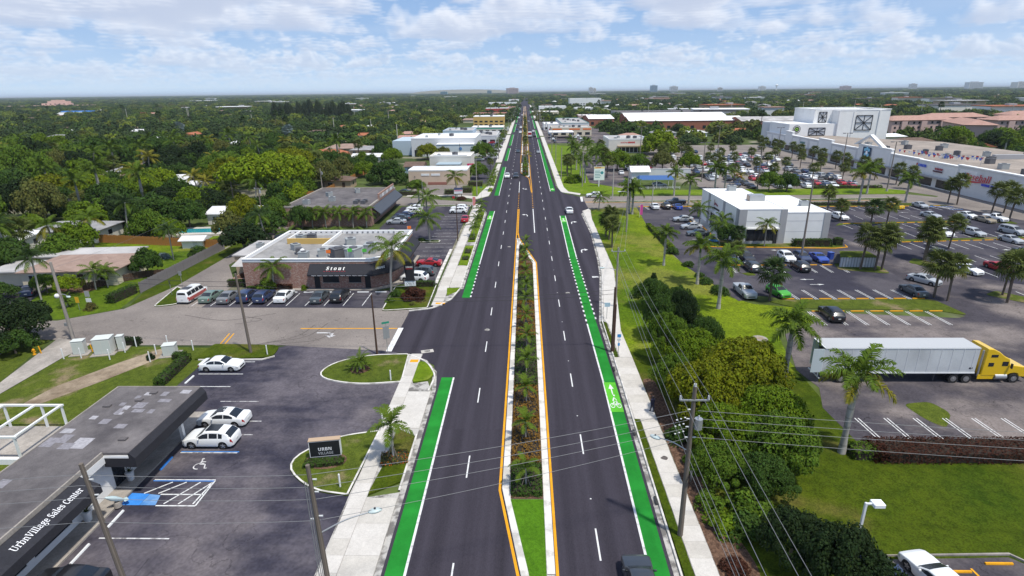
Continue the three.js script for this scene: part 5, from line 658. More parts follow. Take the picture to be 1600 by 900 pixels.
// the yellow truck with its white trailer
{ const T = thing('semi_truck', 'yellow sleeper-cab truck with a long white box trailer, rear door open', 'truck', 31.5, -56.3);
  MT.trailer = textured(tex(8, 8, (x, y) => mul([0.52, 0.54, 0.55], 0.80 + 0.26 * at(FE, x, y) + 0.06 * at(FD, x, y)), 256), { roughness: 0.5 });
  const Y = new THREE.MeshPhysicalMaterial({ color: C(0.74, 0.47, 0.006), roughness: 0.3, clearcoat: 0.7, clearcoatRoughness: 0.1 });
  const tr = part(T, 'trailer', M([box(16.0, 2.85, 0.05, 8, 1.25, 1.25), box(16.0, 2.85, 0.05, 8, 1.25, -1.25), box(0.06, 2.85, 2.44, 15.97, 1.25, 0), box(15.9, 0.12, 2.44, 8, 1.2, 0)]), MT.trailer); part(tr, 'trailer_roof', box(16.04, 0.05, 2.58, 8, 4.1, 0), plain(0.42, 0.43, 0.44, 0.6));
  for (let i = 0; i < 14; i++) part(tr, 'side_seam', box(0.05, 2.7, 0.02, 0.6 + i * 1.15, 1.3, 1.285), MT.lightGrey); part(tr, 'bottom_rail', M([box(16.02, 0.14, 0.08, 8, 1.18, 1.28), box(16.02, 0.14, 0.08, 8, 1.18, -1.28)]), MT.whiteMetal); part(tr, 'top_rail', M([box(16.02, 0.1, 0.06, 8, 4.02, 1.28)]), MT.whiteMetal);
  part(tr, 'rear_frame', M([box(0.1, 2.9, 0.1, 0.0, 1.25, 1.22), box(0.1, 2.9, 0.1, 0.0, 1.25, -1.22), box(0.1, 0.1, 2.5, 0, 4.06, 0), box(0.12, 0.16, 2.5, 0, 1.14, 0)]), MT.whiteMetal); part(tr, 'rear_door', box(0.05, 2.7, 1.18, -0.02, 1.3, -0.6), plain(0.30, 0.36, 0.38, 0.5)); part(tr, 'open_rear_door', box(1.18, 2.7, 0.05, 0.6 - 1.2, 1.3, 1.24, 0.0), plain(0.52, 0.58, 0.60, 0.5)); part(tr, 'underride_guard', M([box(0.1, 0.1, 2.4, -0.1, 0.5, 0), box(0.08, 0.7, 0.08, -0.06, 0.5, 0.7), box(0.08, 0.7, 0.08, -0.06, 0.5, -0.7)]), MT.whiteMetal); part(tr, 'landing_leg', M([box(0.12, 1.1, 0.12, 12.2, 0.1, 0.8), box(0.12, 1.1, 0.12, 12.2, 0.1, -0.8)]), MT.darkMetal); part(tr, 'chassis', box(15.4, 0.25, 1.1, 8, 0.95, 0), MT.darkMetal); part(tr, 'side_marking', box(0.35, 0.18, 0.01, 15.5, 1.7, 1.285), MT.black);
  const wheelG = new THREE.CylinderGeometry(0.52, 0.52, 0.56, 20).rotateX(Math.PI / 2), rimG = M([new THREE.CylinderGeometry(0.3, 0.3, 0.05, 16).rotateX(Math.PI / 2), new THREE.CylinderGeometry(0.1, 0.14, 0.12, 10).rotateX(Math.PI / 2)]);
  for (const x of [2.2, 3.5, 14.0, 15.35]) for (const s of [-1, 1]) { const w = part(T, 'wheel', wheelG, MT.tyre); w.position.set(x, 0.52, s * 0.98); const r = part(w, 'rim', rimG, MT.rim); r.position.z = s * 0.27; }
  for (const s of [-1, 1]) { const w = part(T, 'wheel', new THREE.CylinderGeometry(0.52, 0.52, 0.34, 20).rotateX(Math.PI / 2), MT.tyre); w.position.set(20.35, 0.52, s * 1.02); const r = part(w, 'rim', rimG, MT.rim); r.position.z = s * 0.16; }
  const prof = (pts, d) => new THREE.ExtrudeGeometry(new THREE.Shape(pts.map((p) => new THREE.Vector2(...p))), { depth: d, bevelEnabled: true, bevelThickness: 0.1, bevelSize: 0.08, bevelSegments: 2 }).translate(0, 0, -d / 2);
  part(T, 'frame', box(8.2, 0.28, 0.9, 17.2, 0.72, 0), MT.darkMetal); const cab = part(T, 'cab', prof([[16.9, 0.9], [19.55, 0.9], [19.6, 2.0], [19.35, 2.75], [18.9, 2.95], [18.2, 3.5], [17.5, 3.85], [16.95, 3.9]], 2.15), Y);
  part(T, 'hood', prof([[19.62, 0.9], [19.75, 1.0], [19.95, 1.12], [20.35, 1.18], [20.75, 1.12], [20.95, 0.75], [21.45, 0.72], [21.5, 1.5], [21.3, 1.75], [19.62, 2.02]], 1.95), Y); part(cab, 'windscreen', new THREE.PlaneGeometry(1.85, 0.82).rotateY(Math.PI / 2).rotateZ(0.33).translate(19.6, 2.42, 0), MT.glass);
  for (const s of [-1, 1]) { part(cab, 'door_window', box(0.62, 0.5, 0.02, 19.05, 2.0, s * 1.185), MT.glass); part(cab, 'sleeper_window', box(0.55, 0.42, 0.02, 17.6, 1.95, s * 1.185), MT.glass); part(cab, 'roof_window', box(0.7, 0.3, 0.02, 17.75, 3.0, s * 1.185), MT.glass); part(cab, 'mirror', box(0.1, 0.55, 0.22, 19.6, 1.8, s * 1.38), MT.trim); part(T, 'fuel_tank', new THREE.CylinderGeometry(0.33, 0.33, 1.2, 16).rotateZ(Math.PI / 2).translate(18.9, 0.72, s * 1.02), MT.metal); part(T, 'headlight', rbox(0.1, 0.2, 0.4, 0.03, 21.55, 1.05, s * 0.7), MT.lens); part(T, 'exhaust_stack', new THREE.CylinderGeometry(0.09, 0.09, 3.0, 10).translate(16.65, 2.2, s * 0.95), MT.metal); }
  part(T, 'side_fairing', M([box(1.7, 0.5, 0.05, 17.4, 0.45, 1.12), box(1.7, 0.5, 0.05, 17.4, 0.45, -1.12)]), Y); part(T, 'bumper', rbox(0.18, 0.4, 2.2, 0.05, 21.62, 0.45, 0), MT.metal); part(T, 'grille', box(0.04, 0.65, 0.95, 21.6, 0.9, 0), MT.metal);
}

const PCBLUE = plain(0.05, 0.12, 0.5, 0.6);
// ---------------------------------------------------------------- buildings
const wp = (t, name, g, m, label, parent = t) => { const q = (Array.isArray(g) ? M(g) : g); q.translate(-t.position.x, -t.position.y, -t.position.z); return part(parent, name, q, m, label); };
const bx = (x0, x1, y0, y1, z0, z1) => box(Math.abs(x1 - x0), y1 - y0, Math.abs(z1 - z0), (x0 + x1) / 2, y0, (z0 + z1) / 2);
function prism(pts, z0, z1, axis = 'z') {                        // a profile (x or z, y) drawn out along the other axis
  const g = new THREE.ExtrudeGeometry(new THREE.Shape(pts.map((p) => new THREE.Vector2(axis === 'z' ? p[0] : -p[0], p[1]))), { depth: Math.abs(z1 - z0), bevelEnabled: false }); g.translate(0, 0, Math.min(z0, z1));
  return axis === 'z' ? g : g.rotateY(Math.PI / 2);
}
function quadGeo(a, b, c, d) { const g = new THREE.BufferGeometry(); g.setAttribute('position', new THREE.Float32BufferAttribute([...a, ...b, ...c, ...a, ...c, ...d], 3)); const w = Math.hypot(b[0] - a[0], b[1] - a[1], b[2] - a[2]), h = Math.hypot(d[0] - a[0], d[1] - a[1], d[2] - a[2]); g.setAttribute('uv', new THREE.Float32BufferAttribute([0, 0, w, 0, w, h, 0, 0, w, h, 0, h], 2)); g.computeVertexNormals(); return g; }
const acGeo = M([rbox(1.5, 1.0, 1.2, 0.04), box(1.56, 0.08, 1.26, 0, 1.0, 0)]), fanGeo = new THREE.CylinderGeometry(0.42, 0.42, 0.12, 14).translate(0, 1.12, 0);
function acUnit(t, x, y, z, s = 1, turn = 0, m = MT.acUnit) { const a = part(t, 'air_conditioner', acGeo, m); a.position.set(x - t.position.x, y, z - t.position.z); a.scale.set(s, s, s); a.rotation.y = turn; part(a, 'fan_guard', fanGeo, MT.acDark); return a; }
const win = (t, x0, x1, y0, y1, z0, z1) => { const w = wp(t, 'window', bx(x0, x1, y0, y1, z0, z1), MT.glass); return w; };
// --- the flat-roofed sales building at the lower left
{ const t = thing('sales_building', 'low flat-roofed shop building with black awnings and patched tar roof', 'building', -35.5, -30);
  wp(t, 'wall', [bx(-37.9, -33, 0, 3.9, 10, -46.2)], MT.white); wp(t, 'roof', [slab([[-38.1, 10], [-32.45, 10], [-32.4, -36.25], [-30.35, -36.3], [-30.35, -46.45], [-38.1, -46.45]], 3.95, 4.2)], MT.roofTar);
  const roof = t.children[1];
  wp(t, 'parapet', [bx(-32.42, -32.3, 3.9, 4.28, 10, -36.2), bx(-38.16, -38.06, 3.8, 4.26, 10, -46.5), bx(-38.1, -30.4, 3.8, 4.26, -46.46, -46.54)], MT.concreteOld); wp(t, 'fascia', [bx(-32.4, -30.38, 3.75, 3.95, -36.2, -36.28), bx(-32.4, -32.28, 3.3, 3.9, -33.4, -36.2)], MT.white);
  const patches = [[-31.2, -45.6, 0.9, 0.6], [-32.9, -45.2, 0.6, 0.7], [-32.2, -44, 1.1, 0.5], [-34.4, -45.2, 0.7, 0.5], [-35, -44.6, 0.5, 0.5], [-33.9, -43.2, 1.0, 0.9], [-34.9, -42.8, 0.6, 0.6], [-35.6, -43.4, 0.5, 0.45], [-33.5, -42.3, 1.0, 0.5], [-34.9, -41.9, 0.7, 0.4], [-32.3, -42.2, 0.5, 0.6], [-35.1, -42.2, 0.5, 0.9], [-36.6, -41.2, 0.6, 0.5], [-35.2, -40.6, 0.8, 0.7], [-33.4, -39.9, 0.9, 0.6], [-37.3, -39.2, 1.0, 0.6], [-36.7, -38.1, 0.9, 1.1], [-37.5, -37.6, 1.0, 1.2], [-34.9, -37.5, 1.3, 1.4], [-35.8, -37.1, 1.0, 0.8], [-36.9, -32.6, 0.8, 0.9], [-36.4, -31, 0.7, 0.9], [-35.7, -29.3, 1.3, 0.8], [-36.2, -30, 0.5, 0.5]];
  patches.forEach(([x, z, w, d], i) => wp(t, 'roof_patch', flat([[x - w / 2, z + d / 2], [x + w / 2, z + d / 2 + 0.04], [x + w / 2 - 0.03, z - d / 2], [x - w / 2, z - d / 2 - 0.05]], 4.206 + (i % 3) * 0.003), i % 3 ? MT.roofPatch : MT.roofPatch2, undefined, roof));
  for (const [x, z] of [[-34.3, -45.5], [-34.8, -44.2], [-37, -43.2], [-32.2, -38.2]]) wp(t, 'roof_hatch', [bx(x, x + 0.6, 4.2, 4.34, z, z + 0.4)], MT.roofTar, undefined, roof);
  wp(t, 'awning', [prism([[-30.36, 4.14], [-30.25, 4.18], [-29.9, 3.75], [-29.88, 2.95], [-30.36, 2.95]], -46.5, -36.2), prism([[-32.4, 3.7], [-30.36, 3.7], [-30.36, 2.95], [-32.4, 2.95]], -36.5, -36.2)], MT.awning);
  const aw = wp(t, 'awning', [prism([[-32.25, 3.98], [-30.9, 3.35], [-30.85, 2.7], [-30.95, 2.7], [-32.25, 2.9]], -33.7, 10)], MT.awning);
  const [g, m] = glyphs(5.9, 0.8, (c, w, h) => { c.fillStyle = '#e8e8ea'; c.font = `${Math.round(h * 0.74)}px serif`; c.textBaseline = 'middle'; c.textAlign = 'center'; c.fillText('UrbnVillage Sales Center', w / 2, h * 0.5, w * 0.98); }, 130);
  g.rotateX(-Math.PI / 2 + 0.43); g.rotateY(Math.PI / 2); g.translate(-31.53, 3.672, -29.9); wp(t, 'lettering', g, m, undefined, aw);
  for (const z of [-43.9]) wp(t, 'column', [bx(-31.25, -30.95, 0.15, 3.0, z, z + 0.3)], MT.white); for (const z of [-25]) wp(t, 'column', [bx(-31.45, -31.2, 0.15, 2.75, z, z + 0.25)], MT.white);
  for (const [a, b] of [[-45, -42.6], [-41.8, -39.4], [-35.2, -34.2], [-32.8, -29.5], [-28.8, -25.5]]) { const w = win(t, -33.01, -32.97, 0.7, 2.5, a, b); wp(t, 'frame', [bx(-32.99, -32.94, 0.62, 0.7, a, b), bx(-32.99, -32.94, 2.5, 2.58, a, b)], MT.whiteMetal, undefined, w); } wp(t, 'door', [bx(-33.02, -32.96, 0.15, 2.35, -38.6, -37.4)], MT.glass);
  const walk = struct('walkway', slab([[-33.1, 10], [-31.5, 10], [-31.5, -48.8], [-33.1, -48.8]], 0, 0.15), MT.concreteOld, 'concrete walkway along the sales building');
  [[-32.4, -38.3, 'farther'], [-32.5, -33.6, 'nearer']].forEach(([x, z, w]) => { const p = thing('planter', `tall white planter with a spiky plant, the ${w} one by the sales building`, 'planter', x, z, 0, 'white planters', 0.15); part(p, 'pot', new THREE.CylinderGeometry(0.34, 0.24, 0.8, 4, 1).rotateY(Math.PI / 4).translate(0, 0.4, 0), MT.whiteMetal); const L = new Leaves(); for (let i = 0; i < 18; i++) { const a = i * 2.4, e = 0.4 + (i % 5) * 0.22, l = 0.55; L.tri(V(0.05 * Math.cos(a + 1.5), 0.8, 0.05 * Math.sin(a + 1.5)), V(Math.cos(a) * Math.cos(e) * l, 0.8 + Math.sin(e) * l, Math.sin(a) * Math.cos(e) * l), V(0.05 * Math.cos(a - 1.5), 0.8, 0.05 * Math.sin(a - 1.5)), [0.6 + (i % 3) * 0.3, 0.7, 0.6]); } part(p, 'plant', L.build(), LM.deep); });
  const d = thing('sculpture', 'pale blue leaping-fish sculpture on the walkway by the blue ramp', 'sculpture', -31.35, -35.1, 0.9, undefined, 0.15); part(d, 'body', new THREE.LatheGeometry([[0.0, -0.75], [0.06, -0.65], [0.14, -0.4], [0.2, 0], [0.19, 0.3], [0.12, 0.55], [0.07, 0.7], [0, 0.78]].map((p) => new THREE.Vector2(...p)), 12).rotateZ(0.9).translate(0, 0.75, 0), plain(0.44, 0.55, 0.58, 0.4)); part(d, 'tail_fin', box(0.3, 0.05, 0.5, 0.62, 0.28, 0), plain(0.44, 0.55, 0.58, 0.4)); part(d, 'pedestal', new THREE.CylinderGeometry(0.22, 0.28, 0.4, 10).translate(0.05, 0.2, 0), MT.concreteOld);
  const f = thing('pergola', 'white open timber frame on a low wall behind the sales building', 'pergola', -47, -43.4); wp(f, 'low_wall', [bx(-51, -43.4, 0, 0.55, -40.4, -40.75), bx(-43.6, -43.3, 0, 0.55, -40.4, -45.9)], MT.white); wp(f, 'deck', [bx(-51, -43.6, 0, 0.3, -40.75, -45.9)], MT.concreteOld);
  for (const [x, z] of [[-43.5, -45.8], [-43.5, -40.6], [-45.4, -45.8], [-46, -40.6], [-49, -40.6], [-49, -45.8]]) wp(f, 'post', [bx(x - 0.08, x + 0.08, 0.3, 2.6, z - 0.08, z + 0.08)], MT.whiteMetal); for (const q of [bx(-51, -43.3, 2.55, 2.72, -45.7, -45.9), bx(-51, -43.3, 2.55, 2.72, -40.5, -40.7), bx(-43.6, -43.4, 2.56, 2.71, -40.7, -45.7), bx(-46.1, -45.9, 2.56, 2.71, -40.7, -45.7), bx(-49.1, -48.9, 2.56, 2.71, -40.7, -45.7)]) wp(f, 'beam', q, MT.whiteMetal);
}
// --- the brick pub
{ const t = thing('pub_building', 'single-storey brick pub with black wrap-round awning and cluttered flat roof', 'building', -33, -96);
  const foot = [[-45.3, -86.4], [-24.6, -86.4], [-22.6, -88], [-21.6, -91], [-21.6, -106], [-45.3, -106]]; wp(t, 'wall', slab(foot, 0, 4.5), MT.brick);
  const roof = wp(t, 'roof', slab(foot, 4.42, 4.5 + 0.02), MT.roofDusty); const inset = [[-45.0, -86.75], [-24.8, -86.75], [-22.95, -88.2], [-21.95, -91.1], [-21.95, -105.65], [-45.0, -105.65]]; wp(t, 'parapet', slab(foot.map(([x, z]) => [x * 1.0, z]), 4.5, 5.0, [inset]), MT.roofWhite); wp(t, 'cornice', slab([[-45.4, -86.3], [-24.55, -86.3], [-22.5, -87.95], [-21.5, -91], [-21.5, -106.1], [-45.4, -106.1]], 4.98, 5.06, [inset]), MT.white);
  wp(t, 'inner_wall', [bx(-42.5, -34.6, 4.5, 5.5, -97.8, -98.1)], MT.yellowWall, 'mustard yellow upper wall'); wp(t, 'raised_roof', [bx(-34.5, -24.5, 4.5, 4.95, -93, -103.8)], MT.roofDusty); wp(t, 'raised_parapet', [bx(-42.5, -34.7, 4.5, 5.4, -104.2, -104.5), bx(-42.6, -42.4, 4.5, 5.4, -98.1, -104.2), bx(-34.5, -24.5, 4.95, 5.5, -92.8, -93), bx(-34.6, -24.4, 4.95, 5.55, -103.8, -104.1), bx(-34.6, -34.4, 4.95, 5.5, -93, -103.8)], MT.white);
  for (let i = 0; i < 22; i++) wp(t, 'scupper', [bx(-44.4 + i * 0.98, -44.1 + i * 0.98, 5.12, 5.3, -103.72, -103.79)], MT.acDark);
  [[-36.2, -88.9, 1], [-33.4, -90, 1.1], [-30.6, -89.3, 1.5], [-27.9, -88.8, 1.6], [-26, -92, 1.5], [-38, -91.5, 0.9], [-39.5, -94, 1], [-41, -100.5, 1], [-39.2, -101, 1], [-30.4, -95.6, 1.1]].forEach(([x, z, s], i) => acUnit(t, x, i > 8 ? 4.95 : 4.5, z, s, i * 0.4, i % 3 === 2 ? MT.acDark : MT.acUnit));
  wp(t, 'satellite_dish', new THREE.SphereGeometry(0.5, 12, 6, 0, 6.3, 0, 0.9).rotateX(0.9).translate(-36.9, 5.2, -90.4), MT.whiteMetal); wp(t, 'duct', [bx(-33, -29.6, 4.7, 5.1, -91.2, -91.7)], MT.metal);
  const A = (pts, pts2) => { const q = []; for (let i = 0; i < pts.length - 1; i++) q.push(quadGeo(pts2[i], pts2[i + 1], pts[i + 1], pts[i])); return M(q); };
  const hi = [[-34.4, 4.25, -86.3], [-24.55, 4.25, -86.3], [-22.55, 4.25, -87.95], [-21.5, 4.25, -91], [-21.5, 4.25, -105.4]], lo = [[-34.6, 2.8, -85.1], [-24.2, 2.8, -85.1], [-21.5, 2.8, -87.2], [-20.15, 2.8, -90.7], [-20.15, 2.8, -105.4]], vl = lo.map(([x, y, z]) => [x, 2.5, z]);
  const aw = wp(t, 'awning', [A(hi, lo), A(lo, vl), quadGeo(hi[0], lo[0], vl[0], [-34.4, 2.5, -86.3]), quadGeo(lo[4], hi[4], [-21.5, 2.5, -105.4], vl[4])], MT.awning); aw.material.side = THREE.DoubleSide;
  const put = (w, h, d, x, y, z, ry, rx, px) => { const [g, m] = glyphs(w, h, d, px); g.rotateX(rx); g.rotateY(ry); g.translate(x, y, z); wp(t, 'lettering', g, m, undefined, aw); };
  const rx = -Math.atan2(1.2, 1.45); put(4.3, 1.0, (c, w, h) => { c.fillStyle = '#ecebe6'; c.font = `italic bold ${Math.round(h * 0.8)}px serif`; c.textAlign = 'center'; c.textBaseline = 'middle'; c.fillText('S t o u t', w / 2, h * 0.42, w * 0.96); c.fillStyle = '#b02030'; for (let i = 0; i < 9; i++) c.fillRect(w * (0.08 + i * 0.095), h * 0.88, w * 0.05, h * 0.07); }, -30.2, 3.58, -85.70, 0, rx, 90);
  put(1.7, 0.9, (c, w, h) => { c.fillStyle = '#ecebe6'; c.font = `italic bold ${Math.round(h * 0.72)}px serif`; c.textAlign = 'center'; c.textBaseline = 'middle'; c.fillText('Stout', w / 2, h / 2, w * 0.95); }, -23.2, 3.62, -86.36, 0.66, rx, 80);
  put(9.2, 0.24, (c, w, h) => { c.fillStyle = '#c9c9cc'; const s = [0.02, 0.1, 0.15, 0.22, 0.3, 0.38, 0.47, 0.55, 0.66, 0.74, 0.84, 0.92]; for (let i = 0; i < 58; i++) if (i % 6 !== 5) c.fillRect(w * (0.01 + i * 0.0168), h * 0.25, w * 0.010, h * (0.4 + 0.12 * (i % 3))); }, -29.4, 2.65, -85.07, 0, 0, 60);
  for (const [a, b] of [[-32.6, -30], [-28.4, -26.4]]) { const w = win(t, a, b, 1.1, 2.6, -86.37, -86.42); wp(t, 'sill', [bx(a - 0.1, b + 0.1, 1.0, 1.1, -86.2, -86.4)], MT.concreteOld, undefined, w); } for (const [a, b] of [[-34, -33.1], [-25.8, -24.9]]) wp(t, 'door', [bx(a, b, 0.05, 2.4, -86.36, -86.42)], MT.black); for (let i = 0; i < 3; i++) win(t, -21.63, -21.57, 1, 2.6, -92.5 - i * 4, -95.2 - i * 4);
  wp(t, 'side_shed', [bx(-50.5, -45.4, 0, 3.4, -94, -104)], MT.tanWall); wp(t, 'shed_roof', [bx(-50.8, -45.4, 3.4, 3.6, -93.8, -104.2)], MT.roofGrey); acUnit(t, -48, 3.6, -99, 0.8); wp(t, 'porch_wall', [bx(-48.4, -45.4, 0, 1.2, -88.2, -88.4), bx(-48.4, -48.2, 0, 1.2, -88.2, -93.8)], MT.brick); wp(t, 'porch_roof', quadGeo([-49.2, 2.7, -90], [-45.4, 2.7, -90], [-45.4, 3.3, -93.9], [-49.2, 3.3, -93.9]), MT.roofGrey);
  struct('pavement', slab([[-45.4, -85.4], [-24.4, -85.4], [-21.4, -87.4], [-20.4, -89], [-20.4, -105.6], [-21.5, -106], [-21.6, -91], [-24.6, -86.4], [-45.4, -86.4]], 0, 0.13), MT.concreteOld, 'pavement under the pub awning');
  const flags = [[-31.6, -86.4, MT.orange, 'orange'], [-28.4, -87.2, plain(0.08, 0.45, 0.06), 'green'], [-26, -87.0, plain(0.07, 0.42, 0.05), 'second green'], [-23.6, -89.4, plain(0.6, 0.6, 0.6), 'pale'], [-21.9, -103, MT.orange, 'far orange']]; flags.forEach(([x, z, m, n]) => { const f = thing('flag', `small ${n} flag on the pub roof edge`, 'flag', x, z, 0.4, 'flags on the pub', 5.0); part(f, 'pole', new THREE.CylinderGeometry(0.02, 0.02, 1.5, 6).translate(0, 0.75, 0), MT.whiteMetal); const q = new THREE.PlaneGeometry(0.7, 0.55, 6, 2); q.attributes.position.array.forEach((v, i, a) => { if (i % 3 === 2) a[i] = Math.sin(a[i - 2] * 7) * 0.07; }); part(f, 'cloth', q.translate(0.36, 1.2, 0), m.clone()).material.side = THREE.DoubleSide; });
}
// --- second brick building with slate-blue awning
{ const t = thing('brick_shop', 'brick building with dark slate awning behind the pub', 'building', -46, -145); wp(t, 'wall', [bx(-57, -36.4, 0, 4.5, -131.5, -159)], MT.brick); wp(t, 'roof', [bx(-56.7, -36.8, 4.35, 4.52, -131.8, -158.7)], MT.roofTar); wp(t, 'parapet', slab(rect(-57.05, -36.35, -131.45, -159.05), 4.5, 4.85, [rect(-56.7, -36.8, -131.8, -158.7)]), MT.concreteOld); wp(t, 'sign_wall', [bx(-36.6, -36.3, 4.5, 6.2, -140, -157)], MT.brick); for (let i = 0; i < 7; i++) wp(t, 'sign_panel', [bx(-36.28, -36.24, 5.0, 5.8, -141 - i * 2.3, -142.9 - i * 2.3)], i % 2 ? MT.lightGrey : MT.midGrey);
  wp(t, 'awning', [quadGeo([-34.4, 2.7, -133], [-34.4, 2.7, -158.6], [-36.35, 4.3, -158.6], [-36.35, 4.3, -133]), quadGeo([-34.4, 2.3, -133], [-34.4, 2.3, -158.6], [-34.4, 2.7, -158.6], [-34.4, 2.7, -133])], mat({ color: C(0.055, 0.065, 0.085), roughness: 0.8, side: THREE.DoubleSide })); for (let i = 0; i < 6; i++) win(t, -36.42, -36.36, 0.8, 2.4, -134.5 - i * 4, -137.3 - i * 4); [[-48, -140], [-51, -147], [-45, -152], [-53, -136]].forEach(([x, z], i) => acUnit(t, x, 4.52, z, 1, i)); for (let i = 0; i < 4; i++) acUnit(t, -41 + (i % 2) * 1.8, 4.52, -136 - (i >> 1) * 2, 0.7, 0, MT.acDark); }
// --- houses
function house(x, z, w, d, turn, roofM, wallM, label, o = {}) {
  const t = thing(o.name ?? 'house', label, 'house', x, z, turn, o.group), h = o.h ?? 2.7, e = 0.5, rh = o.rise ?? d * 0.16, lw = w / 2, ld = d / 2;
  part(t, 'wall', box(w, h, d), wallM); const hip = o.gable ? 0.0 : ld * 0.9;
  const P = [[-lw - e, h, ld + e], [lw + e, h, ld + e], [lw + e, h, -ld - e], [-lw - e, h, -ld - e], [-lw - e + hip, h + rh, 0], [lw + e - hip, h + rh, 0]];
  const q = o.flat ? [box(w + 0.8, 0.25, d + 0.8, 0, h, 0)] : [quadGeo(P[0], P[1], P[5], P[4]), quadGeo(P[2], P[3], P[4], P[5]), quadGeo(P[1], P[2], P[5], P[5]), quadGeo(P[3], P[0], P[4], P[4]), box(w + 2 * e, 0.12, d + 2 * e, 0, h - 0.13, 0)];
  part(t, 'roof', M(q), roofM); if (o.gable) part(t, 'gable', M([quadGeo([lw, h, ld], [lw, h, -ld], [lw, h + rh * 0.95, 0], [lw, h + rh * 0.95, 0]), quadGeo([-lw, h, -ld], [-lw, h, ld], [-lw, h + rh * 0.95, 0], [-lw, h + rh * 0.95, 0])]), wallM);
  if (!o.plain) { const n = Math.max(2, Math.floor(w / 3.4)); for (let i = 0; i < n; i++) { const wx = -lw + (i + 0.5) * w / n; if (i === Math.floor(n / 2)) part(t, 'door', box(0.95, 2.05, 0.06, wx, 0.05, ld + 0.02), MT.woodDark); else { const q = part(t, 'window', box(1.3, 1.1, 0.05, wx, 0.95, ld + 0.015), MT.glass); part(q, 'frame', M([box(1.44, 0.07, 0.07, wx, 2.05, ld + 0.02), box(1.44, 0.07, 0.07, wx, 0.88, ld + 0.02), box(0.06, 1.1, 0.07, wx, 0.95, ld + 0.02)]), MT.whiteMetal); } } for (const s of [-1, 1]) part(t, 'window', box(0.05, 1.0, 1.3, s * (lw + 0.015), 1, 0), MT.glass); }
  return t;
}
{ const t = house(-76, -93, 15, 10, 0.08, MT.shingleTan, MT.cream, 'bungalow with pinkish tan hipped roof on the corner lawn', { rise: 1.4 }); part(t, 'rear_roof', box(18, 0.2, 6, -3.5, 2.75, -6.5), MT.roofGrey); part(t, 'rear_wall', box(17, 2.7, 5, -3.5, 0, -6.3), MT.cream); part(t, 'garage_roof', box(6, 0.2, 7, -10.4, 2.5, 1.2), MT.roofGrey); part(t, 'garage_wall', box(5.4, 2.4, 6, -10.3, 0, 0.8), MT.cream); part(t, 'carport_post', box(0.2, 2.5, 0.2, -7.6, 0, 4.4), MT.white); }
house(-69, -138.5, 16, 8.5, 0.03, MT.shingleWhite, MT.offwhite, 'long pale grey-roofed house beside the grey fence end', { rise: 1.1, gable: true }); house(-108, -112, 12, 9, 0.2, MT.roofWhite, MT.offwhite, 'white flat-roofed house at the left edge among palms', { flat: true }); house(-99, -121, 14, 9, 0.06, MT.shingleGrey, MT.offwhite, 'grey-roofed house behind the palms at the left', { rise: 1.3 });
house(-110, -181, 10, 8, 0.1, MT.shingleWhite, MT.paleBlue, 'small blue-walled house beyond the second side street', { gable: true, rise: 1.2 }); house(-98, -277, 24, 9, 0.08, MT.shingleRed, MT.white, 'long white house with terracotta tiled roof', { rise: 1.8 }); house(-86, -268, 7, 8, 0.08, MT.shingleRed, MT.white, 'small terracotta-roofed wing behind the olive tree', { gable: true, rise: 1.6 }); house(-80, -296, 16, 10, 0.05, MT.shingleGrey, MT.tanWall, 'grey-roofed house behind the white warehouse'); house(-71, -262, 13, 8, 0.02, MT.shingleWhite, MT.offwhite, 'white-roofed house left of the white warehouse', { gable: true }); house(-94, -306, 20, 12, 0.1, MT.shingleTan, MT.tanWall, 'low brown-roofed house left of the warehouse', {}); house(-119, -193, 8, 7, 0.3, MT.shingleWhite, MT.white, 'tiny white gabled house among the palms', { gable: true, rise: 1.6 }); house(-62, -190.5, 9, 7, 0, MT.shingleBrown, MT.tanWall, 'brown house half hidden behind the olive tree');
house(-43, -226, 7, 8, 0, MT.shingleBrown, MT.paleBlue, 'pale blue gabled cottage left of the beige shop', { gable: true, rise: 1.5 });
// --- shops
function shop(x0, x1, z0, z1, h, wallM, roofM, label, o = {}) {
  const t = thing(o.name ?? 'shop_building', label, 'building', (x0 + x1) / 2, (z0 + z1) / 2, 0, o.group); wp(t, 'wall', [bx(x0, x1, 0, h, z0, z1)], wallM); wp(t, 'roof', [bx(x0 + 0.3, x1 - 0.3, h - 0.25, h + 0.02, z0 - 0.3, z1 + 0.3)], roofM); wp(t, 'parapet', slab(rect(x0 - 0.05, x1 + 0.05, z0 + 0.05, z1 - 0.05), h, h + (o.par ?? 0.4), [rect(x0 + 0.3, x1 - 0.3, z0 - 0.3, z1 + 0.3)]), o.parM ?? wallM);
  if (o.band) wp(t, 'fascia_band', [bx(x0 - 0.08, x1 + 0.08, h - 1.0, h - 0.3, z0 + 0.09, z0 + 0.02)], o.band); const n = o.win ?? 0; for (let i = 0; i < n; i++) { const a = mix(x0, x1, (i + 0.2) / n), b = mix(x0, x1, (i + 0.8) / n); win(t, a, b, o.wy ?? 0.6, (o.wy ?? 0.6) + (o.wh ?? 1.8), z0 + 0.04, z0 - 0.02); if (o.floors > 1) win(t, a, b, (o.wy ?? 0.6) + 3.2, (o.wy ?? 0.6) + 4.6, z0 + 0.04, z0 - 0.02); }
  const side = o.sideWin ?? 0; for (let i = 0; i < side; i++) { const s = x0 < 0 ? x1 : x0, a = mix(z0, z1, (i + 0.2) / side), b = mix(z0, z1, (i + 0.75) / side); win(t, s - 0.03, s + 0.03, 0.7, 2.4, a, b); }
  for (let i = 0; i < (o.ac ?? 2); i++) acUnit(t, mix(x0, x1, 0.2 + 0.6 * ((i * 0.618) % 1)), h, mix(z0, z1, 0.25 + 0.5 * ((i * 0.37) % 1)), 0.9 + (i % 2) * 0.4, i, i % 2 ? MT.acDark : MT.acUnit); return t;
}
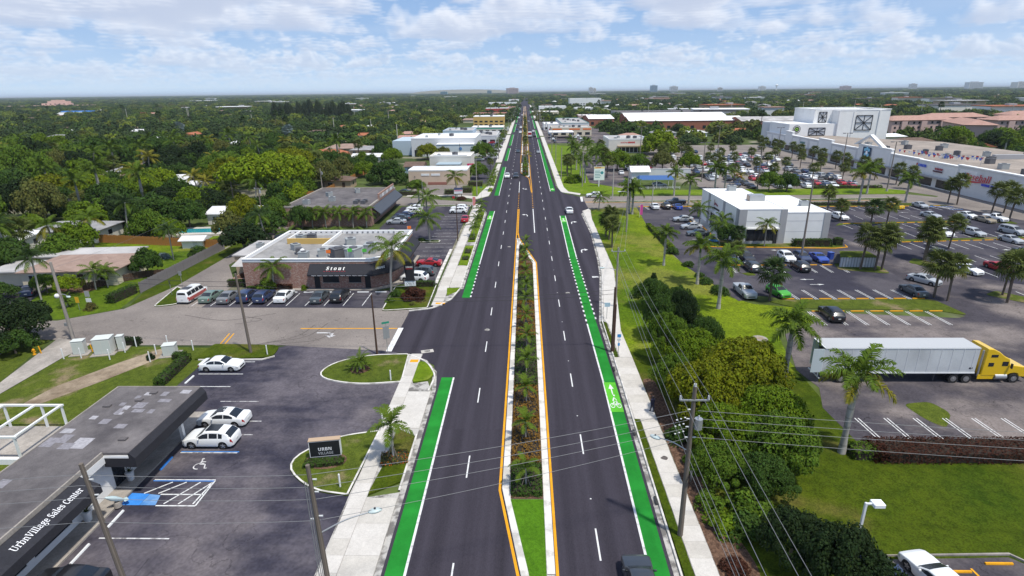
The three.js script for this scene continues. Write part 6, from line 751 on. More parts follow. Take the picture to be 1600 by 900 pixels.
{ const t = shop(-39.5, -19.6, -194, -204, 4.6, MT.beige, MT.roofWhite, 'low pinkish beige shop with white roof edge', { parM: MT.white, par: 0.5, ac: 0 }); for (const [a, b] of [[-35.2, -32.4], [-31.8, -28.8]]) wp(t, 'sign_panel', [bx(a, b, 3.1, 3.8, -193.9, -194)], MT.white); wp(t, 'base_band', [bx(-33, -26.6, 0, 0.9, -193.92, -194.1)], plain(0.30, 0.12, 0.09)); for (const x of [-37.5, -26]) wp(t, 'wall_lamp', [bx(x, x + 0.2, 2.6, 3.0, -193.85, -194)], MT.darkMetal); }
{ const t = shop(-38, -21.5, -230, -246, 5.2, MT.offwhite, MT.roofWhite, 'two-level off-white shop with blue-grey lean-to porch', { par: 0.6, ac: 2 }); wp(t, 'porch_roof', [bx(-34.5, -25, 3.2, 3.45, -222, -230)], plain(0.32, 0.40, 0.45, 0.6)); wp(t, 'porch_wall', [bx(-34.2, -25.3, 0, 3.2, -222.6, -229.9)], MT.lightGrey); for (let i = 0; i < 5; i++) win(t, -33.8 + i * 1.75, -32.6 + i * 1.75, 1.3, 2.8, -222.5, -222.65); wp(t, 'parapet_step', [bx(-36.5, -23, 5.7, 6.2, -230.02, -230.4)], MT.white); }
{ const t = shop(-55.2, -23.9, -283, -318, 8.4, MT.lightGrey, MT.roofWhite, 'big white metal warehouse with white roof left of the road', { par: 0.3, ac: 3, name: 'warehouse' }); wp(t, 'side_wing', [bx(-66, -55.3, 0, 7.0, -290, -316)], plain(0.42, 0.50, 0.56, 0.7)); wp(t, 'low_front', [bx(-42, -24.5, 0, 6.2, -276, -282.95)], plain(0.58, 0.64, 0.68, 0.6)); wp(t, 'front_roof', [bx(-42.2, -24.3, 6.2, 6.4, -275.8, -282.95)], MT.roofWhite); wp(t, 'round_logo', new THREE.CylinderGeometry(0.75, 0.75, 0.1, 24).rotateX(Math.PI / 2).translate(-30.6, 4.3, -275.95), plain(0.06, 0.22, 0.52)); for (let i = 0; i < 26; i++) wp(t, 'roof_rib', [bx(-54 + i * 1.18, -53.92 + i * 1.18, 8.42, 8.5, -283.5, -317.5)], MT.whiteMetal); wp(t, 'roller_door', [bx(-53.8, -51.8, 0, 3.2, -282.9, -283)], MT.black); }
shop(-52, -33, -372, -402, 6.2, MT.paleBlue, MT.roofGrey, 'pale blue-grey shop beyond the warehouse', { ac: 4, win: 4 }); shop(-32, -17, -352, -392, 4.4, MT.lightGrey, MT.roofGrey, 'low grey roadside shop with cluttered roof', { ac: 6, sideWin: 6, win: 3 }); shop(-45.5, -18.4, -522, -545, 8.6, MT.yellowWall, MT.roofWhite, 'two-storey yellow building with white roof left of the road', { floors: 2, win: 6, sideWin: 4, parM: MT.white }); shop(-40, -16, -440, -462, 4.2, MT.offwhite, MT.roofWhite, 'low white shop with green sign left of the road', { win: 5, band: plain(0.04, 0.30, 0.20) }); shop(-56, -20, -640, -668, 7, MT.rose, MT.shingleRed, 'rose-walled shop far up the road on the left', { win: 6 }); shop(-52, -22, -790, -812, 8, plain(0.42, 0.06, 0.05, 0.8), MT.roofWhite, 'red-fronted shop far up the road on the left', { win: 7, parM: MT.white }); shop(-72, -44, -1190, -1215, 8, MT.white, MT.roofWhite, 'white building with blue windows far up the road, left one', { win: 6, floors: 2 }); shop(-41, -16, -1190, -1215, 8, MT.white, MT.roofWhite, 'white building far up the road, right one beside the road', { win: 6, floors: 2 }); shop(-30, -15, -930, -960, 6, MT.pink, MT.shingleRed, 'pink shop with red roof far up the road', { win: 4 }); shop(-40, -15, -1500, -1530, 9, MT.white, MT.roofWhite, 'tall white shop where the road narrows', {});
{ const t = shop(41.5, 61, -291, -312, 6.4, MT.offwhite, MT.roofGrey, 'beige auto parts store with red lettering', { par: 0.7, ac: 4, parM: MT.white }); wp(t, 'shop_window', [bx(46.5, 60.5, 0.4, 2.8, -290.9, -291.02)], MT.glass); for (let i = 0; i < 6; i++) wp(t, 'mullion', [bx(47.8 + i * 2, 48.1 + i * 2, 0.2, 3.0, -290.82, -290.95)], MT.offwhite); wp(t, 'canopy', [bx(45.8, 61, 3.1, 3.7, -289.8, -291)], MT.tanWall); const [g, m] = glyphs(7.4, 0.95, (c, w, h) => { c.fillStyle = '#c8141c'; c.font = `italic bold ${h * 0.9}px sans-serif`; c.textBaseline = 'middle'; c.fillText('AutoZone', 0, h / 2, w * 0.46); for (let i = 0; i < 6; i++) c.fillRect(w * (0.5 + i * 0.08), h * 0.16, w * 0.062, h * 0.68); }, 40); wp(t, 'lettering', g.translate(51, 5.2, -290.93), m); }
{ const t = shop(18.5, 46, -408, -432, 5.2, MT.cream, MT.roofGrey, 'roadside shop with an orange fascia band', { ac: 5, win: 5 }); for (const [a, b] of [[19, 25.6], [30.5, 38], [40, 45.6]]) wp(t, 'orange_band', [bx(a, b, 4.0, 4.9, -407.88, -408)], MT.orange); wp(t, 'canopy', [bx(16, 32, 3.6, 4.2, -386, -400)], MT.roofWhite); for (const [x, z] of [[17, -387], [31, -387], [17, -399], [31, -399]]) wp(t, 'canopy_post', [bx(x, x + 0.3, 0, 3.6, z, z - 0.3)], MT.whiteMetal); }
shop(29, 51, -470, -560, 5, MT.lightGrey, MT.roofGrey, 'long grey roof building with teal edge right of the road', { ac: 8, parM: plain(0.10, 0.26, 0.24) }); shop(15, 27, -470, -500, 4.4, MT.white, MT.roofWhite, 'small white shop close to the right pavement', { win: 3 }); shop(54, 74, -600, -625, 5.5, MT.rose, MT.roofWhite, 'pink-fronted shop far right of the road', { win: 5 }); shop(20, 58, -838, -866, 8.5, MT.white, MT.roofWhite, 'wide white building far up the road on the right', { win: 9, floors: 2 }); shop(16, 40, -700, -730, 6, MT.cream, MT.roofWhite, 'cream shop far up the road on the right', { win: 5 }); shop(70, 96, -842, -860, 6, MT.white, MT.roofWhite, 'white low building behind the far right trees', { win: 6 }); shop(88, 150, -1180, -1215, 14, MT.white, MT.roofWhite, 'long white apartment block behind the right-hand trees', { floors: 2, win: 12 });
function gableHall(x0, x1, z0, z1, h, rise, wallM, roofM, label) { const t = thing('warehouse', label, 'warehouse', (x0 + x1) / 2, (z0 + z1) / 2, 0); wp(t, 'wall', [bx(x0, x1, 0, h, z0, z1)], wallM); const zm = (z0 + z1) / 2; wp(t, 'roof', [quadGeo([x0 - 0.4, h, z0 + 0.4], [x1 + 0.4, h, z0 + 0.4], [x1 + 0.4, h + rise, zm], [x0 - 0.4, h + rise, zm]), quadGeo([x1 + 0.4, h, z1 - 0.4], [x0 - 0.4, h, z1 - 0.4], [x0 - 0.4, h + rise, zm], [x1 + 0.4, h + rise, zm])], roofM); wp(t, 'gable', [quadGeo([x0, h, z1], [x0, h, z0], [x0, h + rise, zm], [x0, h + rise, zm]), quadGeo([x1, h, z0], [x1, h, z1], [x1, h + rise, zm], [x1, h + rise, zm])], wallM); const n = Math.floor((x1 - x0) / 9); for (let i = 0; i < n; i++) win(t, x0 + 2 + i * 9, x0 + 4.5 + i * 9, 1, 3.4, z0 + 0.04, z0 - 0.02); return t; }
gableHall(80, 168, -455, -485, 7, 2.6, MT.brickRed, MT.roofWhite, 'long brick warehouse with white metal roof, nearest of the row'); gableHall(90, 180, -535, -565, 7, 2.6, MT.brickRed, MT.roofWhite, 'long brick warehouse with white roof, middle of the row'); gableHall(56, 78, -520, -575, 6, 2.4, MT.brickRed, MT.roofWhite, 'short brick warehouse with white gabled roof'); gableHall(160, 230, -440, -470, 7, 2.6, MT.brickRed, MT.roofGrey, 'brick warehouse at the right end of the row'); shop(98, 220, -610, -680, 7, MT.midGrey, MT.roofTar, 'wide dark grey warehouse behind the brick row', { name: 'warehouse', ac: 6 });
house(92, -395, 16, 9, 0, MT.shingleGrey, MT.offwhite, 'grey-roofed house right of the big round tree'); house(112, -392, 14, 9, 0.1, MT.shingleWhite, MT.white, 'white-roofed house before the brick warehouse'); house(66, -372, 12, 9, 0.1, MT.shinglePink, MT.tanWall, 'tan house with reddish roof behind the auto parts store'); house(84, -352, 12, 9, -0.1, MT.shingleBrown, MT.tanWall, 'brown-roofed house beyond the big round tree');
// --- the white store in the right-hand lot
{ const t = thing('store_building', 'white box-shaped store with bright white roof and grey pilasters', 'store', 52, -124); wp(t, 'wall', [bx(43, 52.4, 0, 7.0, -113.6, -139)], MT.white); wp(t, 'wing_wall', [bx(52.4, 61.2, 0, 6.3, -113.8, -133)], MT.white); wp(t, 'roof', [bx(43.25, 52.4, 6.7, 6.85, -113.9, -133), bx(43.3, 52.4, 6.9, 7.02, -133, -138.8), bx(52.41, 60.9, 6.0, 6.2, -114, -132.8)], MT.roofWhite); wp(t, 'parapet', slab(rect(42.95, 52.4, -113.55, -139.05), 7.0, 7.12, [rect(43.25, 52.1, -113.9, -138.8)]), MT.roofWhite); wp(t, 'wing_parapet', slab(rect(52.42, 61.25, -113.75, -133.05), 6.3, 6.4, [rect(52.7, 60.9, -114.05, -132.8)]), MT.roofWhite);
  for (const [a, b, z, h] of [[42.97, 44.5, -113.52, 7.05], [51.2, 52.5, -113.52, 7.05], [60, 61.28, -113.7, 6.34]]) wp(t, 'pilaster', [bx(a, b, 0, h, z, z - 0.4)], MT.midGrey); for (const z of [-114, -122.2, -132.4]) wp(t, 'pilaster', [bx(42.9, 43.05, 0, 7.05, z, z - 1.2)], MT.midGrey);
  for (const y of [2.4, 4.6]) wp(t, 'joint_groove', [bx(44.6, 51.1, y, y + 0.05, -113.585, -113.62), bx(52.6, 59.9, y, y + 0.05, -113.785, -113.82)], MT.midGrey); const w = wp(t, 'shop_window', [bx(44.8, 51, 0.6, 3.0, -113.5, -113.6)], MT.glass); for (let i = 0; i < 5; i++) wp(t, 'mullion', [bx(44.8 + i * 1.53, 44.9 + i * 1.53, 0.5, 3.1, -113.44, -113.55)], MT.black, undefined, w); wp(t, 'window_head', [bx(44.4, 51.2, 3.05, 3.3, -113.2, -113.6)], MT.white); wp(t, 'window_apron', [bx(44.6, 51.1, 0, 0.6, -113.45, -113.6)], MT.midGrey); wp(t, 'side_door', [bx(50.2, 51, 0.1, 2.2, -113.42, -113.5)], MT.black);
  const e = wp(t, 'entrance', [bx(42.85, 43.0, 0.2, 3.2, -124, -131)], MT.glass); for (let i = 0; i < 5; i++) wp(t, 'mullion', [bx(42.8, 42.9, 0.1, 3.3, -124 - i * 1.7, -124.12 - i * 1.7)], MT.whiteMetal, undefined, e); wp(t, 'entrance_head', [bx(42.5, 43, 3.3, 3.6, -123.6, -131.4)], MT.white);
  const [g, m] = glyphs(4.4, 2.6, (c, w, h) => { c.strokeStyle = '#8a1030'; c.lineWidth = h * 0.1; c.lineJoin = 'round'; c.beginPath(); c.moveTo(w * 0.08, h * 0.1); c.lineTo(w * 0.10, h * 0.55); c.bezierCurveTo(w * 0.22, h * 0.5, w * 0.2, h * 0.2, w * 0.3, h * 0.45); c.bezierCurveTo(w * 0.34, h * 0.6, w * 0.4, h * 0.2, w * 0.46, h * 0.5); c.bezierCurveTo(w * 0.5, h * 0.6, w * 0.56, h * 0.3, w * 0.62, h * 0.56); c.stroke(); c.fillStyle = '#111114'; c.fillRect(w * 0.05, h * 0.74, w * 0.9, h * 0.16); }, 60); g.rotateY(-Math.PI / 2).translate(42.93, 5.2, -127.4); wp(t, 'lettering', g, m);
  const u = wp(t, 'roof_unit', [bx(48.2, 51.4, 6.95, 8.3, -122.6, -124.6)], MT.metal); wp(t, 'roof_unit_grille', [bx(48.1, 48.25, 7.05, 8.1, -122.8, -124.4)], plain(0.35, 0.28, 0.22), undefined, u); acUnit(t, 59, 6.2, -121, 1.1); acUnit(t, 49, 6.95, -136.5, 1.2); }
// --- shopping centre
{ const t = thing('shopping_centre', 'long white shopping centre with stepped parapets and brown gravel roof', 'shopping centre', 150, -200);
  const face = [[133, -325], [132, -292], [130, -250], [128.5, -210], [127, -150], [124.5, -80]]; const xf = (z) => { for (let i = 1; i < face.length; i++) if (z <= face[i - 1][1] + 60 && z >= face[i - 1][1] && z <= face[i][1]) return mix(face[i - 1][0], face[i][0], (z - face[i - 1][1]) / (face[i][1] - face[i - 1][1])); return face[5][0]; };
  wp(t, 'wall', slab([...face, [182, -80], [184, -262], [160, -288], [150, -325]], 0, 6.6), MT.white); wp(t, 'roof', slab([...face.map(([x, z]) => [x + 0.5, z]), [181.5, -80.5], [183.5, -262], [160, -287], [150, -324]], 6.6, 6.72), MT.roofGravel);
  const segs = [[-325, -300, 7.2], [-300, -292, 9.2], [-292, -262, 7.6], [-262, -250, 8.6], [-250, -228, 7.4], [-228, -206, 9.0], [-206, -190, 7.6], [-190, -172, 7.4], [-172, -100, 7.9]];
  segs.forEach(([a, b, h], i) => { const x0 = xf(a), x1 = xf(b), w = wp(t, 'facade', slab([[x0 - 0.5, a], [x1 - 0.5, b], [x1 + 0.6, b], [x0 + 0.6, a]], 0, h), i % 2 ? MT.white : MT.lightGrey); wp(t, 'cornice', slab([[x0 - 0.7, a - 0.2], [x1 - 0.7, b + 0.2], [x1 + 0.7, b + 0.2], [x0 + 0.7, a - 0.2]], h, h + 0.35), MT.white, undefined, w); const n = Math.max(1, Math.round((b - a) / 9)); for (let k = 0; k < n; k++) { const za = mix(a, b, (k + 0.12) / n), zb = mix(a, b, (k + 0.88) / n), xa = xf(za) - 0.56, xb = xf(zb) - 0.56; wp(t, 'wall_panel', slab([[xa, za], [xb, zb], [xb + 0.1, zb], [xa + 0.1, za]], 3.6, h - 0.8), MT.white, undefined, w); if (i !== 8) wp(t, 'shop_front', slab([[xa, za], [xb, zb], [xb + 0.1, zb], [xa + 0.1, za]], 0.3, 2.8), MT.glass, undefined, w); } });
  wp(t, 'canopy', slab([[131, -290], [128.4, -250], [126.8, -206], [125.6, -172], [126.8, -172], [128.2, -206], [129.8, -250], [132, -290]], 3.0, 3.4), MT.midGrey);
  wp(t, 'entrance_gable', [prism([[-231, 9.0], [-229, 9.0], [-221, 12.4], [-213, 9.0], [-211, 9.0], [-221, 13.2]], 128.2, 129.6, 'x')], MT.white); 
  const put = (w, h, d, z, y, px = 30) => { const [g, m] = glyphs(w, h, d, px); g.rotateY(-Math.PI / 2); const x = xf(z) - 0.9; g.translate(x, y, z); wp(t, 'sign_lettering', g, m); };
  put(10, 3, (c, w, h) => { c.fillStyle = '#c01028'; c.font = `italic bold ${h * 0.8}px serif`; c.textBaseline = 'middle'; c.fillText('Baseball', 0, h * 0.42, w * 0.96); c.beginPath(); c.moveTo(w * 0.12, h * 0.8); c.lineTo(w * 0.9, h * 0.72); c.lineTo(w * 0.2, h * 0.98); c.fill(); }, -163, 5.3); put(5.6, 0.8, (c, w, h) => { c.fillStyle = '#1030c0'; for (let i = 0; i < 13; i++) if (i !== 7) c.fillRect(w * i / 13, h * 0.1, w * 0.064, h * 0.8); }, -158.2, 4.0); put(2, 0.6, (c, w, h) => { c.fillStyle = '#1030c0'; c.fillRect(0, h * 0.2, w * 0.8, h * 0.6); }, -168.5, 6.0);
  put(5, 1.1, (c, w, h) => { c.fillStyle = '#1450d0'; for (let i = 0; i < 6; i++) c.fillRect(w * (0.2 + i * 0.13), h * 0.1, w * 0.1, h * 0.75); c.fillStyle = '#a01830'; c.fillRect(0, 0, w * 0.14, h * 0.6); }, -188, 6.0); put(5, 1.8, (c, w, h) => { c.fillStyle = '#98102c'; for (let i = 0; i < 5; i++) c.fillRect(w * (0.25 + i * 0.14), h * 0.2, w * 0.115, h * 0.35); c.fillStyle = '#5a3040'; c.fillRect(w * 0.1, h * 0.68, w * 0.85, h * 0.25); }, -180, 5.6);
  put(6, 5, (c, w, h) => { c.fillStyle = '#1c3c5c'; c.fillRect(w * 0.05, h * 0.05, w * 0.9, h * 0.85); c.fillStyle = '#88c8e4'; for (const [x, y] of [[0.3, 0.25], [0.5, 0.15], [0.7, 0.25], [0.35, 0.6], [0.65, 0.6]]) { c.beginPath(); c.ellipse(w * x, h * y, w * 0.12, h * 0.13, 0, 0, 7); c.fill(); } c.fillStyle = '#ffffff'; c.beginPath(); c.arc(w * 0.5, h * 0.45, w * 0.12, 0, 7); c.fill(); }, -221, 6.4); put(5, 1, (c, w, h) => { c.fillStyle = '#2e7470'; for (let i = 0; i < 8; i++) c.fillRect(w * i / 8, h * 0.1, w * 0.1, h * 0.8); }, -278, 5.5);
  [[140, -172], [146, -185], [150, -190], [143, -200], [152, -208], [145, -214], [160, -205], [158, -226], [150, -232], [142, -245], [137, -160], [141, -163], [152, -165], [157, -168], [170, -200], [166, -235], [150, -150], [139, -228], [160, -250]].forEach(([x, z], i) => { acUnit(t, x, 6.72, z, 1.5, i * 0.2, i % 3 ? MT.acDark : MT.acUnit); }); wp(t, 'roof_screen', [bx(156, 172, 6.72, 8.2, -196, -197.5)], MT.midGrey); wp(t, 'roof_plant', [bx(136, 142, 6.72, 9.2, -134, -139)], MT.midGrey); wp(t, 'tan_roof_sheet', flat([[129.5, -146], [150, -150], [150, -143], [130, -136]], 6.73), plain(0.50, 0.32, 0.14, 0.9));
  const b = thing('roof_bunting', 'red, white and blue pennant bunting strung over the shopping centre roof', 'bunting', 135, -196, 0, undefined, 8.0); [[0, -9, 6, 14], [2, -10, 9, 10], [-3, -12, 4, 16]].forEach(([x0, z0, x1, z1], s) => { for (let i = 0; i < 16; i++) { const q = part(b, 'pennant', new THREE.BufferGeometry().setAttribute('position', new THREE.Float32BufferAttribute([-0.4, 0.4, 0, 0.4, 0.4, 0, 0, -0.5, 0], 3)), [MT.red, MT.whiteMetal, PCBLUE][(i + s) % 3]); q.geometry.computeVertexNormals(); q.position.set(mix(x0, x1, i / 15), 0.6 - Math.sin(i / 15 * 3.14) * 0.6, mix(z0, z1, i / 15)); q.rotation.y = -0.6; } part(b, 'cord', tube([V(x0, 1.0, z0), V((x0 + x1) / 2, 0.4, (z0 + z1) / 2), V(x1, 1.0, z1)], 0.03, 4, 8), MT.wire); }); part(b, 'pole', M([box(0.1, 2.4, 0.1, 0, -1.3, -9), box(0.1, 2.4, 0.1, 6, -1.3, 14)]), MT.metal);
}
// --- white cinema tower behind the shopping centre
{ const t = thing('cinema_building', 'windowless white cinema tower with framed black truss panels', 'cinema', 158, -312); wp(t, 'tower', [bx(157, 182, 0, 19, -300, -330)], MT.white); wp(t, 'tower_wing', [bx(148, 157, 0, 19.2, -307, -330)], MT.white); wp(t, 'lower_block', [bx(133.5, 156.98, 0, 12.6, -301, -325)], MT.white); wp(t, 'round_corner', new THREE.CylinderGeometry(5.5, 5.5, 12.2, 28).translate(138, 6.1, -332), MT.lightGrey); wp(t, 'roof_edge', [slab(rect(147.8, 182.2, -299.8, -330.2), 19.2, 19.6, [rect(148.5, 181.5, -300.5, -329.5)])], MT.white); wp(t, 'buttress', [bx(176.5, 177.2, 0, 19, -299.6, -300), bx(164, 164.5, 0, 18.5, -299.75, -300)], MT.white);
  const truss = (x0, x1, y0, y1, z, n = 'truss_panel') => { const q = wp(t, n, [bx(x0, x1, y0, y1, z, z - 0.1)], MT.lightGrey), bar = (a, b) => taper(V(...a), V(...b), 0.16, 0.16, 4); const zz = z + 0.12, xm = (x0 + x1) / 2, ym = (y0 + y1) / 2; wp(t, 'truss_bar', [bar([x0, y0, zz], [x1, y0, zz]), bar([x0, y1, zz], [x1, y1, zz]), bar([x0, y0, zz], [x0, y1, zz]), bar([x1, y0, zz], [x1, y1, zz]), bar([x0, y0, zz], [x1, y1, zz]), bar([x0, y1, zz], [x1, y0, zz]), bar([xm, y0, zz], [xm, y1, zz]), bar([x0, ym, zz], [x1, ym, zz])], MT.black, undefined, q); };
  truss(165.5, 173.5, 9.5, 16.5, -299.9); truss(150.3, 154.2, 13, 18, -306.9); truss(143.5, 151.5, 7.0, 10.6, -300.9); wp(t, 'round_sign', new THREE.CylinderGeometry(1.9, 1.9, 0.15, 28).rotateX(Math.PI / 2).translate(137.3, 10.0, -300.9), MT.black); wp(t, 'sign_ring', new THREE.RingGeometry(1.35, 1.6, 28).translate(137.3, 10, -300.8), MT.white); wp(t, 'sign_iris', new THREE.CircleGeometry(0.8, 24).translate(137.3, 10, -300.79), plain(0.25, 0.5, 0.05)); wp(t, 'sign_pupil', new THREE.CircleGeometry(0.4, 20).translate(137.3, 10, -300.78), MT.black); }
// --- pink apartment blocks beyond
const aptProto = (() => { const g = new THREE.Group(), w = 44, d = 15, h = 9.2; part(g, 'wall', box(w, h, d), MT.rose); const P = [[-w / 2 - 1, h, d / 2 + 1], [w / 2 + 1, h, d / 2 + 1], [w / 2 + 1, h, -d / 2 - 1], [-w / 2 - 1, h, -d / 2 - 1], [-w / 2 + 6, h + 2.6, 0], [w / 2 - 6, h + 2.6, 0]]; part(g, 'roof', M([quadGeo(P[0], P[1], P[5], P[4]), quadGeo(P[2], P[3], P[4], P[5]), quadGeo(P[1], P[2], P[5], P[5]), quadGeo(P[3], P[0], P[4], P[4]), box(w + 1.9, 0.2, d + 1.9, 0, h - 0.22, 0)]), MT.shinglePink); for (let f = 0; f < 3; f++) for (let i = 0; i < 10; i++) part(g, 'window', box(i % 3 === 1 ? 2.6 : 1.4, 1.4, 0.1, -w / 2 + 2.4 + i * 4.35, 0.9 + f * 3, d / 2 + 0.02), MT.glass); for (let i = 0; i < 3; i++) part(g, 'bay', box(4, 8.6, 1.4, -14 + i * 14, 0, d / 2 + 0.5), MT.rose); return g; })();
[[258, -398, 0.15, 'nearest to the cinema tower'], [304, -430, 0.1, 'in the middle of the group'], [320, -388, 0.05, 'half hidden by the roadside trees'], [380, -455, 0.1, 'farthest to the right'], [262, -355, 1.2, 'end-on behind the cinema'], [420, -410, 0, 'at the right edge of the group']].forEach(([x, z, r, l]) => copyThing(aptProto, 'apartment_block', `pink apartment block with tan hipped roof, ${l}`, 'apartments', x, z, r, 'pink apartment blocks'));
// --- sheds and small structures
{ const t = house(-68.5, -113.5, 4.2, 3, 0.05, MT.shingleWhite, MT.white, 'little white garden shed by the end of the grey fence', { gable: true, h: 1.7, rise: 0.7, plain: true, name: 'garden_shed' }); part(t, 'door', box(0.9, 1.6, 0.05, 0.6, 0.03, 1.52), MT.lightGrey); }
{ const t = thing('swimming_pool', 'turquoise garden pool with pale paving behind the orange fence', 'pool', -75, -127.5, 0.1); part(t, 'paving', box(15, 0.12, 8), MT.concrete2); part(t, 'water', box(9, 0.02, 4, 0, 0.125, 0), new THREE.MeshPhysicalMaterial({ color: C(0.05, 0.42, 0.50), roughness: 0.05, clearcoat: 1 })); }
{ const t = thing('carport_canopy', 'blue-roofed open canopy over a display of vehicles', 'canopy', 42, -186.4); part(t, 'roof', M([quadGeo([-5.6, 2.7, 3.2], [5.6, 2.7, 3.2], [5.0, 3.7, 0], [-5.0, 3.7, 0]), quadGeo([5.6, 2.7, -3.2], [-5.6, 2.7, -3.2], [-5.0, 3.7, 0], [5.0, 3.7, 0]), quadGeo([5.6, 2.7, 3.2], [5.6, 2.7, -3.2], [5, 3.7, 0], [5, 3.7, 0]), quadGeo([-5.6, 2.7, -3.2], [-5.6, 2.7, 3.2], [-5, 3.7, 0], [-5, 3.7, 0])]), mat({ color: C(0.035, 0.10, 0.27), roughness: 0.7, side: THREE.DoubleSide })); for (const x of [-5.2, 0, 5.2]) for (const z of [-2.9, 2.9]) part(t, 'post', box(0.14, 2.7, 0.14, x, 0, z), MT.whiteMetal); car('suv', 'silver', 43.5, -186, 5, 'silver sport utility under the blue canopy', undefined, false); car('sedan', 'navy', 33.5, -192, 80, 'dark blue car left of the blue canopy', undefined, false); const f = thing('low_fence', 'low white rail fence in front of the blue canopy', 'fence', 43, -181.8); for (let i = 0; i < 7; i++) part(f, 'post', box(0.12, 0.8, 0.12, -6 + i * 2, 0, 0), MT.whiteMetal); part(f, 'rail', M([box(12.2, 0.08, 0.06, 0, 0.65, 0), box(12.2, 0.08, 0.06, 0, 0.35, 0)]), MT.whiteMetal); const w = thing('yard_wall', 'pale grey yard wall behind the blue canopy', 'wall', 52, -210); part(w, 'wall_face', box(16, 2.6, 0.3), MT.lightGrey); part(w, 'coping', box(16.2, 0.12, 0.45, 0, 2.6, 0), MT.white); house(40.5, -206, 6, 7, 0, MT.roofWhite, MT.white, 'small white gabled hut by the yard wall', { gable: true, rise: 1.6, plain: true, name: 'hut' }); }
{ const t = thing('bin_enclosure', 'timber board bin enclosure with green-topped roof among cabbage palms', 'enclosure', 58.5, -98.2, -0.06); for (let i = 0; i < 40; i++) { part(t, 'board', box(0.14, 1.75 + (i % 3) * 0.02, 0.04, -3.1 + i * 0.158, 0.03, 1.2), i % 3 ? MT.lightGrey : MT.midGrey); } for (let i = 0; i < 14; i++) part(t, 'board', box(0.04, 1.75, 0.14, 3.15, 0.03, 1.1 - i * 0.158), MT.fenceGrey); part(t, 'back_wall', box(6.3, 1.75, 0.06, 0, 0, -1.2), MT.fenceGrey); part(t, 'roof', M([quadGeo([-3.3, 1.85, 1.35], [3.3, 1.85, 1.35], [2.4, 2.3, -1.2], [-2.4, 2.3, -1.2])]), MT.lawnPatchy); }
function fence(pts, h, m, label, name = 'timber_fence', panel = 2.4) { const [x0, z0] = pts[0], t = thing(name, label, 'fence', x0, z0); for (let s = 1; s < pts.length; s++) { const a = pts[s - 1], b = pts[s], l = Math.hypot(b[0] - a[0], b[1] - a[1]), n = Math.max(1, Math.round(l / panel)), ang = Math.atan2(-(b[1] - a[1]), b[0] - a[0]); for (let i = 0; i < n; i++) { const q = [], pw = l / n, k = Math.floor(pw / 0.2); for (let j = 0; j < k; j++) q.push(box(pw / k - 0.012, h - 0.03 * ((i * 7 + j * 3) % 4), 0.025, (j + 0.5) * pw / k - pw / 2, 0.03, 0.01 * (j % 2))); const p = part(t, 'fence_panel', M(q), m); p.position.set(mix(a[0], b[0], (i + 0.5) / n) - x0, 0, mix(a[1], b[1], (i + 0.5) / n) - z0); p.rotation.y = ang; const o = part(t, 'post', box(0.1, h + 0.06, 0.1), m); o.position.set(mix(a[0], b[0], i / n) - x0, 0, mix(a[1], b[1], i / n) - z0); } } return t; }
fence([[-61.6, -84.6], [-61.6, -111.6]], 1.8, MT.fenceGrey, 'weathered grey board fence along the alley'); fence([[-62, -112], [-90, -117], [-100, -118]], 1.8, MT.fenceOrange, 'orange-brown board fence before the pool'); fence([[-76, -169], [-62.8, -172.4], [-62.6, -212], [-59.8, -246]], 1.8, MT.fenceOrange, 'golden timber fence turning the corner under the big tree'); fence([[-60.6, -140], [-60.8, -157]], 1.7, MT.fenceGrey, 'grey board fence beside the long pale-roofed house'); fence([[-72, -86], [-66, -93], [-62.2, -94]], 1.2, MT.woodDark, 'low dark fence in front of the pink-roofed house'); fence([[-66, -66.8], [-64, -60], [-62, -52]], 1.6, MT.fenceGrey, 'old fence under the dark trees at the left edge'); fence([[-62.6, -247], [-62.6, -282]], 1.8, MT.fenceGrey, 'grey fence left of the white warehouse');
// --- far skyline
[[-112, -5400, 100, 52, 0.33, 'broad grey office tower on the horizon beside the road', MT.rose], [600, -5500, 34, 50, 0.3, 'pale twin apartment tower on the horizon, left half', MT.lightGrey], [636, -5520, 26, 42, 0.3, 'pale twin apartment tower on the horizon, right half', MT.offwhite], [1170, -5500, 60, 62, 0.2, 'blue glass tower on the horizon', plain(0.20, 0.32, 0.42, 0.4)], [1400, -5700, 70, 52, 0.1, 'wide pale hotel block on the horizon', MT.lightGrey], [-330, -5600, 40, 34, 0.2, 'dark glass block on the left horizon', plain(0.08, 0.20, 0.26, 0.4)], [-700, -5200, 60, 28, 0, 'green-glass block on the left horizon', plain(0.10, 0.28, 0.32, 0.4)], [1800, -5600, 40, 36, 0, 'pale slab on the right horizon', MT.offwhite], [2300, -5900, 60, 44, 0, 'distant white hotel near the right horizon', MT.white], [3550, -5600, 60, 50, 0, 'grey tower pair on the far right horizon', MT.lightGrey], [3950, -5400, 120, 58, 0, 'row of pale towers at the far right horizon', MT.lightGrey], [4300, -5300, 160, 54, 0, 'long row of pale towers at the right edge', MT.offwhite], [3100, -5900, 90, 38, 0, 'low pale tower row on the right horizon', MT.rose]].forEach(([x, z, w, h, r, l, m]) => { const t = thing('distant_tower', l, 'tower', x, z, r); part(t, 'wall', box(w, h, w * 0.5), m); part(t, 'roof_block', box(w * 0.4, 5, w * 0.3, 0, h, 0), MT.midGrey); for (let f = 0; f < 6; f++) part(t, 'window_band', box(w * 0.94, h / 14, 0.6, 0, h * (0.1 + f * 0.15), w * 0.25), MT.glass); });
{ const t = thing('water_tower', 'white mushroom water tower on the right horizon', 'water tower', 2480, -6000); part(t, 'tank', new THREE.SphereGeometry(14, 20, 12).scale(1, 0.7, 1).translate(0, 52, 0), MT.white); part(t, 'stem', new THREE.CylinderGeometry(4, 6, 46, 12).translate(0, 22, 0), MT.white); }
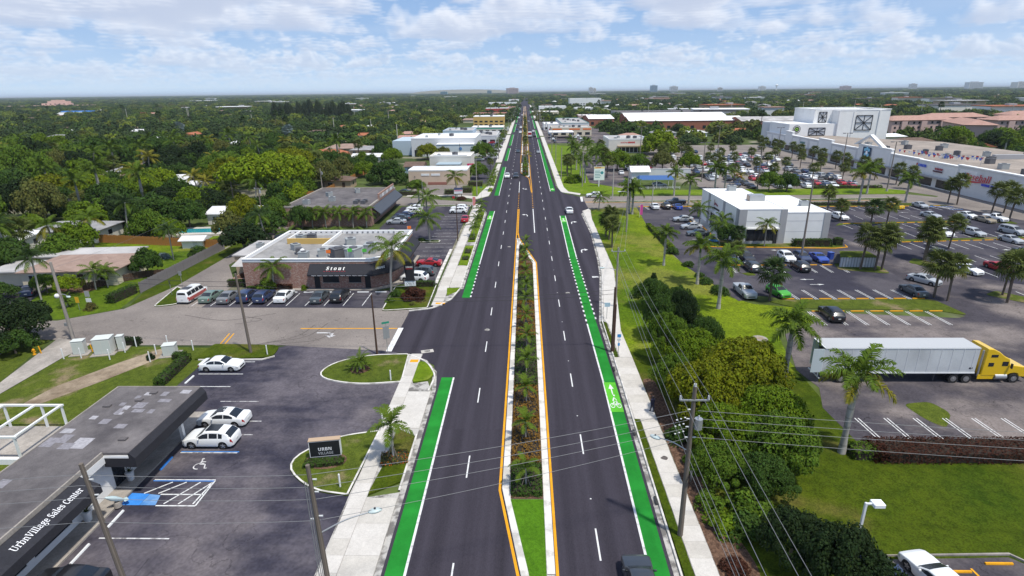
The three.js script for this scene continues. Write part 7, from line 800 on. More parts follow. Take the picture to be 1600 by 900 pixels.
{ const t = thing('distant_complex', 'pale pink stepped building complex far left near the horizon', 'building', -1215, -1530, 0.3); part(t, 'wall', M([box(60, 12, 30, 0, 0, 0), box(44, 17, 24, 4, 0, -2), box(24, 20, 20, 2, 0, -2), box(190, 7, 30, -10, 0, 12)]), MT.pink); for (let i = 0; i < 9; i++) part(t, 'window', box(4, 2.2, 0.4, -60 + i * 15, 3, 27.1), MT.glass); for (let i = 0; i < 5; i++) part(t, 'window', box(3, 2, 0.4, -20 + i * 10, 9, 15.1), MT.glass); }
{ const t = thing('distant_hall', 'white hall with a bright blue roof far off at the left', 'building', -700, -915, 0.1); part(t, 'wall', box(42, 6, 18), MT.white); part(t, 'roof', box(44, 1.6, 12, 0, 6, -4), plain(0.03, 0.18, 0.5, 0.6)); }
{ const q = mulberry(31), U = (a, b) => a + (b - a) * q(); for (let i = 0, n = 0; i < 64; i++) { const d = 640 + 3000 * Math.pow(i / 64, 1.5), x = U(-0.9, 0.92) * d; if (Math.abs(x) < 90 || (x < 0 && i % 3)) continue; const w = U(22, 62) * (d > 1500 ? 1.5 : 1), h = U(6, 10), t = thing('distant_hall', `pale flat-roofed hall among the far trees, ${ORD[n % 30]} counted towards the horizon${n >= 30 ? ', outer ring' : ''}`, 'building', x, -d, U(-0.2, 0.2), 'distant pale halls'); n++; part(t, 'wall', box(w, h, w * U(0.3, 0.6)), [MT.offwhite, MT.pink, MT.white, MT.tanWall, MT.lightGrey][i % 5]); part(t, 'roof', box(w + 0.8, 0.8, w * 0.6 + 0.8, 0, h, 0), [MT.roofWhite, MT.roofGrey, MT.shingleRed, MT.roofWhite, MT.shinglePink, MT.roofTar][i % 6]); part(t, 'roof_block', box(w * 0.15, 2, w * 0.12, w * U(-0.3, 0.3), h + 0.8, 0), MT.midGrey); } }
struct('hill', new THREE.SphereGeometry(1, 32, 12, 0, 6.283, 0, 1.57).scale(700, 52, 300).translate(-750, -1, -7600), MT.terrain, 'long low green mound on the horizon');

// ---------------------------------------------------------------- poles, wires, lamps, signs, street furniture
function pole(x, z, h, label, o = {}) {
  const t = thing(o.name ?? 'utility_pole', label, o.cat ?? 'pole', x, z, 0, o.group), lx = o.lean?.[0] ?? 0, lz = o.lean?.[1] ?? 0, m = o.m ?? MT.wood, r = o.r ?? 0.15; part(t, 'shaft', taper(V(0, 0, 0), V(lx, h, lz), r * 1.15, r * 0.75, 10), m);
  const p = (y) => V(lx * y / h, y, lz * y / h);
  for (const y of o.arms ?? []) { const a = part(t, 'crossarm', box(1.9, 0.09, 0.09).translate(p(y).x, y, p(y).z + 0.12), MT.metal); for (const s of [-0.9, 0.9]) part(a, 'insulator', new THREE.CylinderGeometry(0.06, 0.08, 0.26, 8).translate(p(y).x + (o.armAlong ? 0 : s), y + 0.24, p(y).z + 0.12 + (o.armAlong ? s : 0)), MT.insulator); }
  for (const [y, s] of o.knobs ?? []) part(t, 'insulator', new THREE.CylinderGeometry(0.04, 0.055, 0.22, 8).rotateZ(Math.PI / 2).translate(p(y).x + s * 0.25, y, p(y).z), MT.insulator);
  if (o.lamp) { const [y, dx, dz, rise = 0.35] = o.lamp, a = p(y), b = V(a.x + dx, y + rise, a.z + dz); part(t, 'lamp_arm', tube([a, a.clone().lerp(b, 0.5).add(V(0, 0.18, 0)), b], 0.04, 6, 8), MT.metal); const hd = new THREE.SphereGeometry(0.3, 12, 8).scale(1.35, 0.42, 0.7), L = part(t, 'lamp_head', hd, plain(0.42, 0.50, 0.50, 0.4)); L.position.copy(b); L.rotation.y = Math.atan2(-dz, dx); part(L, 'photocell', new THREE.CylinderGeometry(0.06, 0.06, 0.1, 8).translate(0, 0.16, 0), MT.darkMetal); }
  if (o.transformer) { const q = part(t, 'transformer', new THREE.CylinderGeometry(0.26, 0.26, 0.75, 14).translate(p(o.transformer).x + 0.42, o.transformer, p(o.transformer).z + 0.1), MT.metal); part(q, 'bushing', new THREE.CylinderGeometry(0.05, 0.06, 0.22, 8).translate(p(o.transformer).x + 0.42, o.transformer + 0.48, p(o.transformer).z + 0.1), MT.insulator); }
  if (o.riser) part(t, 'cable_riser', new THREE.CylinderGeometry(0.07, 0.07, o.riser, 8).translate(0.2, o.riser / 2, 0.08), o.riserM ?? MT.metal);
  return t;
}
function wires(list, label, m = MT.wire, r = 0.016, sag = 0.35) { const [a] = list[0], t = thing('overhead_wires', label, 'wires', a[0], a[2]); for (const [p, q] of list) { const l = Math.hypot(q[0] - p[0], q[2] - p[2]), s = sag * l / 30, pts = []; for (let i = 0; i <= 10; i++) { const k = i / 10; pts.push(V(mix(p[0], q[0], k) - a[0], mix(p[1], q[1], k) - s * 4 * k * (1 - k), mix(p[2], q[2], k) - a[2])); } part(t, 'wire', tube(pts, r, 4, 24), m); } return t; }
pole(-23.0, -25.0, 11.6, 'leaning grey wooden pole in front of the sales building awning', { lean: [-0.55, 0.1], knobs: [[9.6, 1], [10.6, 1]] });
pole(-11.3, -25.1, 11.5, 'wooden pole with a cobra-head street lamp at the bottom left', { lean: [-0.2, 0.1], lamp: [7.0, 2.9, -1.0, 0.7], knobs: [[10.6, 1], [9.8, 1], [8.2, 1], [8.0, -1]] }); { const t = scene.children[scene.children.length - 1]; for (const k of [-0.5, -0.38, -0.28]) part(t, 'riser_cable', tube([V(k, 10.4, 0.1), V(k + 0.02, 3, 0.1)], 0.025, 5), MT.steel); }
pole(10.9, -32.6, 12.0, 'weathered wooden pole with crossarm, transformer and street lamp on the right verge', { r: 0.17, lean: [-0.05, 0], arms: [11.0], knobs: [[10.3, -1], [9.6, 1], [9.6, -1], [9.0, -1], [9.0, 1], [8.2, -1], [8.2, 1]], lamp: [7.1, -1.9, -1.5, 0.1], transformer: 9.3 });
{ const t = scene.children[scene.children.length - 1]; part(t, 'pole_cap', new THREE.CylinderGeometry(0.09, 0.11, 0.24, 10).translate(-0.05, 12.05, 0), MT.insulator); part(t, 'cable_coil', new THREE.TorusGeometry(0.32, 0.07, 6, 16).rotateY(1.2).translate(0.28, 5.2, 0.1), MT.wireDark); for (const [y, z] of [[9.9, 0.2], [9.3, 0], [8.8, 0.1]]) for (let k = 1; k < 4; k++) part(t, 'insulator', new THREE.CylinderGeometry(0.045, 0.045, 0.1, 8).rotateZ(1.5).translate(-0.3 - k * 0.28, y - k * 0.04, z + k * 0.08), MT.insulator); }
pole(10.45, -62.7, 8.3, 'dark creosoted pole with brown cable riser in the planting strip', { m: MT.woodDark, r: 0.17, riser: 6.2, riserM: plain(0.12, 0.06, 0.05, 0.7) }); pole(13.1, -77.8, 9.0, 'grey concrete pole with street lamp beside the turn lane', { m: MT.concreteOld, arms: [8.4], lamp: [5.6, -2.2, 0.3, 0.5] });
pole(-58.6, -66.3, 10.6, 'concrete pole with a street lamp at the mouth of the driveway', { m: MT.concreteOld, r: 0.2, lean: [-0.15, 0], lamp: [6.3, 2.4, 1.6, 0.3] }); { const t = scene.children[scene.children.length - 1]; part(t, 'meter_box', box(0.35, 0.4, 0.2, -0.3, 2.1, 0.15), MT.steel); part(t, 'round_shield', new THREE.SphereGeometry(0.3, 10, 8).translate(-0.35, 6.2, 0.2), MT.whiteMetal); }
pole(-33.6, -62.5, 10.2, 'bare brown wooden pole on the verge by the sales lot', { r: 0.16, lean: [-0.2, 0] }); pole(-18.0, -62.2, 7.6, 'slim brown wooden pole on the palm island', { r: 0.11, m: MT.woodDark });
pole(22.5, -124.5, 9, 'pale concrete lamp post on the bright lawn', { m: MT.concreteOld, lamp: [8.7, -2, 0.2, 0.3] }); pole(25.4, -141.3, 12.5, 'tall grey double pole beside the store lot', { m: MT.concreteOld, transformer: 8.6, arms: [12] }); pole(18.8, -188.4, 11.5, 'tall concrete pole on the lawn beyond the side street', { m: MT.concreteOld }); pole(25.4, -165.6, 9.5, 'white concrete pole beside the parked sport utility', { m: MT.concrete2 }); pole(34.7, -155.4, 5.5, 'short concrete post in the side street median', { m: MT.concrete2, r: 0.13 });
pole(-25.4, -140.4, 9, 'thin street lamp in the pub car park', { m: MT.steel, r: 0.09 }); pole(-14.3, -117, 8, 'brown pole by the white kerb of the pub car park', { r: 0.1, m: MT.woodDark }); pole(-14.6, -172, 11, 'concrete lamp pole at the second side street', { m: MT.concreteOld, lamp: [10.6, 2.2, 0, 0.3] }); pole(-61.4, -171.4, 8.6, 'concrete pole with transformer by the golden fence', { m: MT.concreteOld, transformer: 7.2 }); pole(-68.1, -144, 7.4, 'wooden pole with transformers beside the long pale house', { transformer: 6.3, arms: [7] }); pole(-78, -150, 8, 'wooden pole left of the long pale house', {}); pole(-28, -250, 9, 'wooden pole before the white warehouse', {}); pole(-84, -262, 13, 'tall thin pole by the terracotta roofed house', { m: MT.concreteOld });
function areaLamp(x, z, h, label, heads = 2) { const t = thing('parking_lamp', label, 'lamp post', x, z, 0, 'tall parking lot lamps'); part(t, 'shaft', taper(V(0, 0.6, 0), V(0, h, 0), 0.2, 0.12, 10), plain(0.20, 0.17, 0.15, 0.7)); part(t, 'base', new THREE.CylinderGeometry(0.32, 0.32, 0.7, 12).translate(0, 0.35, 0), MT.concrete2); part(t, 'bracket', box(2.4, 0.1, 0.1, 0, h - 0.1, 0), MT.darkMetal); for (const s of heads === 2 ? [-1, 1] : [1]) part(t, 'lamp_head', rbox(0.9, 0.22, 0.5, 0.04, s * 1.2, h - 0.16, 0), MT.acDark); return t; }
areaLamp(50.2, -100.8, 15, 'very tall lamp post before the white store'); areaLamp(115, -212, 14.5, 'tall twin-headed lamp post at the shopping centre front'); areaLamp(109.6, -175, 14.6, 'tall lamp post on the hedge by the crowded lot'); areaLamp(72.8, -180.5, 13, 'tall lamp post in front of the crowded lot'); areaLamp(117.7, -273.7, 12.8, 'lamp post near the round cinema corner'); areaLamp(88, -268, 14, 'lamp post at the back of the crowded lot'); areaLamp(46.3, -235, 16, 'tall lamp post left of the crowded lot'); areaLamp(60, -196, 13, 'lamp post at the lot entrance');
{ const t = thing('parking_lamp', 'white post lamp with a square box head at the lower right', 'lamp post', 22.15, -30.9); part(t, 'shaft', box(0.14, 4.4, 0.14), MT.whiteMetal); part(t, 'bracket', box(0.4, 0.1, 0.12, 0.25, 4.28, 0), MT.whiteMetal); part(t, 'lamp_head', rbox(0.72, 0.26, 0.6, 0.03, 0.75, 4.2, 0), plain(0.82, 0.83, 0.84, 0.5)); }
for (let i = 0; i < 20; i++) { const z = -205 - i * 44; pole(12.9 + (i % 3) * 0.3, z, 11 + (i % 2), `concrete pole in the long row right of the road, ${ORD[i]} beyond the crossing`, { m: MT.concreteOld, group: 'roadside poles on the right', r: 0.16, lamp: i % 2 ? [10, -2.4, 0, 0.4] : undefined }); if (i % 2) pole(-12.2, z - 20, 9.5, `concrete lamp pole left of the road, ${ORD[i >> 1]} beyond the crossing`, { m: MT.concreteOld, group: 'roadside poles on the left', r: 0.14, lamp: [9, 2.2, 0, 0.4] }); }
[[-291, -685, 16], [-203, -704, 15], [-383, -667, 17], [-273, -587, 11], [-462, -680, 15], [-380, -664, 15], [-120, -520, 14], [-140, -430, 13], [-72, -330, 13], [-110, -420, 12], [128, -620, 15], [220, -640, 16], [300, -650, 16], [360, -660, 16], [420, -640, 16], [480, -660, 15], [540, -650, 15], [600, -680, 16], [330, -560, 14], [450, -560, 14]].forEach(([x, z, h], i) => pole(x, z, h, `pale concrete pole standing out of the trees, ${ORD[i]} from the left group to the right`, { m: MT.concrete2, r: 0.25, group: 'pale poles among the trees' }));
// wires
const P3 = (y, s = -0.3) => [10.9 + s, y, -32.6], P2 = (y) => [-11.45, y, -25.0], P1 = (y) => [-23.9, y, -24.9];
wires([[P3(10.2), P2(10.9)], [P3(9.5), P2(10.1)], [P3(8.9), P2(9.3)], [P3(8.1), P2(7.9)], [P2(10.9), P1(10.9)], [P2(10.1), P1(10.2)], [P2(9.3), P1(9.4)], [P2(7.9), P1(7.8)], [P1(10.9), [-64, 11, -22]], [P1(10.2), [-64, 10.2, -22]], [P1(9.4), [-64, 9.4, -22]], [P1(7.8), [-64, 8, -22]]], 'four pale power lines crossing the road between the wooden poles');
wires([[P3(10.2, 0.3), [84, 10.6, -27]], [P3(9.6, 0.3), [84, 10.1, -27]], [P3(9.0, 0.3), [84, 9.5, -27]], [P3(8.2, 0.3), [84, 8.4, -27]]], 'four power lines leaving the pole to the right over the hedge');
wires([[[10.0, 11.4, -32.5], [12.2, 8.8, -77.7]], [[11.8, 11.4, -32.5], [14.0, 8.8, -77.7]], [[10.85, 12.2, -32.6], [13.1, 9.1, -77.8]], [[10.9, 7.4, -32.5], [13.1, 7.2, -77.8]], [[10.9, 6.4, -32.5], [13.1, 6.4, -77.8]]], 'power lines running up the road to the concrete pole'); wires([[[10.0, 11.4, -32.5], [9.6, 11.6, 16]], [[11.8, 11.4, -32.5], [11.6, 11.6, 16]], [[10.85, 12.2, -32.6], [10.6, 12.2, 16]], [[10.9, 7.4, -32.5], [11, 7.4, 16]], [[10.9, 6.6, -32.5], [11.2, 6.8, 16]], [[10.9, 6.0, -32.5], [11.4, 6.2, 16]]], 'power lines running back towards the camera at the right');
wires([[[12.2, 8.8, -77.7], [22.5, 8.9, -124.5]], [[14.0, 8.8, -77.7], [23, 9, -124.5]], [[13.1, 7.2, -77.8], [22.5, 7.4, -124.5]], [[22.5, 8.9, -124.5], [25.4, 10.4, -141.3]]], 'power lines over the bright lawn'); wires([[[10.4, 8.0, -62.7], [-18, 7.4, -62.2]], [[10.4, 7.5, -62.7], [-18, 7.0, -62.2]], [[-18, 7.4, -62.2], [-33.8, 9.2, -62.5]], [[-18, 7.0, -62.2], [-33.8, 8.6, -62.5]], [[-33.8, 9.2, -62.5], [-58.7, 9.6, -66.3]], [[-33.8, 8.6, -62.5], [-58.7, 9.0, -66.3]]], 'dark cables crossing the road at the side street', MT.wireDark, 0.022, 0.5); wires([[[-58.7, 9.8, -66.3], [-130, 10, -60]], [[-58.7, 9.2, -66.3], [-130, 9.4, -60]], [[-58.7, 9.8, -66.3], [-63, 9, -100]]], 'thin wires leaving the driveway pole to the left', MT.wire, 0.012); wires([[[-61.4, 8.2, -171.4], [-68.1, 7, -144]], [[-68.1, 7.2, -144], [-90, 8, -135]]], 'wires between the poles by the golden fence', MT.wireDark, 0.015);
// signs
{ const t = thing('monument_sign', 'black and white business sign box on the kerbed island', 'sign', -17.25, -41.4, 0.16); part(t, 'cabinet', box(2.6, 1.55, 0.5, 0, 0.45, 0), MT.whiteMetal); part(t, 'top_board', box(2.66, 0.06, 0.56, 0, 2.0, 0), plain(0.42, 0.30, 0.20, 0.8)); part(t, 'plinth', box(2.2, 0.45, 0.35), MT.concreteOld); const [g, m] = sign(2.5, 1.42, (c, w, h) => { c.fillStyle = '#15181c'; c.fillRect(0, 0, w, h); c.fillStyle = '#e9eaec'; c.textAlign = 'center'; c.font = `bold ${h * 0.30}px sans-serif`; c.fillText('URBN', w * 0.5, h * 0.62, w * 0.7); c.font = `${h * 0.24}px sans-serif`; c.fillStyle = '#c9ccd0'; c.fillText('VILLAGE', w * 0.52, h * 0.88, w * 0.72); c.strokeStyle = '#15181c'; c.lineWidth = 2; c.beginPath(); c.moveTo(0, h * 0.52); c.lineTo(w, h * 0.52); c.stroke(); }, 110); part(t, 'sign_face', g.translate(0, 1.22, 0.256), m); }
{ const t = thing('pub_sign', 'black pint-glass shaped pub sign above a white letter board', 'sign', -18.3, -85.4, 0.1); const s = new THREE.Shape([[-0.75, 1.75], [0.75, 1.75], [0.62, 2.4], [0.82, 4.5], [0.7, 4.85], [-0.7, 4.85], [-0.82, 4.5], [-0.62, 2.4]].map((p) => new THREE.Vector2(...p))); part(t, 'cabinet', new THREE.ExtrudeGeometry(s, { depth: 0.4, bevelEnabled: true, bevelSize: 0.03, bevelThickness: 0.03, bevelSegments: 1 }).translate(0, 0, -0.2), MT.black); const [g, m] = glyphs(1.4, 0.7, (c, w, h) => { c.fillStyle = '#e8e6e0'; c.font = `bold ${h * 0.6}px serif`; c.textAlign = 'center'; c.fillText('Stout', w / 2, h * 0.55, w * 0.9); c.fillStyle = '#c01828'; c.fillRect(w * 0.12, h * 0.72, w * 0.76, h * 0.12); }); part(t, 'lettering', g.translate(0, 3.9, 0.245), m); const [g2, m2] = sign(1.75, 0.85, (c, w, h) => { c.fillStyle = '#e4e9ec'; c.fillRect(0, 0, w, h); c.fillStyle = '#333a40'; for (let r = 0; r < 3; r++) for (let i = 0; i < 9; i++) if ((i * 7 + r * 3) % 5) c.fillRect(w * (0.16 + i * 0.08), h * (0.14 + r * 0.28), w * 0.045, h * 0.16); }); part(t, 'letter_board', box(1.8, 0.9, 0.3, 0, 0.8, 0), MT.black); part(t, 'letter_board_face', g2.translate(0, 1.25, 0.156), m2); part(t, 'post', box(0.35, 0.9, 0.2), MT.darkMetal); }
function signPost(x, z, h, label, panels, turn = 0, pm = MT.metal, name = 'road_sign') { const t = thing(name, label, 'sign', x, z, turn); part(t, 'post', new THREE.CylinderGeometry(0.035, 0.035, h, 8).translate(0, h / 2, 0), pm); for (const [w, hh, y, m, round] of panels) part(t, 'panel', round ? new THREE.CylinderGeometry(w / 2, w / 2, 0.03, 8).rotateX(Math.PI / 2).rotateZ(Math.PI / 8).translate(0, y, 0.05) : box(w, hh, 0.03, 0, y - hh / 2, 0.05), m); return t; }
const teal = plain(0.02, 0.24, 0.16, 0.5), skyB = plain(0.05, 0.28, 0.62, 0.5), signW = plain(0.7, 0.72, 0.74, 0.5);
signPost(-16.6, -61.9, 4.3, 'street name sign on a tall post at the left corner', [[0.9, 0.25, 4.25, teal], [0.75, 1.6, 3.0, plain(0.25, 0.26, 0.27, 0.5)]], 0.5); signPost(10.95, -61.3, 2.8, 'blue bus stop sign on the right pavement', [[0.45, 0.4, 2.8, skyB], [0.4, 0.3, 2.3, signW], [0.25, 0.35, 1.7, skyB]]); signPost(11.2, -73.1, 2.2, 'pale blue and white sign beside the turn lane', [[0.75, 0.6, 2.2, plain(0.45, 0.62, 0.72, 0.5)]]); signPost(-19.9, -157.2, 2.5, 'red stop sign on the second side street', [[0.75, 0.75, 2.2, MT.red, 1]]); signPost(-64.6, -77.6, 2.4, 'tilted white and black sign on the corner lawn', [[0.7, 0.9, 2.4, plain(0.32, 0.33, 0.33, 0.6)], [0.8, 0.6, 1.4, signW]]); signPost(-66, -77.2, 1.6, 'yellow warning sign on the corner lawn', [[0.55, 0.9, 1.6, plain(0.66, 0.38, 0.02, 0.6)]]); signPost(-56.4, -87.4, 2.4, 'grey parking sign on the alley verge, farther one', [[0.5, 0.7, 2.4, MT.metal]]); signPost(-55.8, -83.4, 2.2, 'thin bare sign post by the van', [[0.15, 0.6, 2.2, MT.darkMetal]]); signPost(-14.8, -88.8, 2.4, 'back of a small sign at the pub car park entrance', [[0.6, 0.75, 2.4, MT.steel]]); signPost(-12.9, -166.8, 3.4, 'green street name sign at the second side street', [[0.9, 0.25, 3.4, teal]]);
{ const t = thing('shop_sign', 'blue and pink panel sign on two posts by the second side street', 'sign', -19.6, -166.6, 0.2); for (const s of [-0.9, 0.9]) part(t, 'post', box(0.16, 3.6, 0.16, s, 0, 0), MT.black); part(t, 'panel', box(2.5, 1.1, 0.3, 0, 1.6, 0), signW); part(t, 'top_panel', box(2.5, 0.55, 0.3, 0, 2.75, 0), plain(0.04, 0.06, 0.14)); part(t, 'red_strip', box(2.3, 0.3, 0.02, 0, 2.35, 0.16), plain(0.6, 0.2, 0.28)); }
{ const t = thing('shop_sign', 'magenta roadside sign with a white animal figure', 'sign', -20.6, -218, 0.3); part(t, 'post', box(0.2, 2.6, 0.2), MT.darkMetal); part(t, 'panel', box(2.6, 1.6, 0.25, 0, 2.6, 0), plain(0.55, 0.02, 0.10)); part(t, 'figure', box(1.0, 0.7, 0.03, 0, 3.0, 0.14), signW); }
{ const t = thing('billboard', 'white and teal information board on a single post on the far lawn', 'sign', 24.2, -188.2, 0.1); part(t, 'post', box(0.28, 2.2, 0.28), MT.whiteMetal); const [g, m] = sign(3.4, 4.3, (c, w, h) => { c.fillStyle = '#dfe8e6'; c.fillRect(0, 0, w, h); c.fillStyle = '#e8d28a'; c.fillRect(0, 0, w, h * 0.14); c.fillStyle = '#b04a2a'; c.fillRect(w * 0.1, h * 0.04, w * 0.55, h * 0.06); c.fillStyle = '#3f8f94'; c.beginPath(); c.arc(w * 0.76, h * 0.45, w * 0.15, 0, 7); c.fill(); c.fillStyle = '#5d8f93'; for (let i = 0; i < 5; i++) c.fillRect(w * 0.08, h * (0.3 + i * 0.12), w * (0.5 + 0.1 * (i % 2)), h * 0.045); }, 40); part(t, 'board', box(3.5, 4.4, 0.2, 0, 2.0, 0), MT.whiteMetal); part(t, 'board_face', g.translate(0, 4.2, 0.106), m); }
{ const t = thing('feather_flag', 'tall magenta feather flag at the edge of the store lot', 'flag', 28.3, -139.5, 0.4); part(t, 'pole', new THREE.CylinderGeometry(0.03, 0.03, 3.2, 6).translate(0, 1.6, 0), MT.whiteMetal); part(t, 'cloth', new THREE.PlaneGeometry(0.8, 2.5, 3, 6).translate(0.42, 1.9, 0), mat({ color: C(0.5, 0.06, 0.25), side: THREE.DoubleSide })); }
{ const t = thing('feather_flag', 'red and white feather flag beside the left pavement by the crossing', 'flag', -14.2, -152.6, 0.4); part(t, 'pole', new THREE.CylinderGeometry(0.03, 0.03, 3.2, 6).translate(0, 1.6, 0), MT.whiteMetal); part(t, 'cloth', new THREE.PlaneGeometry(0.8, 2.3, 3, 6).translate(0.42, 1.9, 0), mat({ color: C(0.55, 0.2, 0.2), side: THREE.DoubleSide })); }
// utility cabinets, bollards, hydrant
[[-54.7, -62.4, 1.3, 1.75, 0.9, 'green-grey utility cabinet nearest the driveway'], [-51.8, -62.7, 1.9, 2.0, 1.5, 'largest pale utility cabinet on a concrete pad'], [-50.4, -63.7, 0.7, 1.8, 0.7, 'slim utility cabinet with a pale blue panel'], [-43.3, -62.1, 1.4, 1.35, 1.1, 'low pale utility cabinet by the hedge end']].forEach(([x, z, w, h, d, l]) => { const t = thing('utility_cabinet', l, 'cabinet', x, z, 0.25); part(t, 'housing', rbox(w, h, d, 0.04), plain(0.56, 0.56, 0.53, 0.6)); part(t, 'lid', box(w + 0.08, 0.06, d + 0.08, 0, h + 0.01, 0), plain(0.56, 0.58, 0.55, 0.6)); for (const s of [-0.25, 0.25]) part(t, 'door', box(w * 0.46, h * 0.84, 0.02, s * w, h * 0.08, d / 2 + 0.01), plain(0.52, 0.55, 0.52, 0.6)); part(t, 'pad', box(w + 0.8, 0.08, d + 0.8, 0, 0, 0), MT.concreteOld); });
[[-55.7, -60.9], [-53.7, -61.1], [-49.9, -60.7], [-49.4, -62.7], [-49.1, -64.4], [-45.1, -62.1], [-44.6, -60.1], [-45.3, -64.8], [-41.2, -63.3], [-31.3, -61.9], [-14.8, -55.4], [-14.9, -37.6], [-13.6, -46.6]].forEach(([x, z], i) => { const o = new THREE.Mesh(M([new THREE.CylinderGeometry(0.07, 0.07, 1.3, 10).translate(0, 0.65, 0), new THREE.SphereGeometry(0.07, 10, 6, 0, 6.3, 0, 1.57).translate(0, 1.3, 0)]), MT.whiteMetal); o.name = numbered('bollard'); o.position.set(x, 0, z); scene.add(o); tag(o, i < 9 ? `white bollard round the utility cabinets, ${ORD[i]} from the driveway` : ['white marker post by the sales lot kerb', 'white marker post on the palm island', 'white marker post on the sign island, near corner', 'white marker post on the sign island, far corner'][i - 9], 'bollard', 'white bollards'); });
for (const [x, z, l] of [[-53.6, -62.9, 'short yellow post between the utility cabinets'], [-59.7, -62.4, 'yellow post beside the hydrant']]) { const o = new THREE.Mesh(new THREE.CylinderGeometry(0.07, 0.07, 1.0, 10).translate(0, 0.5, 0).rotateZ(0.12), MT.yellow); o.name = numbered('bollard'); o.position.set(x, 0, z); scene.add(tag(o, l, 'bollard')); }
{ const t = thing('fire_hydrant', 'yellow fire hydrant at the edge of the driveway', 'hydrant', -60.3, -62.1); part(t, 'barrel', new THREE.LatheGeometry([[0.2, 0], [0.2, 0.06], [0.13, 0.1], [0.13, 0.55], [0.17, 0.58], [0.15, 0.68], [0.06, 0.78], [0, 0.8]].map((p) => new THREE.Vector2(...p)), 12), MT.yellow); for (const s of [-1, 1]) part(t, 'nozzle', new THREE.CylinderGeometry(0.07, 0.07, 0.12, 10).rotateZ(Math.PI / 2).translate(s * 0.18, 0.42, 0), MT.yellow); }
{ const o = thing('storm_drain', 'square concrete storm drain lid at the left corner', 'drain', -12.0, -62.9, 0.3); part(o, 'frame', box(1.5, 0.05, 0.8, 0, 0.01, 0), MT.concrete2); part(o, 'grate', box(0.7, 0.02, 0.5, 0, 0.06, 0), MT.gutter); } { const o = thing('manhole', 'round concrete manhole collar on the grass by the truck lot', 'manhole', 29.6, -66.5); part(o, 'collar', new THREE.CylinderGeometry(0.9, 1.0, 0.12, 20).translate(0, 0.06, 0), MT.concreteOld); part(o, 'lid', new THREE.CylinderGeometry(0.45, 0.45, 0.14, 20).translate(0, 0.07, 0), MT.dirt); }
{ const t = thing('wheeled_bin', 'blue wheeled bin beside the timber enclosure', 'bin', 56.2, -102.2, 0.3); part(t, 'body', rbox(0.9, 1.25, 0.8, 0.06), PC.blue); part(t, 'lid', box(0.96, 0.08, 0.9, 0, 1.27, 0), PC.blue); }
for (const [x, z, l] of [[-66.6, -157.4, 'blue bin at the foot of the big tree'], [-152.5, -165.7, 'blue bin far left by the second side street'], [-83, -90.4, 'dark green bin by the garage of the pink-roofed house']]) { const t = thing('wheeled_bin', l, 'bin', x, z, 0.2); part(t, 'body', rbox(0.7, 1.1, 0.7, 0.06), l.startsWith('blue') ? PC.blue : plain(0.01, 0.10, 0.07)); part(t, 'lid', box(0.76, 0.08, 0.76, 0, 1.12, 0), MT.trim); }
// the person on the right pavement
{ const { MarchingCubes } = await import('three/addons/objects/MarchingCubes.js');
  const N = 56, mc = new MarchingCubes(N, MT.black, false, false, 60000), S = 0.95, f = mc.field, bones = [];
  const B = (a, b, ra, rb) => bones.push([V(...a), V(...b), ra, rb]);
  B([0, 0.95, 0], [0, 1.38, 0], 0.135, 0.15); B([-0.17, 1.38, 0], [0.17, 1.38, 0], 0.075, 0.075); B([0, 1.42, 0], [0, 1.52, 0.01], 0.055, 0.05); B([0, 1.6, 0.02], [0, 1.68, 0.01], 0.085, 0.095);
  for (const s of [-1, 1]) { B([s * 0.09, 0.92, 0], [s * 0.10, 0.5, s * 0.08], 0.095, 0.065); B([s * 0.10, 0.5, s * 0.08], [s * 0.10, 0.08, s * 0.12 - 0.03], 0.062, 0.042); B([s * 0.10, 0.05, s * 0.12 - 0.05], [s * 0.11, 0.04, s * 0.12 - 0.2], 0.042, 0.035); B([s * 0.2, 1.37, 0], [s * 0.25, 1.1, -s * 0.05], 0.055, 0.045); B([s * 0.25, 1.1, -s * 0.05], [s * 0.26, 0.86, -s * 0.12], 0.042, 0.032); B([s * 0.26, 0.86, -s * 0.12], [s * 0.26, 0.76, -s * 0.14], 0.035, 0.022); B([s * 0.245, 0.84, -s * 0.12 - 0.03], [s * 0.235, 0.78, -s * 0.14 - 0.04], 0.014, 0.011); }
  const p = V(0, 0, 0), pa = V(0, 0, 0), ba = V(0, 0, 0);
  for (let k = 0; k < N; k++) for (let j = 0; j < N; j++) for (let i = 0; i < N; i++) { p.set((i - N / 2) / (N / 2) * S, (j - N / 2) / (N / 2) * S + 0.9, (k - N / 2) / (N / 2) * S); let acc = 0; for (const [a, b, ra, rb] of bones) { pa.subVectors(p, a); ba.subVectors(b, a); const t = clamp(pa.dot(ba) / ba.lengthSq()), d = pa.addScaledVector(ba, -t).length() - mix(ra, rb, t); acc += Math.exp(-d * 60); } f[i + j * N + k * N * N] = Math.log(acc) / 60; }
  mc.isolation = 0; mc.update(); const n = mc.count, g = new THREE.BufferGeometry(); g.setAttribute('position', new THREE.BufferAttribute(mc.positionArray.slice(0, n * 3), 3)); g.setAttribute('normal', new THREE.BufferAttribute(mc.normalArray.slice(0, n * 3), 3)); g.scale(S, S, S).translate(0, 0.9, 0);
  const t = thing('person', 'person in dark navy clothes standing at the right pavement edge', 'person', 12.35, -48.9, 0.4, undefined, 0.15); part(t, 'body', g, plain(0.02, 0.02, 0.045, 0.9)); part(t, 'hair', new THREE.SphereGeometry(0.105, 14, 10, 0, 6.3, 0, 1.7).translate(0, 1.66, 0.03), plain(0.02, 0.014, 0.012, 0.8)); part(t, 'face', new THREE.SphereGeometry(0.088, 14, 10).scale(0.85, 1.15, 0.9).translate(0, 1.64, -0.025), plain(0.28, 0.16, 0.11, 0.6)); }

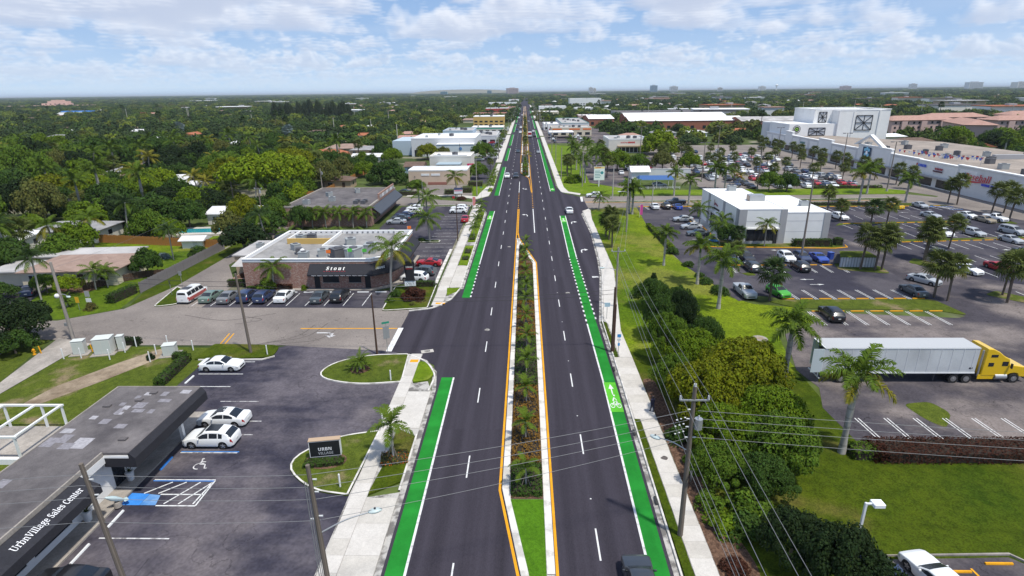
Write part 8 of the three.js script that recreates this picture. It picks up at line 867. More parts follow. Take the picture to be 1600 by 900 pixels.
// ---------------------------------------------------------------- planting
// median
for (let i = 0; i < 12; i++) { const z = -37.6 - i * 6.45; palm('smallA', 0.05 + R(-0.1, 0.1), z, `staked young palm in the median, ${ORD[i]} from the grass end`, 'median_palm', 'young palms in the median', 1.22); scene.children[scene.children.length - 1].position.y = 0.17; }
for (let i = 0; i < 12; i++) { const z = -37.6 - i * 6.45, far = z < -98, d = i ? 6.2 : 3.8, k = i % 4 === 1 || i % 4 === 2 ? 'ixora' : i % 3 ? 'shrub' : 'deep'; hedge(far ? -0.45 : 0.04, i ? z : z - 0.8, far ? 1.2 : 2.4, 0.4, d, k, `${k === 'ixora' ? 'rusty orange' : k === 'deep' ? 'deep green' : 'mid green'} ground shrubs in the median, ${ORD[i]} bed from the grass`, 0, far ? 500 : 1150, 'shrub_bed', 0.10, 0.17); }
for (let i = 0; i < 5; i++) { palm('smallA', 0.1, -216 - i * 7, `young palm in the second median, ${ORD[i]} from the crossing`, 'median_palm', 'young palms in the second median', 1.6); hedge(0.1, -216 - i * 7, 2, 0.5, 5.5, i % 2 ? 'ixora' : 'shrub', `low shrubs in the second median, ${ORD[i]} bed`, 0, 350, 'shrub_bed', 0.18, 0.17); }
palm('cocoY', 0.6, -250, 'golden palm at the end of the second median', 'coconut_palm', undefined, 0.8); for (let i = 0; i < 16; i++) palm(i % 3 ? 'sabal' : 'cocoY', R(-0.4, 0.4), -292 - i * 22, `palm in the far medians, ${ORD[i]} up the road`, 'median_palm', 'palms in the far medians', 0.85);
// near left
palm('adonidia', -11.4, -41.3, 'small palm with stakes in the flower bed by the left pavement', 'small_palm', undefined, 1.32); hedge(-11.3, -41.2, 2.2, 0.35, 1.6, 'olive', 'flower bed of red and orange blooms round the small palm', 0.2, 900, 'flower_bed', 0.07, 0.14, 0.12); palm('date', -18.9, -58, 'feathery pygmy date palm on the grass island', 'date_palm', undefined, 0.92); struct('mulch_ring', new THREE.CircleGeometry(1.1, 20).rotateX(-Math.PI / 2).translate(-18.9, 0.146, -58), MT.mulch, 'mulch ring under the date palm'); hedge(-17.2, -40.5, 3.2, 0.5, 0.9, 'deep', 'low clipped hedge at the foot of the business sign', 0.16, 700); struct('mulch_ring', new THREE.CircleGeometry(1.2, 20).scale(1.5, 1, 1).rotateX(-Math.PI / 2).translate(-17.2, 0.147, -41), MT.mulch, 'mulch bed round the business sign');
hedge(-40.1, -57.3, 1.1, 0.9, 6.4, 'deep', 'dark clipped hedge at the end of the sales lot', 0.08, 1500); hedge(-41.6, -61.1, 1.4, 0.7, 1.0, 'deep', 'short dark hedge beside the low cabinet', 0.1, 500); hedge(-50.7, -65, 3.4, 0.9, 1.0, 'dark', 'dark shrubs behind the utility cabinets', 0, 900); bush(-45, -60.8, 0.9, 0.5, 'dark', 'small spiky shrub beside the sandy track');
hedge(-63, -82.4, 1.4, 1.4, 5.4, 'deep', 'tall clipped hedge at the corner of the alley', -0.1, 1600); bush(-64.4, -77.4, 1.2, 0.9, 'brown', 'round brownish shrub on the corner lawn');
tree(-65.6, -65.4, 6.2, 5.2, 'hi', 'dark', 'dark spreading tree at the left edge by the driveway'); tree(-70, -58.5, 6, 5.6, 'hi', 'dark', 'dark tree at the far left edge below the driveway'); tree(-63, -62.5, 3.2, 2.6, 'mid', 'deep', 'low dark shrub tree beside the hydrant'); tree(-74, -67, 5.5, 5, 'mid', 'dark', 'dark tree beyond the driveway at the left edge');
hedge(-27.6, -86.0, 0.1, 0.1, 0.1, 'deep', 'tiny shrub by the pub door', 0, 20, 'shrub'); hedge(-40.6, -85.9, 5.8, 0.9, 0.7, 'redLeaf', 'dark red hedge along the pub front', 0, 1400); hedge(-44, -85.6, 1.5, 0.7, 0.7, 'deep', 'green hedge left of the red hedge', 0, 500); bush(-35.6, -85.8, 1.0, 0.55, 'lime', 'potted round shrub by the pub entrance'); hedge(-47.2, -87.6, 3.2, 1.2, 0.8, 'deep', 'clipped hedge at the left corner of the pub', 0, 700);
palm('cocoA', -21.3, -84.8, 'tall palm rising over the pub awning corner', 'coconut_palm', undefined, 1.28, 0.3); bush(-17.0, -81.6, 2.0, 2.0, 'redLeaf', 'round dark red shrub under the pub sign'); hedge(-16.8, -87.2, 4.2, 1.0, 0.9, 'deep', 'green hedge behind the pub sign', 0, 900); bush(-20.2, -82.6, 1.2, 1.1, 'deep', 'leafy green shrub on the pub sign island'); bush(-20.4, -80, 0.9, 0.8, 'mid', 'smaller green shrub on the pub sign island'); bush(-16.8, -78.6, 0.6, 0.5, 'olive', 'tiny shrub at the tip of the pub sign island');
bush(-41.5, -85.6, 2.2, 1.6, 'palm', 'bushy small palm against the left pub wall', 'shrub'); palm('cocoC', -40.6, -86.1, 'small palm rising over the left pub wall', 'small_palm', undefined, 0.95); for (let i = 0; i < 5; i++) palm('cocoC', -50 + i * 3.2, -130.2, `bright small palm before the second brick building, ${ORD[i]} from the left`, 'small_palm', 'small palms before the second brick building', 0.9); for (let i = 0; i < 6; i++) palm('cocoC', -47 + i * 3.9, -109.5 + (i % 2), `bright small palm behind the pub, ${ORD[i]} from the left`, 'small_palm', 'small palms behind the pub', 0.85);
palm('cocoC', -20.2, -116.6, 'palm on the narrow car park island', 'coconut_palm', undefined, 1.25); bush(-22, -117, 0.9, 0.9, 'deep', 'round shrub on the narrow car park island'); palm('cocoC', -24.8, -140.8, 'palm in the middle of the pub car park', 'coconut_palm', undefined, 1.3); palm('royalB', -29.6, -157.4, 'palm at the end of the second brick building', 'royal_palm', undefined, 0.9); palm('cocoA', -20.4, -169.8, 'palm at the corner of the pink shop lot', 'coconut_palm', undefined, 1.15); hedge(-36.4, -173.6, 7.5, 1.3, 1.4, 'mid', 'clipped hedge in front of the pink shop lot', 0.03, 900); hedge(-22.3, -175.6, 5.2, 1.4, 2.2, 'mid', 'block hedge by the pink shop sign, left one', 0, 900); hedge(-18.2, -179.4, 3.2, 1.6, 5, 'lime', 'block hedge by the pink shop sign, right one', 0, 900); bush(-18.6, -165.4, 1.2, 1.5, 'redLeaf', 'dark red shrub below the blue and pink sign'); hedge(-16.6, -191, 5, 1.6, 3, 'lime', 'light green hedge east of the pink shop', 0, 800);
tree(-47.5, -197, 9, 7.5, 'round', 'deep', 'dense round olive-green tree left of the pink shop', 'round_tree'); tree(-36, -188, 3.2, 3.4, 'round', 'mid', 'low bright green tree in front of the pink shop'); tree(-45.5, -270, 8, 6.5, 'mid', 'yellow', 'yellow-green tree before the white warehouse'); tree(-38, -270, 6.5, 4.2, 'mid', 'olive', 'smaller olive tree before the white warehouse'); tree(-19.6, -268, 8.6, 6, 'mid', 'mid', 'green tree at the corner of the white warehouse'); tree(-17, -207, 6, 4.2, 'mid', 'mid', 'tree beside the pink shop near the road'); tree(-57, -248, 8, 5, 'mid', 'lime', 'lime green tree left of the cottage'); tree(-60, -214, 6.5, 5, 'mid', 'lime', 'light green shrub tree by the golden fence');
for (let i = 0; i < 8; i++) palm('cocoC', -11.2, [-121, -129, -139, -147, -181, -190, -199, -208][i], `young palm in the left verge, ${ORD[i]} up the road from the pub`, 'verge_palm', 'young palms in the left verge', 0.62); for (let i = 0; i < 12; i++) palm(i % 2 ? 'coco' : 'sabal', -13.6, -225 - i * 17, `palm along the far left pavement, ${ORD[i]} up the road`, 'verge_palm', 'palms along the far left pavement', 0.8);
for (const [z, w, i] of [[-103, 2, 0], [-108, 3, 1], [-118, 2, 2], [-140, 3, 3]]) hedge(-11.3, z, 1.2, 0.35, w, 'deep', `low green shrubs in the left verge, ${ORD[i]} bed up the road`, 0, 260, 'shrub_bed', 0.08, 0.15);
// pink-roofed house garden
palm('cocoB', -75.4, -81.6, 'tall slender palm in front of the pink-roofed house', 'coconut_palm', undefined, 0.95); palm('cocoC', -70.2, -86.4, 'arching palm clump by the house front', 'coconut_palm', undefined, 0.8); palm('cocoC', -69, -87.5, 'second palm of the clump by the house front', 'coconut_palm', undefined, 0.7); tree(-72.6, -83.8, 3.6, 2.3, 'mid', 'bright', 'lime green small tree on the house lawn'); tree(-66, -93.6, 5.6, 2.8, 'mid', 'deep', 'slim twin-stemmed tree at the house corner'); tree(-77, -84.8, 3.4, 2.2, 'mid', 'mid', 'green shrub tree by the house drive'); tree(-82, -81.4, 3, 3, 'mid', 'deep', 'dense shrub beside the dark blue saloon'); palm('date', -69, -78.6, 'low feathery palm leaning on the corner lawn', 'date_palm', undefined, 0.8); palm('cocoB', -67.5, -103.6, 'palm behind the pink-roofed house', 'coconut_palm', undefined, 0.85); bush(-64.6, -107, 2, 1.8, 'deep', 'dark bush in the back garden by the fence'); bush(-70, -104.6, 1.4, 1.2, 'blue', 'pale flowering bush in the back garden'); tree(-55.6, -108, 6.4, 5, 'mid', 'dark', 'dark tree beside the alley behind the pub'); tree(-58.6, -124, 6.5, 5, 'mid', 'deep', 'dark green tree at the back of the alley'); palm('cocoB', -53, -112, 'tall palm over the alley', 'coconut_palm', undefined, 1);
tree(-90, -109, 7, 4.6, 'mid', 'lime', 'lime tree at the left end of the orange fence'); tree(-84, -122, 6.5, 4.5, 'mid', 'mid', 'round green tree behind the orange fence'); tree(-77, -119, 5.4, 3.4, 'mid', 'lime', 'bright tree over the orange fence middle'); tree(-64, -119, 7, 3.6, 'mid', 'olive', 'open tree at the right end of the orange fence'); for (let i = 0; i < 9; i++) palm(['cocoA', 'cocoB', 'cocoC'][i % 3], [-92, -95, -99, -90, -87, -104, -96, -112, -106][i], [-106, -99, -104, -113, -120, -108, -92, -98, -90][i], `dark palm in the dense clump at the left edge, ${ORD[i]} of the clump`, 'coconut_palm', 'palms in the left clump', 1.15);
for (const [x, z, h, r, m, l] of [[-62.6, -150, 9, 5, 'bright', 'bright tree by the grey fence left of the second brick building'], [-59, -133, 7, 4, 'mid', 'green tree at the near corner of the second brick building'], [-92, -95, 7, 4.6, 'deep', 'dark tree left of the pink-roofed house'], [-87, -101, 6.5, 4, 'mid', 'green tree behind the pink-roofed house'], [-100, -126, 8, 5.4, 'lime', 'lime tree behind the grey-roofed house'], [-80, -131.5, 7.5, 4.6, 'deep', 'dark tree beside the pool'], [-52, -128.6, 6, 3, 'deep', 'dark shrub tree before the second brick building'], [-66, -131, 8.5, 4.4, 'yellow', 'yellow-green tree right of the pool']]) tree(x, z, h, r, 'mid', m, l);
// the big trees beyond the second side street
tree(-72, -160, 15.5, 13.5, 'flat', 'bright', 'huge spreading lime-green tree at the corner of the golden fence', 'spreading_tree', undefined, 0); tree(-66, -186, 10, 5.6, 'mid', 'olive', 'open olive tree behind the golden fence'); tree(-92, -178, 12, 8, 'flat', 'yellow', 'yellow-topped tree left of the huge spreading tree', 'spreading_tree', undefined, 1); tree(-80, -196, 13, 10, 'flat', 'yellow', 'broad yellow-green tree behind the huge tree', 'spreading_tree', undefined, 1); tree(-104, -197, 12, 9, 'flat', 'mid', 'broad green tree behind the blue-walled house', 'spreading_tree', undefined, 0); palm('royalC', -124, -163.5, 'tall royal palm by the second side street at the left', 'royal_palm', undefined, 1.5); palm('cocoY', -100, -172, 'yellowish coconut palm by the blue-walled house', 'coconut_palm', undefined, 1.2); palm('cocoY', -96, -170, 'second yellowish coconut palm by the blue-walled house', 'coconut_palm', undefined, 1); tree(-140, -166, 9, 7, 'mid', 'yellow', 'yellow-green tree at the left beside the street'); tree(-132, -172, 8, 6, 'mid', 'bright', 'lime tree right of the tall royal palm'); tree(-116, -178, 9, 6.5, 'mid', 'bright', 'bright lime tree near the tiny white house'); palm('royal', -84, -259, 'royal palm in front of the terracotta-roofed house', 'royal_palm', undefined, 1.5);
const silverP = PF.silver = lump(sabal(4, 0.1, 'blue')); palm('silver', -152, -374, 'silvery blue fan palm standing out of the woods', 'fan_palm', undefined, 1.9); palm('silver', -255, -430, 'second silvery fan palm farther left', 'fan_palm', undefined, 1.9);
// near right
tree(16.8, -47.5, 6.6, 4.2, 'hi', 'yellow', 'yellow-green street tree nearest the wooden pole', undefined, undefined, 0); tree(20.8, -50.4, 7, 5, 'hi', 'yellow', 'broad yellow-green tree beside the truck lot', undefined, undefined, 1); tree(23.6, -55.6, 5.4, 3.8, 'hi', 'yellow', 'yellow-green tree at the foot of the second royal palm', undefined, undefined, 2); tree(18.6, -57, 5.6, 3.6, 'hi', 'lime', 'lime tree behind the yellow-green trees', undefined, undefined, 0); tree(17.0, -42.4, 5.0, 3.2, 'hi', 'lime', 'lime-green tree behind the wooden pole', undefined, undefined, 2); tree(21.6, -44.6, 5.4, 3.8, 'hi', 'lime', 'lower lime-green tree left of the near royal palm', undefined, undefined, 1); tree(20.6, -40.4, 5.2, 3.7, 'hi', 'mid', 'green tree on the lawn edge in front of the lime trees', undefined, undefined, 0); tree(18.4, -37, 3.6, 2.6, 'hi', 'deep', 'low dark green tree between pole and lawn', undefined, undefined, 1); tree(15.2, -38.2, 3.8, 2.6, 'hi', 'mid', 'bushy green tree right of the pole foot', undefined, undefined, 1); tree(15.4, -52.6, 4.6, 2.6, 'hi', 'mid', 'green tree overhanging the right pavement', undefined, undefined, 2);
tree(19.3, -27.9, 5.2, 2.9, 'hi', 'dark', 'dark tree at the bottom right beside the white lamp', undefined, undefined, 0); tree(17.6, -30.4, 4.2, 2.6, 'hi', 'dark', 'dark green tree left of the white lamp', undefined, undefined, 2); tree(20.4, -25.2, 4.6, 2.5, 'hi', 'dark', 'dark tree cut by the bottom edge', undefined, undefined, 1); bush(14.2, -33.6, 1.2, 1.4, 'lime', 'bright leafy shrub beside the pole pavement'); bush(14.6, -40.6, 1.6, 1.5, 'mid', 'green shrub at the foot of the lime trees'); bush(15.6, -33, 1.5, 1.5, 'deep', 'dark green shrub between pole and dark tree'); bush(16.6, -35.2, 1.8, 1.7, 'mid', 'broad green shrub on the lawn edge behind the pole'); bush(13.8, -44.5, 1.4, 1.2, 'deep', 'dark shrub beside the pavement below the person'); bush(13.9, -35.8, 1.3, 1.2, 'mid', 'green shrub beside the right pavement'); bush(13.8, -29.6, 0.8, 1.0, 'redLeaf', 'dark red shrub at the bottom right'); bush(16.0, -27.6, 1.2, 1.2, 'lime', 'yellow-green shrub at the bottom edge'); struct('mulch_bed', flat(rounded([[12.6, -24], [14.2, -24], [15.4, -30], [14.2, -37], [14.4, -46], [14, -56], [12.7, -56]], 1), 0.008), MT.mulch, 'mulch under the right-hand trees');
tree(16.4, -60.6, 6.4, 2.7, 'hi', 'mid', 'loose green tree left of the bus stop trees', undefined, undefined, 2); tree(19.4, -66.6, 6.8, 2.6, 'hi', 'dark', 'tallest dark tree of the clump behind the bus stop', undefined, undefined, 0); tree(17.2, -67, 6.2, 2.8, 'hi', 'deep', 'dark round tree beside the bus stop', undefined, undefined, 1); tree(20.4, -72, 5.6, 2.6, 'hi', 'deep', 'dark tree behind the bus stop tree', undefined, undefined, 2); tree(18.2, -77.6, 4.6, 3.0, 'hi', 'deep', 'low dark green tree on the lawn', undefined, undefined, 0); tree(21.4, -62.8, 4.8, 2.4, 'hi', 'deep', 'dark tree right of the bus stop tree', undefined, undefined, 1); bush(20.8, -88, 2.4, 0.62, 'dark', 'slim dark cypress on the lawn, farther one', 'cypress'); bush(20.5, -79.6, 2.8, 0.7, 'dark', 'slim dark cypress on the lawn, nearer one', 'cypress');
palm('royalA', 27.4, -42.6, 'near royal palm with yellowing skirt by the hedge', 'royal_palm', undefined, 1.12, 0.5); palm('royalB', 28.4, -56.4, 'royal palm at the rear of the white trailer', 'royal_palm', undefined, 1.14); palm('royalC', 27.8, -77.2, 'royal palm on the lawn, first beyond the trailer', 'royal_palm', undefined, 1.05); palm('royalA', 27.9, -88.2, 'royal palm on the lawn, second beyond the trailer', 'royal_palm', undefined, 0.95); palm('royalC', 24.9, -98.7, 'royal palm on the lawn, third beyond the trailer', 'royal_palm', undefined, 0.85); palm('royalB', 27.2, -143.6, 'royal palm at the back corner of the lawn', 'royal_palm', undefined, 1.15);
for (const [x, z, r, i] of [[29.2, -98.2, 0.95, 0], [29.4, -88.6, 1.0, 1], [30, -83.8, 1.3, 2], [28.3, -106.6, 1.2, 3], [29.4, -92, 0.8, 4]]) bush(x, z, r * 1.1, r * 1.2, 'deep', `round dark shrub along the lot edge, ${['near the third royal palm', 'at the second royal palm', 'by the silver pickup', 'nearest the store', 'between two royal palms'][i]}`); hedge(28.6, -119, 1.1, 0.9, 20, 'lime', 'light green hedge along the store lot edge', 0.02, 1800, 'hedge', 0.13); hedge(38.6, -42.3, 17.6, 1.0, 2.6, 'redLeaf', 'dark red-brown clipped hedge in front of the truck lot', 0, 9000, 'hedge', 0.085); hedge(29.0, -42.2, 2.2, 0.9, 1.6, 'mid', 'green end of the hedge by the royal palm', 0, 700);
[[17.4, -111, 'A'], [17.7, -117.4, 'B'], [17.4, -120.2, 'C']].forEach(([x, z, k], i) => palm('sabal' + k, x, z, `cabbage palm in the roadside clump on the bright lawn, ${ORD[i]} from the camera`, 'cabbage_palm', 'clump of cabbage palms', 1)); palm('cocoC', 19.4, -149, 'small palm by the corner of the side street', 'small_palm', undefined, 0.9);
[[36.4, -80.4, 'C', 1.15, 'with a dense round head beside the green hatchback'], [61.3, -81.6, 'A', 1.15, 'at the end of the near strip, left of a pair'], [62.2, -80, 'B', 1.0, 'at the end of the near strip, right of a pair'], [70.2, -79.2, 'A', 1.2, 'near the right edge, front one'], [72, -82.4, 'B', 0.95, 'near the right edge, rear one'], [58.2, -95.8, 'B', 1.1, 'left of the bin enclosure trio'], [60.4, -95.3, 'A', 1.15, 'middle of the bin enclosure trio'], [61.6, -95.4, 'B', 1.15, 'right of the bin enclosure trio'], [72.4, -101, 'A', 1.15, 'leaning on the oval bed, left'], [73.0, -101.4, 'B', 1.1, 'leaning on the oval bed, right'], [82.3, -108.9, 'B', 0.95, 'with brown skirt on the middle strip'], [78.6, -128.9, 'C', 1.1, 'on the far thin strip, left'], [83, -130.2, 'A', 1.0, 'on the far thin strip, right'], [114.3, -140.4, 'B', 1.1, 'before the shopping centre, left'], [113.3, -133.6, 'A', 1.2, 'before the shopping centre, near'], [118.6, -142, 'B', 1.1, 'before the shopping centre, right'], [114.1, -155.2, 'A', 1.1, 'by the blue bays, left'], [115, -153, 'B', 1.15, 'by the blue bays, right'], [77.9, -146.8, 'A', 1, 'behind the white store'], [74.2, -133.4, 'A', 0.85, 'at the right corner of the white store'], [37.2, -97, 'A', 0.75, 'in the small bed by the store lot'], [42, -110.6, 'C', 0.8, 'at the store front corner']].forEach(([x, z, k, s, l]) => palm('sabal' + k, x, z, `cabbage palm ${l}`, 'cabbage_palm', 'cabbage palms in the right lots', s));
palm('cocoA', 47.8, -111.4, 'windblown coconut palm in front of the store window', 'coconut_palm', undefined, 0.85); palm('cocoC', 40.2, -130, 'bright palm by the store entrance, left', 'coconut_palm', undefined, 1); palm('cocoC', 41, -118.4, 'palm by the store entrance, right', 'coconut_palm', undefined, 1); palm('cocoC', 39.6, -113.6, 'dark palm clump at the store corner', 'coconut_palm', undefined, 0.9); tree(40.8, -112.4, 4.6, 2.6, 'mid', 'deep', 'dark bushy tree at the store corner'); hedge(57.2, -111.6, 7.4, 1.4, 1.4, 'deep', 'clipped hedge before the store wing', 0, 1600, 'hedge', 0.12); hedge(62.8, -112.4, 1.4, 1.4, 1.6, 'deep', 'clipped hedge at the right end of the store wing', 0, 400, 'hedge', 0.12);
palm('royalA', 90.9, -156, 'royal palm on the side street hedge, left', 'royal_palm', undefined, 1.25); palm('royalC', 101.4, -171, 'royal palm before the crowded lot, far right', 'royal_palm', undefined, 1.1); palm('royalB', 104.2, -157.4, 'royal palm on the side street hedge, right', 'royal_palm', undefined, 1.1); palm('royalC', 44.5, -155, 'royal palm behind the blue coupe', 'royal_palm', undefined, 0.95); palm('royalA', 44.2, -169.8, 'royal palm in the grass by the blue canopy', 'royal_palm', undefined, 1.0); palm('royalB', 26.6, -145, 'royal palm at the street corner', 'royal_palm', undefined, 1.2); palm('royalB', 59.6, -180.6, 'royal palm at the lot entrance', 'royal_palm', undefined, 1.15); palm('royalB', 62.6, -180.4, 'second royal palm at the lot entrance', 'royal_palm', undefined, 1.05); hedge(72, -154, 50, 0.7, 1.2, 'deep', 'long low hedge between the lot and the side street', -0.004, 1800, 'hedge', 0.16); hedge(62.4, -208, 8, 1.2, 2, 'deep', 'hedge by the yard wall', 0, 500, 'hedge', 0.15); hedge(100, -180.8, 22, 0.9, 1.6, 'mid', 'hedge along the crowded lot front', 0, 900, 'hedge', 0.16);
for (let i = 0; i < 12; i++) palm('royal', 20.4 + (i % 2) * 6.5 + (i > 7 ? 2 : 0), -196 - Math.floor(i / 2) * 17 - (i % 2) * 6, `royal palm in the avenue on the far lawn, ${i % 2 ? 'right' : 'left'} file, ${ORD[i >> 1]} one`, 'royal_palm', 'royal palms on the far lawn', R(0.95, 1.15)); for (const [x, z, i] of [[15.6, -212, 0], [17.4, -218, 1], [16, -222, 2]]) palm('sabal', x, z, `cabbage palm close to the road on the far lawn, ${ORD[i]} one`, 'cabbage_palm', 'roadside cabbage palms', 1.05); bush(15.8, -196, 3, 2.4, 'lime', 'loose light green shrub on the far lawn'); bush(18.2, -200, 2.4, 1.8, 'lime', 'second light green shrub on the far lawn');
tree(65, -284, 13, 10.5, 'round', 'bright', 'big round bright green tree beside the auto parts store', 'round_tree'); tree(36, -226, 9, 6.5, 'mid', 'lime', 'green tree left of the blue canopy'); tree(44, -226, 7, 4.4, 'mid', 'mid', 'green tree behind the yard wall'); tree(53, -224, 8, 5, 'mid', 'olive', 'yellowish open tree behind the yard wall'); tree(64, -226, 7.5, 5, 'mid', 'lime', 'bright green tree left of the crowded lot'); tree(33, -258, 8, 5, 'mid', 'mid', 'green tree before the auto parts store'); for (let i = 0; i < 7; i++) palm('sabal', [29.5, 33, 58, 63, 68, 36, 70][i], [-208, -240, -248, -262, -245, -278, -214][i], `cabbage palm round the auto parts store lot, ${ORD[i]} one`, 'cabbage_palm', 'cabbage palms round the auto parts lot', 1.15);
{ let n = 0; for (const z of [-194, -211, -229, -248, -266]) for (let k = 0; k < 4; k++) { palm(k % 2 ? 'sabal' : 'sabal', 70 + k * 12 + (n % 3), z, `cabbage palm on the islands of the crowded lot, ${ORD[n++]} one`, 'cabbage_palm', 'cabbage palms in the crowded lot', 0.95); } for (let i = 0; i < 14; i++) palm('sabal', 118.5 + (i % 2) * 1.4 + (-200 + 180 + i * 9) * -0.0, -178 - i * 9.5, `cabbage palm along the shopping centre front, ${ORD[i]} from the camera`, 'cabbage_palm', 'cabbage palms at the shopping centre front', 1.05); }
tree(74.5, -176, 6.5, 4, 'mid', 'mid', 'leafy tree behind the white store, left'); tree(80, -176, 6.2, 3.8, 'mid', 'deep', 'leafy tree behind the white store, right'); palm('cocoY', 66, -178, 'yellow-green palm behind the white store', 'coconut_palm', undefined, 0.8); for (let i = 0; i < 9; i++) tree(236 + i * 9 - (i % 2) * 6, -300 - i * 7 + (i % 3) * 9, 9 + (i % 3) * 2, 7.5, 'mid', i % 2 ? 'lime' : 'mid', `green tree between the shopping centre roof and the pink apartments, ${ORD[i]} one`, undefined, 'trees behind the shopping centre');
// ---- the wooded town: individual trees near, a far-off wood beyond
const keepOut = [[-62, 62, -170, 30], [-62, -9, -345, 30], [9, 62, -345, 30], [62, 190, -332, 30], [-13, 13, -3000, 0], [-60, 60, -420, -330], [-100, -60, -172, -158], [-92, -62, -124, -70], [-62, 62, -580, -420], [78, 185, -570, -440], [-250, -60, -171, -164], [-62, -54, -170, -70], [-82, -62, -140, -120]];
const blocked = (x, z, m = 0) => keepOut.some(([a, b, c, d]) => x > a - m && x < b + m && z > c - m && z < d + m);
for (const o of scene.children) if (/house|apartment|shop_building|warehouse|cinema|hall/.test(o.name)) { const b = new THREE.Box3().setFromObject(o); keepOut.push([b.min.x - 1.5, b.max.x + 1.5, b.min.z - 1.5, b.max.z + 5]); }
const roofs = [MT.shingleGrey, MT.shingleWhite, MT.shingleTan, MT.shingleRed, MT.shingleBrown, MT.shinglePink, MT.roofWhite], hp = roofs.map((m, i) => { const g = house(0, 0, 15 + i % 3 * 2, 9, 0, m, i % 2 ? MT.offwhite : MT.cream, 'x', { plain: true, gable: i % 2 }); scene.remove(g); return g; }); delete taken.house_dummy;
const rw = mulberry(77), W = (a, b) => a + (b - a) * rw(); let hn = 0;
for (let i = 0; i < 900 && hn < 280; i++) { const d = Math.pow(rw(), 1.4) * 1750 + 190, z = -d, x = W(-0.93, 0.93) * d * 1.0; if (blocked(x, z, 8) || Math.abs(x) < 24) continue; const k = Math.floor(rw() * 7), side = x < 0 ? 'left' : 'right'; copyThing(hp[k], 'house', `small house half hidden among the trees ${side} of the road`, 'house', x, z, Math.round(rw() * 4) * 1.571 + W(-0.1, 0.1), `houses among the trees ${side} of the road`, d > 700 ? [1.4, 1.25, 1.4] : undefined); keepOut.push([x - 9, x + 9, z - 5, z + (d > 260 ? 20 : 11)]); hn++; }
const woods = { far: [[], [], [], []] }, tints = [[0.125, 0.160, 0.020], [0.105, 0.120, 0.024], [0.046, 0.082, 0.016], [0.036, 0.060, 0.018], [0.074, 0.112, 0.018], [0.044, 0.070, 0.022], [0.086, 0.086, 0.028], [0.110, 0.150, 0.020]]; let indiv = 0;
const matsByTint = ['lime', 'olive', 'deep', 'dark', 'mid', 'deep', 'brown', 'lime']; const stand = new THREE.Object3D(), cands = [];
function sow(z0, z1, step, s0, s1, dens) { for (let z = z0; z > z1; z -= step) { const half = Math.max(40, -z * 1.0 + 20); for (let x = -half; x < half; x += step) { const px = x + W(-0.45, 0.45) * step, pz = z + W(-0.45, 0.45) * step; const clump = at(FE, px * 0.6 + 1000, pz * 0.6 + 2000), d = dens * (px > 0 ? (pz < -450 ? 0.5 : 0.62) : pz < -500 ? 0.8 : 1); if (blocked(px, pz, 1) || rw() > d * (0.55 + 0.9 * clump)) continue; const big = at(FB, px * 0.9 + 500, pz * 0.9); cands.push([px, pz, W(s0, s1) * (0.75 + 0.55 * big), [3, 3, 3, 2, 5, 4, 2, 0, 3, 5, 1, 7, 3, 6, 0, 4][Math.floor(clamp(at(FA, px * 0.35 + 90, pz * 0.35 + 40) * 0.55 + rw() * 0.6 - 0.08, 0, 0.999) * 16)]]); } } }
sow(-84, -340, 8.6, 3.8, 7.0, 0.84); sow(-340, -800, 12, 5.0, 9.0, 0.92); sow(-800, -1800, 19, 7, 11, 0.95); sow(-1800, -4200, 42, 14, 21, 0.95); sow(-4200, -9500, 95, 30, 44, 0.95);
cands.sort((a, b) => b[1] - a[1]);
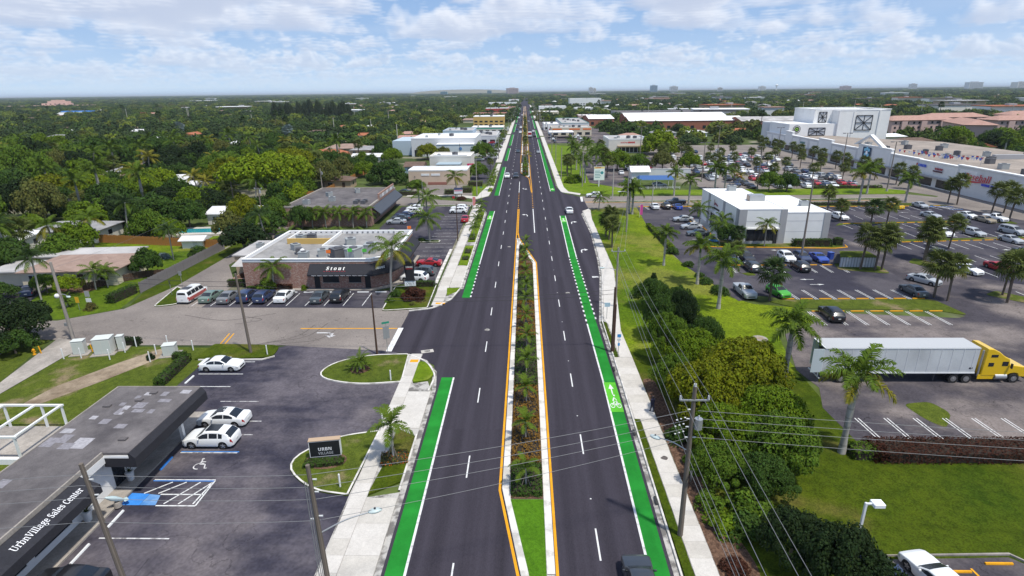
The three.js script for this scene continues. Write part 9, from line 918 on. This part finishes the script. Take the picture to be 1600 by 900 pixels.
for (const [x, z, r, k] of cands) {
  const inView = Math.abs(x) < -z * 0.93 + 10;
  if (indiv < 270 && inView && z > -345) { const side = x < 0 ? 'left' : 'right', p = rw(); indiv++; if (p < 0.24) palm(p < 0.07 ? 'royal' : p < 0.15 ? 'coco' : p < 0.19 ? 'cocoY' : 'sabal', x, z, `palm rising out of the woods ${side} of the road`, 'wood_palm', `palms in the ${side} woods`, W(1.1, 1.6)); else tree(x, z, r * W(1.1, 2.0), r, rw() < 0.3 ? 'round' : 'mid', matsByTint[k], `${['lime green', 'olive', 'deep green', 'dark', 'mid green', 'bottle green', 'brownish', 'light green'][k]} broadleaf tree in the wooded neighbourhood ${side} of the road`, 'wood_tree', `trees of the ${side} woods`); continue; }
  woods.far[Math.floor(rw() * 4)].push([x, z, r, k]);
}
woods.far.forEach((list, v) => { const m = new THREE.InstancedMesh(crowns.far[v].geo, LM.inst ??= leafMat(1, 1, 1, 0.15), list.length); m.name = numbered('far_wood'); m.userData = { kind: 'stuff', label: 'far-off woods covering the town to the horizon', category: 'wood' }; const col = new THREE.Color();
  list.forEach(([x, z, r, k], i) => { const h = Math.min(r * W(1.2, 1.6), W(6, 11.5)); stand.position.set(x, -h * 0.05, z); stand.rotation.set(0, rw() * 6.28, 0); stand.scale.set(r, h, r); stand.updateMatrix(); m.setMatrixAt(i, stand.matrix); const t = tints[k], q = W(0.8, 1.2); m.setColorAt(i, col.setRGB(t[0] * q, t[1] * q, t[2] * q)); }); scene.add(m); });
for (let i = 0; i < 16; i++) { const x = -215 + (i % 8) * 9 + W(-3, 3), z = -505 - (i >> 3) * 14; const c = copyThing(treeOf('round', i % 2, 'casuarina'), 'pine_tree', 'tall dark pine in the grove against the left horizon', 'tree', x * 1.35, z * 1.35, rw() * 6, 'grove of tall dark pines', [5.5, 22 + W(-3, 4), 5.5]); }
for (let i = 0; i < 40; i++) { const d = W(350, 900), x = W(-0.9, 0.9) * d; if (blocked(x, -d, 2)) continue; palm('washingtonia', x, -d, `tall thin fan palm above the woods ${x < 0 ? 'left' : 'right'} of the road`, 'fan_palm', `tall fan palms ${x < 0 ? 'left' : 'right'}`, W(1, 1.4)); }
console.log('cands', cands.length, 'indiv', indiv, 'houses', hn);
scene.traverse((o) => { if (o.isMesh) { o.castShadow = true; o.receiveShadow = true; } });
renderer.render(scene, camera);
